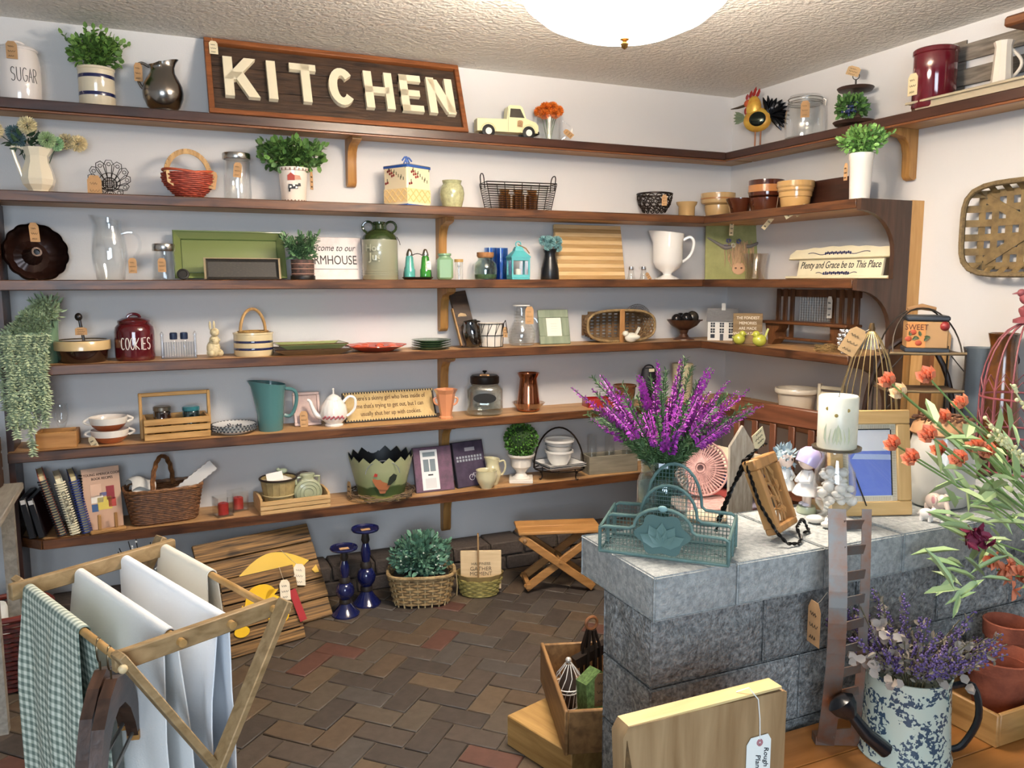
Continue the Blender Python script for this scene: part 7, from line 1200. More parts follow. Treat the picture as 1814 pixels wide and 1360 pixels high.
t = thing('wooden_crate', 'dark slatted wooden box with a metal clasp on the grey table', 'crate', (-3.68, -.5, .7055), -.1); dkc = WOOD('4a2f1e', '2c1a10', 'x', .5, 5)
for i in range(3): part(t, 'slat', MB().box(-.15, .15, -.12, -.108, .004+i*.06, .056+i*.06, .002), dkc); part(t, 'slat', MB().box(-.15, .15, .108, .12, .004+i*.06, .056+i*.06, .002), dkc)
for x in (-.15, .138): part(t, 'end_panel', MB().box(x, x+.012, -.107, .107, 0, .18), dkc)
part(t, 'base', MB().box(-.137, .137, -.107, .107, 0, .008), dkc); part(t, 'clasp', MB().box(.09, .12, -.128, -.12, .06, .16, .002), M('9a8f7c', .4, .8)); part(t, 'rope_bail', MB().tube([(-.1, 0, .18), (-.06, 0, .3), (.03, 0, .34), (.11, 0, .3), (.145, 0, .18)], .004, 6), M('6b5238', .8))
P = B(6, 262, .19, z=.0); t = thing('berry_spray', 'dark spray of twigs with white berries standing behind the rack', 'dried flowers', (P.x, P.y-.03, 0), 0); part(t, 'jug', MB().lathe(wall_([(.04, 0), (.045, .005), (.05, .1), (.035, .17), (.04, .2)], .004), 20), M('15181d', .5)); tw = MB(); bb = MB()
for i in range(16):
    d = Vector((rnd.uniform(-.5, .5), rnd.uniform(-.25, .1), 1)).normalized(); e = Vector((0, 0, .15))+d*rnd.uniform(.14, .26); tw.tube([(0, 0, .1), Vector((0, 0, .1)).lerp(e, .5)+Vector((0, 0, .01)), e], .002, 5)
    for j in range(7): bb.ball(Vector((0, 0, .1)).lerp(e, .45+.08*j)+rv()*.014, .0045, 6)
part(t, 'twigs', tw, M('1c1a18', .8), stuff=True); part(t, 'berries', bb, M('dfe2e2', .6), stuff=True)
# wooden drawer beside the counter with wire and painted things
t = thing('old_drawer', 'old wooden drawer on a pine plank beside the counter', 'drawer', (-1.995, -1.855, .10), -.3); wd = WOOD('9a7448', '6f5030', 'y', .55, 5)
DL, DWd, DH = .44, .34, .13
part(t, 'front_panel', MB().box(0, DWd, 0, .014, 0, DH, .003), wd); part(t, 'back_panel', MB().box(0, DWd, DL-.012, DL, 0, DH, .003), wd)
for x in (-.012, DWd): part(t, 'side_panel', MB().box(x, x+.012, -.004, DL, 0, DH+.004, .003), wd)
part(t, 'bottom', MB().box(0, DWd, .014, DL-.012, .006, .014), WOOD('7d5d38', '5c4226', 'y', .6, 5))
t = thing('pine_plank', 'pale pine block under the old drawer', 'plank', (-1.90, -1.68, 0), .3); part(t, 'board', MB().box(-.13, .13, -.14, .14, .0, .098, .003), WOOD('b59258', '94703c', 'y', .6, 5))
X = lambda x, y: Vector((-1.995+x*math.cos(.3)+y*math.sin(.3), -1.855-x*math.sin(.3)+y*math.cos(.3), .1145))
t = thing('wire_bell', 'white wire bell ornament with pearl knob in the drawer', 'ornament', X(.045, .24), 0); mb = MB()
for i in range(12): q = 2*PI*i/12; mb.tube([(r_*math.cos(q+.3*k), r_*math.sin(q+.3*k), z_) for k, (r_, z_) in enumerate(((.03, .0), (.028, .05), (.045, .07), (.036, .105), (.01, .14)))], .0016, 4)
for r_, z_ in ((.03, .002), (.046, .07), (.03, .05)): mb.tube(ringpts(r_, z_, 20), .002, 4, True)
part(t, 'wire_skirt', mb, M('dcd8d0', .4)); part(t, 'pearl_knob', MB().ball((0, 0, .15), .01, 10), M('cfcac2', .2, .4)); part(t, 'bell_core', MB().lathe([(.022, 0), (.026, .05), (.03, .07), (.01, .13), (0, .13)], 14), M('4a3a30', .7))
t = thing('green_shed', 'green crackle-painted birdhouse ornament lying in the drawer', 'ornament', X(.12, .12), -.1); part(t, 'body', MB().prism([(-.055, 0), (.055, 0), (.05, .13), (.0, .165), (-.05, .13)], -.04, .04, T3(0, 0, .0, rx=-.25)), M('6a8850', .6, col2='3a5228', scale=90)); part(t, 'dark_opening', MB().box(.012, .04, -.046, -.044, .03, .1, 0, T3(rx=-.25)), M('15130f', .8)); price_tag(t, (-.02, -.05, .19), .045, .1, col='8a6c48')
t = thing('iron_figure', 'dark iron ornament with a ring handle standing in the drawer', 'ornament', X(.13, .3), 0); mb = MB()
for i in range(8): q = 2*PI*i/8; mb.tube([(.035*math.cos(q), .035*math.sin(q), 0), (.03*math.cos(q), .03*math.sin(q), .16), (.012*math.cos(q), .012*math.sin(q), .22)], .005, 5)
part(t, 'cage_body', mb, M('241a14', .5, .4)); part(t, 'ring_handle', MB().tube([(.02*math.cos(q), 0, .24+.02*math.sin(q)) for q in [i*PI/8 for i in range(16)]], .005, 6, True), M('8a5a38', .5)); part(t, 'cross_arm', MB().bar((-.06, 0, .12), (.1, 0, .17), .03, .03), M('241a14', .5, .4))
# ================================================================ ON THE STONE COUNTER
ct = lambda px, py: on(2, ZT, px, py)+Vector((0, 0, .0012))
# heather in a big glass jar
P = Vector((-1.785, -1.985, ZT+.0012)); w, h = wid(P, 92), hgt(P, 812); r = w/2
t = thing('heather_jar', 'large glass mason jar crammed with purple heather', 'flower vase', P, face(P)); part(t, 'glass_jar', MB().lathe(wall_([(r*.9, 0), (r*.98, .008), (r, .02), (r, h*.68), (r*.93, h*.76), (r*.84, h*.8), (r*.86, h*.84), (r*.84, h*.87), (r*.87, h*.92), (r*.84, h)], .004), 40), GLASS('d6ecea', 1, .02, 1.5, .06))
gs, pf, sm_ = MB(), MB(), MB()
for i in range(100):
    a = rnd.uniform(0, 2*PI); sp = rnd.random()**.6*1.0; d = Vector((math.cos(a)*sp, math.sin(a)*sp*.75, 1.0)).normalized(); l = rnd.uniform(.2, .34)*(1.0 if sp < .8 else .92); b = Vector((math.cos(a)*.03*rnd.random(), math.sin(a)*.03*rnd.random(), h*.8))
    pts = [b+d*l*(k/7)+Vector((d.x, d.y, -.35))*(.22*l*(k/7)**2) for k in range(8)]; sm_.tube([(b.x*.5, b.y*.5, .02)]+pts, .0013, 4); pu = rnd.uniform(.4, .6) if rnd.random() < .82 else 2
    for k in range(int(l/.0024)):
        q = k/(l/.0024); f_ = q*7; i0 = min(6, int(f_)); p = pts[i0].lerp(pts[i0+1], f_-i0)
        if q < .12: continue
        dd = (pts[i0+1]-pts[i0]).normalized(); o = dd.cross(rv()).normalized()
        if q > pu: s_ = .021*(1.25-q); pf.leaf(p, o*.8+dd*.6, dd, s_*1.3, s_*.9, .3)
        else: gs.leaf(p, o*.8+dd*.7, dd, .017, .004, .1)
part(t, 'stems', sm_, M('3f5a34', .7), stuff=True); part(t, 'needle_leaves', gs, M('4c6b40', .6, island=.4), stuff=True); part(t, 'purple_florets', pf, M('a63fa8', .6, island=.35), 'magenta purple heather florets', stuff=True); part(t, 'white_sticker', MB().box(-.012, .012, -r*.9-.002, -r*.9, h*.93, h*1.0), M('dfe6ee', .6))
# teal wire letter holder
A, Bq = ct(1062, 978), ct(1290, 1006); c = (A+Bq)/2; w = (Bq-A).length; rz = math.atan2(Bq.y-A.y, Bq.x-A.x); D0 = .15; t = thing('teal_wire_basket', 'teal wire letter basket with three arched dividers and a leaf plaque', 'wire basket', c, rz); tm = M('627f7b', .55, .2, var=.15, scale=30); a = w/2
def arch(y, hs, hp): return [(-a, y, 0.004), (-a, y, hs*.9), (-a+.012, y, hs), (-a*.52, y, hs*1.02), (-a*.45, y, hs*1.12)]+[(a*.45*math.cos(PI-PI*i/12)*1.0, y, hs*1.1+(hp-hs*1.1)*math.sin(PI*i/12)) for i in range(1, 12)]+[(a*.45, y, hs*1.12), (a*.52, y, hs*1.02), (a-.012, y, hs), (a, y, hs*.9), (a, y, .004)]
def arz(x, hs, hp):
    x = abs(x)/a
    return hs*1.0 if x > .5 else hs*1.1+(hp-hs*1.1)*math.sqrt(max(0, 1-(x/.45)**2)) if x < .45 else hs*1.05
for y, hs, hp in ((0, .068, .125), (D0*.5, .078, .165), (D0, .088, .205)):
    part(t, 'arched_frame', MB().tube(arch(y, hs, hp), .0042, 7), tm); mb = MB()
    for i in range(34): x = -a+2*a*(i+.5)/34; mb.tube([(x, y, .004), (x, y, arz(x, hs, hp))], .0007, 4)
    k = 1
    while k*.0105 < hp: 
        z = k*.0105; e = a if z < hs else a*.45*math.sqrt(max(0, 1-((z-hs*1.1)/(hp-hs*1.1))**2)) if z > hs*1.1 else a*.5
        mb.tube([(-e, y, z), (e, y, z)], .0007, 4); k += 1
    part(t, 'wire_mesh', mb, tm, stuff=True)
part(t, 'base_rim', MB().tube([(-a, 0, .004), (a, 0, .004), (a, D0, .004), (-a, D0, .004)], .0042, 7, True), tm); mb = MB()
for i in range(30): x = -a+2*a*i/29; mb.tube([(x, 0, .004), (x, D0, .004)], .0007, 4)
for i in range(12): mb.tube([(-a, D0*i/11, .004), (a, D0*i/11, .004)], .0007, 4)
for x in (-a, a):
    for i in range(7): mb.tube([(x, 0, .01+.01*i), (x, D0, .01+.0115*i)], .0007, 4)
    for i in range(10): mb.tube([(x, D0*i/9, .004), (x, D0*i/9, .066+.02*i/9)], .0007, 4)
part(t, 'end_and_base_mesh', mb, tm, stuff=True)
for x in (-a, a): part(t, 'side_rail', MB().tube([(x, 0, .064), (x, D0, .084)], .004, 7), tm)
lf = MB().prism([(.062*math.cos(q)*(1+.12*math.cos(6*q)), .062+.05*math.sin(q)*(1+.1*math.cos(6*q))) for q in [2*PI*i/36 for i in range(36)]], -.007, -.0045); pl = part(t, 'leaf_plaque', lf, M('4e6c69', .55)); mb = MB()
for i in range(5): q = PI*.15+PI*.7*i/4; mb.leaf((0, -.008, .035), (math.cos(q), -.1, math.sin(q)), (0, -1, 0), .06, .03, .12)
part(pl, 'raised_leaves', mb, M('5d7c78', .5)); part(t, 'rosette', MB().ball((0, -.006, .127), (.012, .005, .008), 10), M('7fa6a8', .5))
# carved board on twisted iron easel
A, Bq = ct(1352, 972), ct(1418, 930); c = (A+Bq)/2; rz = math.atan2(Bq.y-A.y, Bq.x-A.x); w = wid(c, 92); h = hgt(c, 830); t = thing('carved_board', 'carved wooden cookie board with openwork bird-and-leaf design', 'carved board', c+Vector((0, 0, .018)), rz, rx=-.38); wdm = WOOD('b98a52', '94683a', 'z', .5, 4); a = .074; Hh = .2
for q in ((-a, a, Hh-.03, Hh), (-a*.92, a*.92, 0, .02)): part(t, 'rail', MB().box(q[0], q[1], -.018, .018, q[2], q[3], .004), wdm)
for s_ in (-1, 1): part(t, 'stile', MB().prism([(s_*a, Hh-.03), (s_*(a-.02), Hh-.03), (s_*(a-.028), Hh*.5), (s_*(a-.024), .018), (s_*a*.92, .018), (s_*(a-.006), Hh*.5)], -.018, .018), wdm)
mb = MB()
for i in range(9):
    x, z = rnd.uniform(-.038, .038), rnd.uniform(.026, Hh-.036); mb.leaf((x, -.008, z), (rnd.uniform(-1, 1), -.05, rnd.uniform(-1, 1)), (0, -1, 0), .04, .018, .2)
part(t, 'carved_leaves', mb, wdm, stuff=True); mb = MB()
for i in range(4): x0 = -.033+.022*i; mb.tube([(x0, .0, .02), (x0+.012*math.sin(i), -.004, Hh*.35), (x0-.01*math.cos(i), 0, Hh*.65), (x0*.9, -.002, Hh-.03)], .0034, 6)
for z in (.05, .085, .12): mb.tube([(-.045, 0, z), (-.01, -.004, z+.008), (.02, -.002, z-.006), (.045, 0, z+.004)], .0034, 6)
part(t, 'carved_tracery', mb, wdm, stuff=True)
t = thing('iron_easel', 'black twisted iron easel holding the carved board', 'easel', c, rz); bm3 = M('141210', .4, .6)
def twist(pts, rr=.0035):
    mb = MB(); pts = [Vector(p) for p in pts]; out = [[], []]; ph = 0
    for p, q in zip(pts, pts[1:]):
        d = q-p; n = max(2, int(d.length/.004)); u = d.orthogonal().normalized(); v = d.normalized().cross(u)
        for i in range(n): ph += .75; [out[k].append(p+d*(i/n)+(u*math.cos(ph+k*PI)+v*math.sin(ph+k*PI))*rr*.7) for k in (0, 1)]
    for o in out: mb.tube(o, rr*.75, 5)
    return mb
part(t, 'side_support', twist([(-.085, .15, .004), (-.06, .09, .2), (-.05, .07, .222), (-.02, .06, .24), (.02, .06, .235)]), bm3); part(t, 'front_loop', twist([(-.07, .08, .2), (-.088, .03, .1), (-.092, -.02, .035), (-.085, -.045, .01), (-.05, -.06, .004), (-.015, -.055, .008), (.0, -.036, .03)]), bm3); part(t, 'front_ledge', twist([(.0, -.036, .03), (.06, -.026, .035), (.085, -.022, .03), (.09, -.03, .012), (.07, -.045, .006), (.04, -.04, .006)]), bm3); part(t, 'rear_leg', twist([(-.05, .07, .222), (-.03, .14, .1), (-.02, .18, .004)]), bm3)
price_tag(t, (-.058, .045, .245), .05, .045, ry=2.7, col='e2cfa4', rz=-.2)
# two child figurines
def figurine(P, s, rz, label, hat, hatc, dress, name='child_figurine'):
    t = thing(name, label, 'figurine', P, rz); skin = GLZ('e6cfc0', .35)
    part(t, 'base', MB().lathe([(s*.13, 0), (s*.14, .006), (s*.12, .02), (0, .02)], 20), GLZ('b9c4a8', .4)); part(t, 'legs_and_body', MB().tube([(-s*.035, 0, .018), (-s*.035, 0, s*.2), (-s*.03, 0, s*.36)], [s*.045, s*.045, s*.05], 10).tube([(s*.035, 0, .018), (s*.035, 0, s*.2), (s*.03, 0, s*.36)], [s*.045, s*.045, s*.05], 10).tube([(0, 0, s*.3), (0, 0, s*.5), (0, 0, s*.62)], [s*.1, s*.09, s*.055], 12), skin)
    part(t, 'dress', MB().lathe([(s*.19, s*.27), (s*.2, s*.285), (s*.15, s*.4), (s*.095, s*.48), (s*.1, s*.56), (s*.06, s*.625), (0, s*.625)], 24, wob=lambda a, v: 1+.04*math.cos(9*a)*(1-v)), GLZ(dress, .35)); part(t, 'head', MB().ball((0, -s*.01, s*.77), (s*.135, s*.13, s*.145), 20).ball((0, -s*.14, s*.75), (s*.018, s*.02, s*.018), 8), skin)
    for x in (-1, 1): part(t, 'arm', MB().tube([(x*s*.09, 0, s*.58), (x*s*.13, -s*.06, s*.48), (x*s*.04, -s*.15, s*.47)], [s*.04, s*.038, s*.03], 9), GLZ(dress, .35)); part(t, 'eye', MB().ball((x*s*.05, -s*.125, s*.79), (s*.016, s*.01, s*.026), 8), blackm)
    for x in (-1, 1): part(t, 'shoe', MB().ball((x*s*.04, -s*.03, .026), (s*.045, s*.07, s*.03), 10), GLZ('dcd6e6', .35))
    if hat: part(t, 'bonnet', MB().lathe([(s*.155, -.02), (s*.17, 0), (s*.165, s*.06), (s*.12, s*.13), (s*.04, s*.17), (0, s*.175)], 24, T3(0, s*.01, s*.79, rx=-.5)).leaf((0, s*.12, s*.9), (0, 1, .25), (0, 0, 1), s*.16, s*.09), GLZ(hatc, .4))
    else:
        mb = MB(); bush(mb, (0, s*.02, s*.82), (s*.15, s*.14, s*.14), 70, s*.13, s*.06, .2, .8); part(t, 'hair', mb, GLZ(hatc, .4)); part(t, 'hair_cap', MB().ball((0, s*.025, s*.80), (s*.145, s*.14, s*.15), 16), GLZ(hatc, .4))
    return t
P = ct(1428, 908); s = hgt(P, 786); figurine(P, s, face(P)-1.0, 'porcelain girl figurine in a lavender bonnet and white dress', True, 'b9aed8', 'e6e4e2')
P = ct(1388, 893); s = hgt(P, 790); figurine(P, s, face(P)+.5, 'porcelain boy figurine with tousled blue-grey hair behind the carved board', False, '8fa3ac', 'dfe2e0')
P = ct(1258, 925); t = thing('round_trivet', 'flat round pale wooden trivet lying on the counter', 'trivet', (P.x, P.y+.02, P.z), 0); part(t, 'disc', MB().lathe([(.05, 0), (.055, .004), (.055, .014), (.05, .018), (0, .017)], 32), M('c9b8a0', .7)); part(t, 'bark_rim', MB().tube(ringpts(.055, .009, 32), .005, 6, True), M('8f7c62', .8)); 
P = ct(1398, 932); one('kraft_card', MB().box(-.018, .018, -.001, .001, 0, .03), M('b59468', .8), 'tiny kraft price card standing behind the figurines', 'card', ct(1447, 903), face(P), rx=-.1)
# candle on a shell-filled glass jar
P = ct(1490, 932); P.y += .03; t = thing('shell_jar', 'footed glass jar filled with white seashells, topped by a candle plate', 'jar', P, face(P)); hz = hgt(P, 790); r = wid(P, 78)/2; part(t, 'glass_jar', MB().lathe(wall_([(r*.8, 0), (r*.95, .006), (r*.8, .016), (r*.5, .03), (r*.85, .055), (r*1.0, hz*.45), (r*.92, hz*.68), (r*.62, hz*.84), (r*.66, hz*.9), (r*.9, hz*.96)], .0035), 36), G_CLR)
part(t, 'metal_plate', MB().lathe([(r*.95, hz*.955), (r*1.12, hz*.965), (r*1.14, hz*1.0), (r*1.08, hz*1.0), (r*1.02, hz*.985), (0, hz*.985)], 36), M('8a8478', .35, .9)); mb = MB()
for i in range(80):
    z = .06+(hz*.7-.06)*rnd.random(); q = r*.8*math.sqrt(rnd.random())*(1 if z < hz*.5 else .75); a_ = rnd.uniform(0, 2*PI); k = rnd.uniform(.008, .016); mb.ball((q*math.cos(a_), q*math.sin(a_), z), (k, k*rnd.uniform(.5, 1), k*rnd.uniform(.5, 1)), 8, None)
part(t, 'shells', mb, M('e6e0d8', .4, island=.1), stuff=True)
for i, (x, y, k) in enumerate(((-.045, -.02, .02), (.03, -.045, .026), (-.01, -.055, .016))): part(t, 'loose_shell', MB().ball((x, y, k*.6), (k*1.3, k*.9, k*.6), 12), M('e2ded6', .4))
Q = P+Vector((0, 0, hz*.985+.0005)); h = hgt(Q, 700); r = wid(Q, 72)/2; t = thing('pillar_candle', 'cream pillar candle with inset dried flowers and gold dots', 'candle', Q, face(Q)); part(t, 'wax', MB().lathe([(r*.97, 0), (r, .003), (r, h-.004), (r*.94, h), (r*.9, h-.003), (0, h-.005)], 36), M('e3e2d0', .35, sss=.1, var=.05, scale=20)); part(t, 'wick', MB().tube([(0, 0, h-.006), (.002, 0, h+.008)], .001, 5), blackm)
for x, z in ((-.028, .78), (-.004, .66), (.026, .76)): part(t, 'gold_dot', MB().lathe([(.0, -.001), (.005, -.0008), (.005, .0004), (0, .0008)], 10, T3(r*1.0*math.sin(x/r), -r*1.0*math.cos(x/r), h*z, rx=PI/2)), M('9a8438', .5))
mb = MB()
for i in range(7): x = -.03+.01*i; mb.leaf((r*.995*math.sin(x/r), -r*1.0*math.cos(x/r), h*.1), (0.2*math.sin(i), -.02, 1), (0, -1, 0), h*.4, .012, .05)
part(t, 'pressed_flowers', mb, M('c4c9a8', .5), stuff=True)
# big photo frame
A, Bq = ct(1462, 910), ct(1620, 922); A = Vector((-1.265, -2.06, ZT+.0012)); Bq = Vector((-1.085, -2.165, ZT+.0012)); c = (A+Bq)/2; w = wid(c, 164); rz = -.35; zt = hgt(c, 733); ln = .16; L = zt/math.cos(ln)*1.0; c = Vector((-1.155, -2.105, ZT+.002)); t = thing('photo_frame', 'large pale wood photo frame with striped mat and a print with a painted blue-white reflection', 'picture frame', c, rz, rx=-ln); fm = WOOD('d6b47e', 'c09a60', 'z', .45, 4); bw = w*.17
for q in ((-w/2, w/2, 0, bw), (-w/2, w/2, L-bw, L)): part(t, 'rail', MB().box(q[0], q[1], -.008, .01, q[2], q[3], .003), WOOD('d6b47e', 'c09a60', 'x', .45, 4))
for q in ((-w/2, -w/2+bw, bw, L-bw), (w/2-bw, w/2, bw, L-bw)): part(t, 'stile', MB().box(q[0], q[1], -.008, .01, q[2], q[3], .003), fm)
part(t, 'mat_board', MB().box(-w/2+bw, w/2-bw, -.001, .004, bw, L-bw), M('e9e2d0', .7)); mb = MB()
for i in range(46): z = bw+.002+(L-2*bw-.004)*i/46; mb.box(w/2-bw-.014, w/2-bw-.002, -.0016, -.001, z, z+.0015).box(-w/2+bw+.002, -w/2+bw+.014, -.0016, -.001, z, z+.0015)
for i in range(30): x = -w/2+bw+.016+(w-2*bw-.032)*i/30; mb.box(x, x+.0012, -.0016, -.001, bw+.002, bw+.013).box(x, x+.0012, -.0016, -.001, L-bw-.013, L-bw-.002)
part(t, 'mat_stripes', mb, M('b8a582', .7), stuff=True); x0, x1, z0, z1 = -w/2+bw+.017, w/2-bw-.017, bw+.016, L-bw-.016; part(t, 'blue_print_reflection', MB().box(x0, x1, -.002, -.001, z0, z0+(z1-z0)*.68), M('7b8fe0', .25)); part(t, 'white_print_reflection', MB().box(x0, x1, -.002, -.001, z0+(z1-z0)*.68, z1), M('eeeef4', .25)); part(t, 'print_reflection_band', MB().prism([(x0+.01, z0+(z1-z0)*.56), (x1, z0+(z1-z0)*.54), (x1, z0+(z1-z0)*.62), (x0+.02, z0+(z1-z0)*.64)], -.0026, -.002), M('b9c8ee', .3)); part(t, 'black_bevel', MB().box(x1, x1+.003, -.003, -.001, z0, z1).box(x0, x1, -.003, -.001, z1, z1+.003), blackm); part(t, 'glass_pane', MB().box(-w/2+bw, w/2-bw, -.0045, -.0035, bw, L-bw), GLASS('ffffff', .6, .02, 1.4, .02)); part(t, 'easel_back', MB().bar((0, .012, L*.6), (0, .055, .012), .04, .004, (0, 1, 0)), M('2a2622', .7)); part(t, 'metal_pick', MB().tube([(-w*.22, -.012, L*.42), (-.02, -.016, .03)], .002, 5), M('4a463f', .3, .8))  # blue and white of the print are a reflection painted in as colour
# elephants
def eleph(P, s, rz, label, c_):
    t = thing('elephant_figurine', label, 'figurine', P, rz, 'white elephants'); gm = GLZ(c_, .3); part(t, 'body', MB().ball((0, 0, s*.5), (s*.5, s*.34, s*.36), 20).ball((-s*.48, 0, s*.62), (s*.3, s*.26, s*.3), 16), gm)
    for x in (-.25, .28):
        for y in (-.17, .17): part(t, 'leg', MB().tube([(x*s, y*s, 0), (x*s, y*s, s*.35)], s*.11, 10), gm)
    part(t, 'trunk', MB().tube([(-s*.7, 0, s*.6), (-s*.86, 0, s*.38), (-s*.86, 0, s*.18), (-s*.98, 0, s*.12)], [s*.12, s*.1, s*.08, s*.06], 10), gm)
    for y in (-1, 1): er = part(t, 'ear', MB().ball((-s*.32, y*s*.28, s*.66), (s*.2, s*.05, s*.24), 14), gm); part(er, 'pink_inner', MB().ball((-s*.32, y*s*.31, s*.65), (s*.13, s*.035, s*.16), 12), GLZ('d99aa2', .4)); part(t, 'eye', MB().ball((-s*.68, y*s*.17, s*.72), s*.04, 8), blackm)
    part(t, 'tail', MB().tube([(s*.48, 0, s*.55), (s*.56, 0, s*.35)], s*.03, 6), gm)
P = ct(1655, 908); eleph(P, .066, face(P)+2.2, 'larger white and pink ceramic elephant', 'e2d0c4'); P = ct(1641, 923); eleph(P, .042, face(P)+2.8, 'baby white ceramic elephant with pink ear', 'e9e4e0')
# cookie jar with rope lid
P = Vector((-.865, -2.09, ZT+.0012)); r = wid(P, 128)/2; h = hgt(P, 768); t = thing('cookie_jar', 'wide frosted white jar with a ridged brown cookie-shaped lid', 'jar', P, face(P)); part(t, 'body', MB().lathe(wall_([(r*.75, 0), (r*.85, .008), (r, h*.3), (r, h*.62), (r*.85, h*.9), (r*.8, h)], .005), 40), M('cfcfc8', .15, coat=.5)); lid = part(t, 'lid', MB().lathe([(r*.85, h), (r*.9, h+.006), (r*.82, h+.03), (r*.5, h+.052), (0, h+.056)], 36), M('b58a62', .6)); mb = MB()
for i in range(-4, 5): x = i*r*.19; q = math.sqrt(max(.02, .8**2-(i*.19)**2))*r; mb.tube([(x+.01*math.sin(k*2), -q+2*q*k/8, h+.03+.028*math.sqrt(max(0, 1-(x/r)**2-((-q+2*q*k/8)/r)**2))) for k in range(9)], .004, 6)
part(lid, 'dark_ridges', mb, M('5c3a26', .6))
# gold wire cloche
P = Vector((-1.035, -1.965, ZT+.0012)); h = hgt(P, 572); r = wid(P, 108)/2; t = thing('wire_cloche', 'tall pointed gold wire cloche cage with paper tag', 'birdcage', P, face(P)); gm = M('9a845a', .4, .8); mb = MB(); pf_ = [(1, 0), (1.0, .3), (.98, .5), (.85, .68), (.6, .84), (.3, .95), (.06, 1)]
for i in range(20): q = 2*PI*i/20; part(t, 'wire', MB().tube([(k*r*math.cos(q), k*r*math.sin(q), z*h*.96) for k, z in pf_], .0016, 5), gm)
for z, k in ((.004, 1), (h*.3, 1)): part(t, 'ring', MB().tube(ringpts(r*k, z, 36), .003, 6, True), gm)
part(t, 'finial', MB().lathe([(.009, h*.95), (.01, h*.97), (.006, h), (0, h)], 10), M('5a4426', .5, .5)); price_tag(t, (-.03, -.03, h*.97), .05, .085, ry=.5, string=(0, 0, h*.97), col='b59468')
# ================================================================ BEHIND THE COUNTER
t = thing('wooden_chair', 'reddish brown wooden chair with slatted back behind the counter', 'chair', (-.62, -1.145, 0), -1.40); cm_ = WOOD('74462f', '54301e', 'z', .4, 5); HW = .235
for x in (-HW, HW): part(t, 'back_post', MB().bar((x, .0, 0), (x, .02, .92), .034, .034, (0, 1, 0), .004), cm_); part(t, 'front_leg', MB().bar((x, -.38, 0), (x, -.36, .43), .034, .034, (0, 1, 0), .004), cm_)
part(t, 'top_rail', MB().box(-HW-.01, HW+.01, .0, .028, .83, .91, .006), WOOD('74462f', '54301e', 'x', .4, 5)); part(t, 'lower_rail', MB().box(-HW, HW, .0, .022, .52, .56, .004), WOOD('74462f', '54301e', 'x', .4, 5))
for i in range(4): x = -.14+.095*i; part(t, 'back_slat', MB().box(x-.016, x+.016, .004, .018, .56, .83, .003), cm_)
part(t, 'seat', MB().box(-HW-.015, HW+.015, -.4, .0, .43, .455, .006), WOOD('74462f', '54301e', 'x', .4, 5)); part(t, 'apron', MB().box(-HW, HW, -.375, -.355, .37, .43), cm_)
# chest with pink wicker hampers
t = thing('storage_chest', 'dark wooden chest behind the counter carrying pink baskets', 'chest', (B(6, 1240, 1.40, z=0).x, -1.40, 0), -.1); tk = WOOD('4a2e1e', '2c1a10', 'x', .5, 5)
part(t, 'body', MB().box(-.16, .13, -.15, .15, .0, .46, .006), tk); part(t, 'lid', MB().box(-.17, .14, -.16, .16, .462, .52, .008), tk); part(t, 'iron_hasp', MB().box(-.05, -.01, -.166, -.16, .4, .5), blackm)
P = B(6, 1240, 1.42, z=.521); pkm = M('c9a09a', .7, col2='a67f7a', scale=60); t = thing('pink_hamper', 'pale pink woven lidded hamper on the dark chest', 'basket', P, -.3); mb = MB(); weave(mb, lambda v: 1, .008, .10, 9, 34, .03, .0055, .1, .08, 8); part(t, 'woven_sides', mb, pkm, stuff=True); part(t, 'lid', MB().box(-.108, .108, -.09, .09, .104, .118, .006), pkm); part(t, 'bottom', MB().box(-.088, .088, -.07, .07, 0, .008), pkm); part(t, 'lining', MB().box(-.088, .088, -.068, .068, .008, .1), M('a98a84', .9))
t = thing('fan_tray', 'round pink wicker fan tray standing on the pink hamper', 'basket', P+Vector((.03, .03, .1195)), -.3, rx=-.28); R0 = .1; mb = MB()
for i in range(46): q = 2*PI*i/46; mb.tube([(.02*math.cos(q), .0, R0+.01+.02*math.sin(q)), (R0*.6*math.cos(q), .008, R0+.01+R0*.6*math.sin(q)), (R0*math.cos(q), -.012, R0+.01+R0*math.sin(q))], .0035, 5)
for k in (.15, .3, .45, .6, .75, .88, 1): mb.tube([(R0*k*math.cos(q), -.002+.01*math.sin(k*3)-.014*(k > .9), R0+.01+R0*k*math.sin(q)) for q in [2*PI*i/40 for i in range(40)]], .004, 5, True)
part(t, 'woven_spokes', mb, pkm, stuff=True); part(t, 'backing', MB().lathe([(R0*.97, -.002), (R0*.97, .0), (0, .0)], 40, T3(0, .012, R0+.01, rx=PI/2)), M('b58f88', .8))
P = on(2, .35, 1312, 985); t = thing('picket_panel', 'whitewashed pointed picket board standing behind the counter', 'board', (B(6, 1312, 1.62, z=.8).x, -1.62, 0), -.25); wwm = M('aba498', .8, col2='8a8274', scale=14, stretch=(8, 8, 1))
for x in (0,): part(t, 'picket', MB().prism([(x-.043, 0), (x+.043, 0), (x+.043, .88), (x, .95), (x-.043, .88)], -.008, .008), wwm)
part(t, 'cross_rail', MB().box(-.045, .045, .008, .026, .55, .62), wwm)
t = thing('quilt_stack', 'folded navy, red and cream quilts on the chair seat', 'quilt', (-.80, -1.0, .456), -1.4); 
for i, (c_, n_) in enumerate((('b9b4cc', 'lavender_fold'), ('8f3a36', 'red_fold'), ('1f2d52', 'navy_fold'), ('d8ccb4', 'cream_fold'))): part(t, n_, MB().box(-.15, .15, -.12, .12, .002+i*.062, .06+i*.062, .026), M(c_, .9, bump=.3, bscale=60))
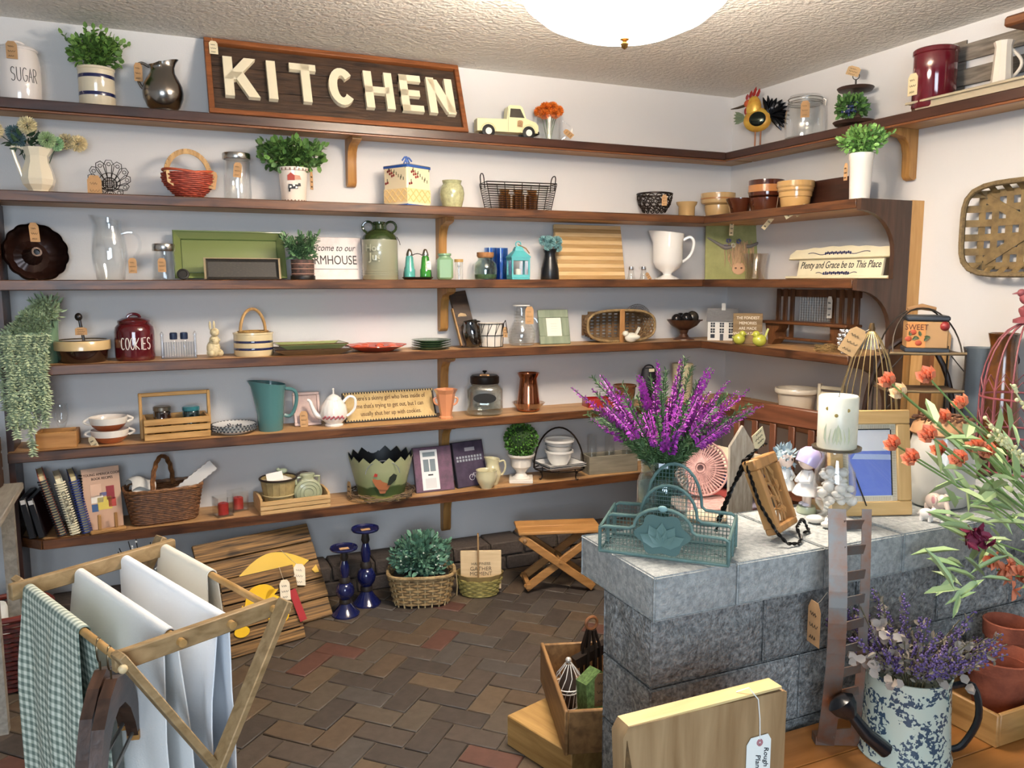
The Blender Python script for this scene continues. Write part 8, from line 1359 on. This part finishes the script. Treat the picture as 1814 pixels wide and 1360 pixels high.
# console behind the counter for the taller things
t = thing('console_table', 'narrow dark console table against the right wall', 'table', (-.28, -1.62, 0), 0); ctm = WOOD('3c2a20', '241811', 'y', .4, 5); part(t, 'top', MB().box(-.25, .25, -.28, .3, .73, .76, .004), ctm)
for x in (-.22, .22):
    for y in (-.25, .27): part(t, 'leg', MB().box(x-.018, x+.018, y-.018, y+.018, 0, .729), ctm)
part(t, 'apron', MB().box(-.24, -.225, -.25, .27, .65, .729), ctm)
TZ = .7605; P = Vector((-.33, -1.555, TZ)); t = thing('tier_stand', 'rustic two-shelf wire and twig stand with wood-grip handle', 'stand', P, -.55); im2 = M('3a332c', .5, .5); w = .27; z1, z2 = hgt(P, 687), hgt(P, 622); zt = hgt(P, 545); a = w/2
for z in (z1, z2): sh_ = part(t, 'shelf', MB().box(-a, a, -.09, .09, z-.008, z, .002), WOOD('6a5238', '483522', 'x', .7, 6)); part(sh_, 'twig_edge', MB().tube([(-a, -.092, z), (0, -.094, z-.003), (a, -.092, z)], .005, 6), M('7d6a4c', .8))
for x in (-a, a):
    for y in (-.085, .085): part(t, 'leg', MB().tube([(x, y, 0), (x, y, z1), (x, y, z2+.015)], .0035, 6), im2)
for y in (-.085, .085): part(t, 'arched_handle', MB().tube([(x_, y*(1-.9*math.sin(PI*i/18)), z_) for i, (x_, y_, z_) in enumerate(hoop(a*.9, zt-z2, z2, 18))], .003, 6), im2)
part(t, 'wood_grip', MB().tube([(-.05, 0, zt-.006), (0, 0, zt+.004), (.05, 0, zt-.006)], [.009, .012, .009], 10), WOOD('a8825a', '7d5a36', 'x', .6, 5)); mb = MB()
for x in (-1, 1): mb.tube([(x*a, -.085, z2-.07), (x*(a-.05), -.085, z2-.01)], .0022, 5).tube([(x*a, -.085, z1-.07), (x*(a-.05), -.085, z1-.01)], .0022, 5)
part(t, 'wire_brace', mb, im2, stuff=True)
Q = P+Vector((.012, -.012, z2+.001)); t = thing('harvest_box', 'tan wooden box with navy rims lettered SWEET and painted pumpkins', 'box', Q, -.75); h = hgt(Q, 558); a = .07; part(t, 'body', MB().box(-a, a, -.065, .065, .015, h*.84, .004), M('b08a5c', .6)); nv = M('2a3038', .5); part(t, 'base_rim', MB().box(-a-.006, a+.006, -.071, .071, 0, .016, .003), nv); part(t, 'lid', MB().box(-a-.004, a+.004, -.069, .069, h*.85, h, .006), nv); part(t, 'orange_panel', MB().box(-a, -a*.1, -.0665, -.065, .018, h*.82), M('c98a4a', .6)); text(t, 'SWEET', .03, (-a*.55, -.067, h*.68), M('5a2a1c', .7), sx=.85); mb = MB()
for x, z in ((-.065, .05), (-.03, .035), (-.05, .075)): mb.ball((x, -.067, z), (.012, .003, .01), 8)
part(t, 'painted_pumpkins', mb, M('a8482c', .6), stuff=True); mb = MB()
for i in range(6): mb.leaf((-.06+.012*i, -.068, .06), (math.sin(i*2), -.05, math.cos(i*2)), (0, -1, 0), .022, .012)
part(t, 'painted_leaves', mb, M('4a5a3c', .6), stuff=True); part(t, 'red_apple', MB().ball((a*.8, -.06, h*.72), .018, 12), M('8e2c2c', .4))
t = thing('bentwood_hoop', 'dark bentwood hoop handle of a big basket behind the stand', 'basket', (-.215, -1.425, TZ), -.75); part(t, 'hoop', MB().tube([(x*.165, 0, .02+z) for x, y, z in hoop(1, .36, .06, 20)], .011, 8), M('2e1c14', .4)); part(t, 'basket_body', MB().lathe(wall_([(.11, 0), (.13, .01), (.17, .1)], .006), 30, sy=.5), M('3a2418', .6))
c, w, L, rx = leanR(5, 1606, 1664, 580, .03, .012); z0 = TZ; P = Rw(5, 1635, .04, z=TZ); L = hgt(P, 580); w = .17; t = thing('striped_board', 'tall striped light and dark wood cutting board on the wall', 'cutting board', P, -PI/2, rx=-.03)
for i, c_ in enumerate(('c9a06c', '7a4e30', 'c9a06c')): part(t, 'strip', MB().prism([(-w/2+w*i/3, 0), (-w/2+w*(i+1)/3-.0005, 0), (-w/2+w*(i+1)/3-.0005, L-(.03 if i == 2 else 0)), (-w/2+w*(i+.6)/3, L), (-w/2+w*i/3, L-(.03 if i == 0 else 0))], -.009, .009), WOOD(c_, '5c3a22' if i == 1 else 'b08850', 'z', .45, 5))
# pink birdcage
P = Rw(5, 1800, .22, z=ZT+.0012); h = hgt(P, 572); r = .13; t = thing('pink_birdcage', 'dusty pink domed wire birdcage with a bird finial', 'birdcage', P, face(P)); pm = M('8d4a50', .5); 
for i in range(14): q = 2*PI*i/14; part(t, 'wire', MB().tube([(r*math.cos(q), r*math.sin(q), 0), (r*math.cos(q), r*math.sin(q), h*.5)]+[(r*math.cos(q)*math.cos(k), r*math.sin(q)*math.cos(k), h*.5+h*.5*math.sin(k)) for k in [PI/2*j/7 for j in range(1, 8)]], .003, 5), pm)
for z in (.003, h*.25, h*.5): part(t, 'ring', MB().tube(ringpts(r, z, 36), .004, 6, True), pm)
mb = MB()
for i in range(14):
    for z in (.08, .32, .55): q = 2*PI*(i+.5)/14; mb.tube([(r*math.cos(q-.22), r*math.sin(q-.22), h*z), (r*1.0*math.cos(q), r*1.0*math.sin(q), h*z+.04), (r*math.cos(q+.22), r*math.sin(q+.22), h*z)], .002, 4)
part(t, 'wire_scallops', mb, pm, stuff=True); fi = part(t, 'finial', MB().lathe([(.045, h), (.045, h+.012), (.022, h+.022), (.03, h+.04), (.03, h+.05), (.014, h+.062), (0, h+.062)], 20), pm); part(fi, 'bird', MB().ball((0, 0, h+.085), (.03, .02, .024), 14).ball((-.024, 0, h+.104), .014, 12).tube([(-.034, 0, h+.104), (-.052, 0, h+.1)], [.005, .001], 6).bar((.02, 0, h+.08), (.055, 0, h+.07), .016, .008), pm)
P = Rw(5, 1764, .085, z=TZ); t = thing('brown_jug', 'tall dark brown and amber glazed jug near the right wall', 'jug', P, 0); h = hgt(P, 590); part(t, 'body', MB().lathe(wall_([(.062, 0), (.07, .01), (.066, h*.35), (.05, h*.75), (.045, h*.9), (.055, h)], .005), 32), GLZ('2c1a10', .2, col2='7a4a1c', scale=5)); part(t, 'handle', MB().tube(earh(.05, h*.45, .06, h*.4, .008), .009, 8), GLZ('2c1a10', .2))
P = Rw(5, 1722, .065, z=TZ); h = hgt(P, 615); t = thing('blue_tin_pitcher', 'blue-grey enamel pitcher between the stand and the birdcage', 'pitcher', P, 0); part(t, 'body', MB().lathe(wall_([(.055, 0), (.06, .005), (.05, h*.6), (.042, h*.85), (.055, h)], .003), 28), M('77838c', .4)); part(t, 'handle', MB().tube(earh(.04, h*.5, .045, h*.35, .005), .006, 8), M('77838c', .4))
# tobacco basket on the right wall
Q = on(0, -.03, 1716, 405); yL = Q.y; zc = 1.622; HHt = .172; HWd = .27; t = thing('tobacco_basket', 'flat woven splint tobacco basket hung on the right wall', 'basket', (-.012, yL-HWd, zc), -PI/2); sp_ = M('7d6842', .7, col2='5f4e30', scale=25); n = 40
rim = ringpts(1, 0, n, HWd, HHt, 4.5); part(t, 'rim', MB().tube([(x, -.055, y) for x, y, z in rim], .011, 7, True), M('7d6a48', .75, col2='5a4a30', scale=60)); part(t, 'rim_wrap', MB().tube([(x*1.0+.008*math.cos(i*2.2), -.055+.011*math.sin(i*2.2), y+.008*math.cos(i*2.2)) for i, (x, y, z) in enumerate(ringpts(1, 0, 110, HWd, HHt, 4.5))], .0022, 4, True), M('5f5038', .8))
for i in range(9): x = -HWd*.82+i*HWd*.205; part(t, 'upright_splint', MB().add([(x+s_, y_, z_) for s_ in (-.0145, .0145) for hq in [HHt*(1-(abs(x)/HWd)**4.5)**.222] for y_, z_ in ((-.055, -hq), (-.012, -hq*.82), (-.008-(i % 2)*.003, 0), (-.012, hq*.82), (-.055, hq))], [(k, k+1, k+6, k+5) for k in range(4)]), sp_)
for i in range(6): z = -HHt*.8+i*HHt*.32; part(t, 'cross_splint', MB().add([(x_, y_, z+s_) for s_ in (-.0135, .0135) for wq in [HWd*(1-(abs(z)/HHt)**4.5)**.222] for x_, y_ in ((-wq, -.055), (-wq*.84, -.013), (0, -.010-(i % 2)*.003), (wq*.84, -.013), (wq, -.055))], [(k+5, k+6, k+1, k) for k in range(4)]), sp_)
for s_ in (-1, 1): part(t, 'diagonal_splint', MB().bar((-HWd*.74, -.016, -s_*HHt*.7), (HWd*.74, -.016, s_*HHt*.7), .034, .0015, (0, -1, 0)), sp_)
# ================================================================ RIGHT FOREGROUND BENCH
t = thing('display_bench', 'low oak display bench in front of the stone counter', 'bench', (-1.5, -2.52, 0), 0); om = WOOD('a9713a', '87531f', 'x', .4, 3)
for i in range(4): part(t, 'top_plank', MB().box(-.85, .95, -.26+i*.13, -.132+i*.13, .262, .29, .002), om)
for x in (-.78, .88):
    for y in (-.22, .22): part(t, 'leg', MB().box(x-.025, x+.025, y-.025, y+.025, 0, .261), om)
BZ = .2905
y = -2.56; x0, x1 = -2.272, -1.892; t = thing('live_edge_slab', 'thick raw-edged maple slab standing upright with a white tag', 'wood slab', ((x0+x1)/2, y, BZ), 0); w = x1-x0; hl = .63-BZ; part(t, 'slab', MB().prism([(-w/2+.02, 0), (w/2, 0), (w/2, hl-.012), (w/2-.012, hl-.008), (-w/2+.012, hl+.0), (-w/2, hl-.02), (-w/2+.006, hl*.6), (-w/2-.004, hl*.3)], -.02, .02), WOOD('b0936c', '8a6c48', 'z', .6, 3, knots=4)); part(t, 'bark_edge', MB().prism([(-w/2+.005, 0), (-w/2+.05, 0), (-w/2+.035, hl*.5), (-w/2+.008, hl-.025), (-w/2-.001, hl*.5)], -.022, -.0195), M('6d5330', .9, col2='4a3720', scale=40, bump=.6, bscale=60)); part(t, 'top_bevel', MB().box(-w/2+.012, w/2-.012, -.018, .02, hl-.004, hl+.001), WOOD('dcc38c', 'cbb078', 'x', .5, 4))
tg = part(t, 'paper_tag', MB().prism([(.09, hl-.19), (.15, hl-.19), (.15, hl-.1), (.142, hl-.087), (.1, hl-.087), (.09, hl-.1)], -.0245, -.0235), M('eef3ee', .7), 'white paper price tag with a pink eyelet'); part(tg, 'eyelet', MB().tube([(.121+.005*math.cos(q), -.025, hl-.1+.005*math.sin(q)) for q in [i*PI/6 for i in range(12)]], .0028, 5, True), M('b07a80', .7)); part(tg, 'string', MB().tube([(.08, .0, hl+.002), (.1, -.012, hl+.012), (.115, -.023, hl-.01), (.12, -.024, hl-.05), (.121, -.026, hl-.1)], .0013, 5), M('e6e6e0', .8))
text(tg, 'Rough Cut', .016, (.138, -.0248, hl-.148), M('23262c', .8), ry=PI/2, shear=.3, name='handwriting'); text(tg, 'Plank', .017, (.118, -.0248, hl-.142), M('23262c', .8), ry=PI/2, shear=.3, name='handwriting')
# galvanized metal hoop basket standing on edge
P = B(6, 1482, 2.37, z=BZ); t = thing('metal_hoop_basket', 'rusty galvanized metal strap basket standing on edge', 'metal basket', P, -.55); gv = M('7d7a76', .45, .7, col2='8a5f45', scale=9, lo=.35, hi=.6); H = .60
def prof_(q): return (-.01-.055*math.sin(PI*q), H*q)
def strap(x, wd, f): 
    mb = MB(); pts = [Vector((x, prof_(i/16)[0]*f+.02, prof_(i/16)[1])) for i in range(17)]
    for p, q in zip(pts, pts[1:]): mb.bar(p, q, wd, .003, (0, -1, 0))
    return mb
part(t, 'front_strap', strap(-.025, .042, 1.0), gv); part(t, 'rear_strap', strap(.045, .022, .4), gv)
for i in range(10): q = .06+.88*i/9; part(t, 'cross_strap', MB().bar((-.01, prof_(q)[0]+.022, prof_(q)[1]), (.05, prof_(q)[0]*.4+.024, prof_(q)[1]), .004, .022, (0, 0, 1)), gv)
part(t, 'base_band', MB().bar((-.05, .02, .012), (.06, .03, .012), .03, .022), gv); price_tag(t, (-.06, .03, H*.6), .05, .11, rz=-1.2, string=(-.04, .0, H*.66))
# watering can with lilac bouquet
P = Vector((-1.385, -2.445, BZ)); r0 = .105; h = .21
def floral():
    m, nt, N, L, Pn = newmat('blue_floral_enamel'); Pn.inputs['Roughness'].default_value = .25; tc = N.new('ShaderNodeTexCoord'); v = N.new('ShaderNodeTexVoronoi'); v.inputs['Scale'].default_value = 24; v.feature = 'DISTANCE_TO_EDGE'; nz = N.new('ShaderNodeTexNoise'); nz.inputs['Scale'].default_value = 110; nz.inputs['Detail'].default_value = 3; L.new(tc.outputs['Object'], v.inputs['Vector']); L.new(tc.outputs['Object'], nz.inputs['Vector']); n2 = N.new('ShaderNodeTexNoise'); n2.inputs['Scale'].default_value = 24; L.new(tc.outputs['Object'], n2.inputs['Vector'])
    a1 = N.new('ShaderNodeMath'); a1.operation = 'GREATER_THAN'; a1.inputs[1].default_value = .49; L.new(nz.outputs[0], a1.inputs[0]); a2 = N.new('ShaderNodeMath'); a2.operation = 'GREATER_THAN'; a2.inputs[1].default_value = .49; L.new(n2.outputs[0], a2.inputs[0]); mu = N.new('ShaderNodeMath'); mu.operation = 'MULTIPLY'; L.new(a1.outputs[0], mu.inputs[0]); L.new(a2.outputs[0], mu.inputs[1]); mx = N.new('ShaderNodeMixRGB'); L.new(mu.outputs[0], mx.inputs[0]); mx.inputs[1].default_value = lin('b9c5b8'); mx.inputs[2].default_value = lin('3a4d60'); L.new(mx.outputs[0], Pn.inputs['Base Color']); return m
fe = floral(); t = thing('watering_can', 'white enamel watering can with blue flowers and black spout', 'watering can', P, face(P)); part(t, 'body', MB().lathe(wall_([(r0, 0), (r0*1.02, .004), (r0*.98, .012), (r0*.93, h*.5), (r0*.9, h*.93), (r0*.93, h)], .004), 44), fe); blk = M('14161a', .25); part(t, 'spout', MB().tube([(-r0*.35, -r0*.95, .045), (-r0*.75, -r0*1.15, .085), (-r0*1.1, -r0*1.2, .13)], [.019, .016, .013], 12), blk); part(t, 'rose', MB().lathe([(.014, -.01), (.03, .012), (.034, .03), (.02, .042), (0, .045)], 20, T3(-r0*1.13, -r0*1.2, .13, ry=-.7)), blk); part(t, 'handle', MB().tube([(r0*.9, 0, h*.9), (r0*1.3, 0, h*.95), (r0*1.45, 0, h*.6), (r0*1.2, 0, h*.25), (r0*.97, 0, h*.15)], .008, 8), blk)
lv, pf, sm_ = MB(), MB(), MB()
for i in range(100):
    a_ = rnd.uniform(0, 2*PI); sp = rnd.random()**.5*1.5; d = Vector((math.cos(a_)*sp, math.sin(a_)*sp*.7, .95)).normalized(); l = rnd.uniform(.09, .20); b = Vector((math.cos(a_)*.04, math.sin(a_)*.04, h*.93)); e = b+d*l; sm_.tube([(b.x*.4, b.y*.4, .05), b, e], .0012, 4); kind = i % 5
    if kind < 3:
        for k in range(46): p = b.lerp(e, .35+.65*k/46)+rv()*.007; pf.ball(p, rnd.uniform(.0018, .0036), 5)
    elif kind == 3:
        for k in range(26): p = b.lerp(e, .3+.7*k/26); lv.leaf(p, rv(), rv(), .012, .004, .1)
    for k in range(5): p = b.lerp(e, .2+.16*k); lv.leaf(p, d+rv(), rv(), .022, .012, .2)
part(t, 'stems', sm_, M('5f5a42', .8), stuff=True); part(t, 'lilac_florets', pf, M('5f4e80', .7, island=.4), 'muted violet florets', stuff=True); part(t, 'dried_leaves', lv, M('7d7466', .8, island=.35), stuff=True); mb = MB()
for i in range(15):
    a_ = rnd.uniform(0, 2*PI); q = rnd.uniform(.03, .15); c0 = Vector((q*math.cos(a_), q*math.sin(a_)*.7-.04, h+rnd.uniform(-.01, .1)))
    for k in range(4): mb.leaf(c0, rv()+Vector((0, -.4, .3)), (0, -1, .4), .026, .022, .2)
part(t, 'hydrangea_petals', mb, M('a1958a', .7, island=.2), stuff=True)
# wooden tray with terracotta pots, teal lamp base, glass vase of orange flowers
t = thing('deep_tray', 'deep wooden tray holding terracotta pots on the bench', 'tray', (-.985, -2.40, BZ), .0); tw_ = WOOD('b88a50', '8d6232', 'x', .5, 4); a, b = .175, .12
part(t, 'front', MB().box(-a, a, -b-.012, -b, 0, .085, .003), tw_); part(t, 'back', MB().box(-a, a, b, b+.012, 0, .085, .003), tw_); part(t, 'bottom', MB().box(-a, a, -b, b, 0, .01), tw_)
for x in (-a-.012, a): part(t, 'end', MB().box(x, x+.012, -b-.012, b+.012, 0, .085, .003), WOOD('b88a50', '8d6232', 'y', .5, 4))
tcm = M('9a5238', .8, col2='7d3e2a', scale=16, bump=.2, bscale=80)
for dx, dy, rr, hh, lb in ((-.03, -.02, .085, .155, 'larger terracotta pot standing in the deep tray'), (.09, .045, .06, .2, 'smaller terracotta pot standing behind another in the tray')):
    Q = Vector((-.985+dx, -2.40+dy, BZ+.0105)); b_ = thing('terracotta_pot', lb, 'pot', Q, 0, 'terracotta pots'); part(b_, 'body', MB().lathe(wall_([(rr*.62, 0), (rr*.66, .004), (rr*.9, hh*.75), (rr*.9, hh*.8)], .005), 32), tcm); part(b_, 'rim', MB().lathe([(rr*.9, hh*.76), (rr*1.0, hh*.78), (rr*1.03, hh*.99), (rr*.96, hh), (rr*.88, hh*.8)], 32), tcm)
P = Vector((-1.045, -2.575, BZ)); t = thing('teal_stand', 'slender turquoise metal stand with round base on the bench', 'stand', P, 0); tq2 = M('7fc9c4', .4); part(t, 'foot', MB().lathe([(.035, 0), (.036, .006), (.018, .03), (.007, .036), (0, .036)], 24), tq2); part(t, 'rod', MB().tube([(0, 0, .034), (0, 0, .30)], .0055, 8), tq2); part(t, 'knob', MB().ball((0, 0, .13), .014, 12), tq2); part(t, 'knob', MB().ball((-.004, 0, .165), (.016, .014, .02), 12), tq2); part(t, 'knob', MB().ball((0, 0, .30), .012, 12), tq2)
P = Vector((-.85, -2.60, BZ)); t = thing('flower_vase', 'clear glass vase of orange tulips and pale green foliage', 'flower vase', P, 0); part(t, 'glass_vase', MB().lathe(wall_([(.045, 0), (.05, .006), (.045, .15), (.04, .28), (.055, .34)], .004), 28), G_CLR); VB = P+Vector((0, 0, .33)); sm_ = MB(); lv = MB()
tul = [(1580, 680), (1648, 672), (1708, 720), (1678, 745), (1652, 775), (1590, 790), (1622, 815), (1672, 800), (1706, 818), (1735, 795), (1756, 805), (1766, 1010), (1800, 1020), (1600, 700)]
def flower(tgt, col, kind):
    b = VB+Vector((rnd.uniform(-.02, .02), rnd.uniform(-.02, .02), -.05)); m = b.lerp(tgt, .55)+Vector((0, 0, .05)); pts = [b-Vector((0, 0, .2)), b, b.lerp(m, .6)+Vector((0, 0, .02)), m, tgt]; sm_.tube([p-P for p in pts], .0022, 5); mb = MB(); c0 = tgt-P; d = (tgt-m).normalized()
    if kind == 'tulip':
        for i in range(6): q = 2*PI*i/6; o = d.orthogonal().normalized(); o = Matrix.Rotation(q, 3, d) @ o; mb.leaf(c0, d*.8+o*.75, -o, .034, .026, -.25); mb.leaf(c0, d+o*.35, -o, .03, .022, -.2)
    elif kind == 'cluster':
        for i in range(7):
            p = c0+rv()*.03
            for k in range(5): mb.leaf(p, rv()+Vector((0, -.6, .1)), (0, -1, .3), .03, .02, .2)
    part(t, 'bloom', mb, M(col, .6, island=.2))
    return pts
for i, (px, py) in enumerate(tul):
    yy = -2.52+rnd.uniform(-.05, .12); tg_ = on(1, yy, px, py); pts = flower(tg_, 'e08d68' if i != 13 else 'ecd0a8', 'tulip' if py < 900 else 'cluster')
    for k in range(5):
        p = pts[2].lerp(pts[4], k/5.5) if k > 1 else pts[1].lerp(pts[2], .5+k*.4); dv = (pts[4]-pts[2]).normalized(); lv.leaf(p-P, dv*.8+rv()*.8, (0, -.3, 1), rnd.uniform(.07, .11), .028, .12)
pts = flower(on(1, -2.5, 1728, 948), '7d2340', 'cluster')
for i in range(60):
    px, py = rnd.uniform(1690, 1814), rnd.uniform(760, 1060); p = on(1, -2.5+rnd.uniform(-.06, .1), px, py); lv.leaf(p-P, (p-VB).normalized()+rv()*.9, (0, -.4, 1), rnd.uniform(.06, .12), rnd.uniform(.012, .026), .15)
part(t, 'stems', sm_, M('7d9a58', .6), stuff=True); part(t, 'leaves', lv, M('a2b884', .6, island=.25), 'pale sage green leaves', stuff=True); mb = MB()
for px, py in ((1790, 680), (1745, 740), (1770, 770), (1800, 800), (1755, 765)):
    e = on(1, -2.5, px, py); b = VB; sm2 = [b.lerp(e, k/8)+Vector((0, 0, .04*math.sin(PI*k/8))) for k in range(9)]; mb.tube([p-P for p in sm2], .0018, 5)
    for k in range(14): mb.ball(sm2[6].lerp(sm2[8], k/14)-P+rv()*.006, .005, 6)
part(t, 'cream_buds', mb, M('dcd8a4', .6), stuff=True)
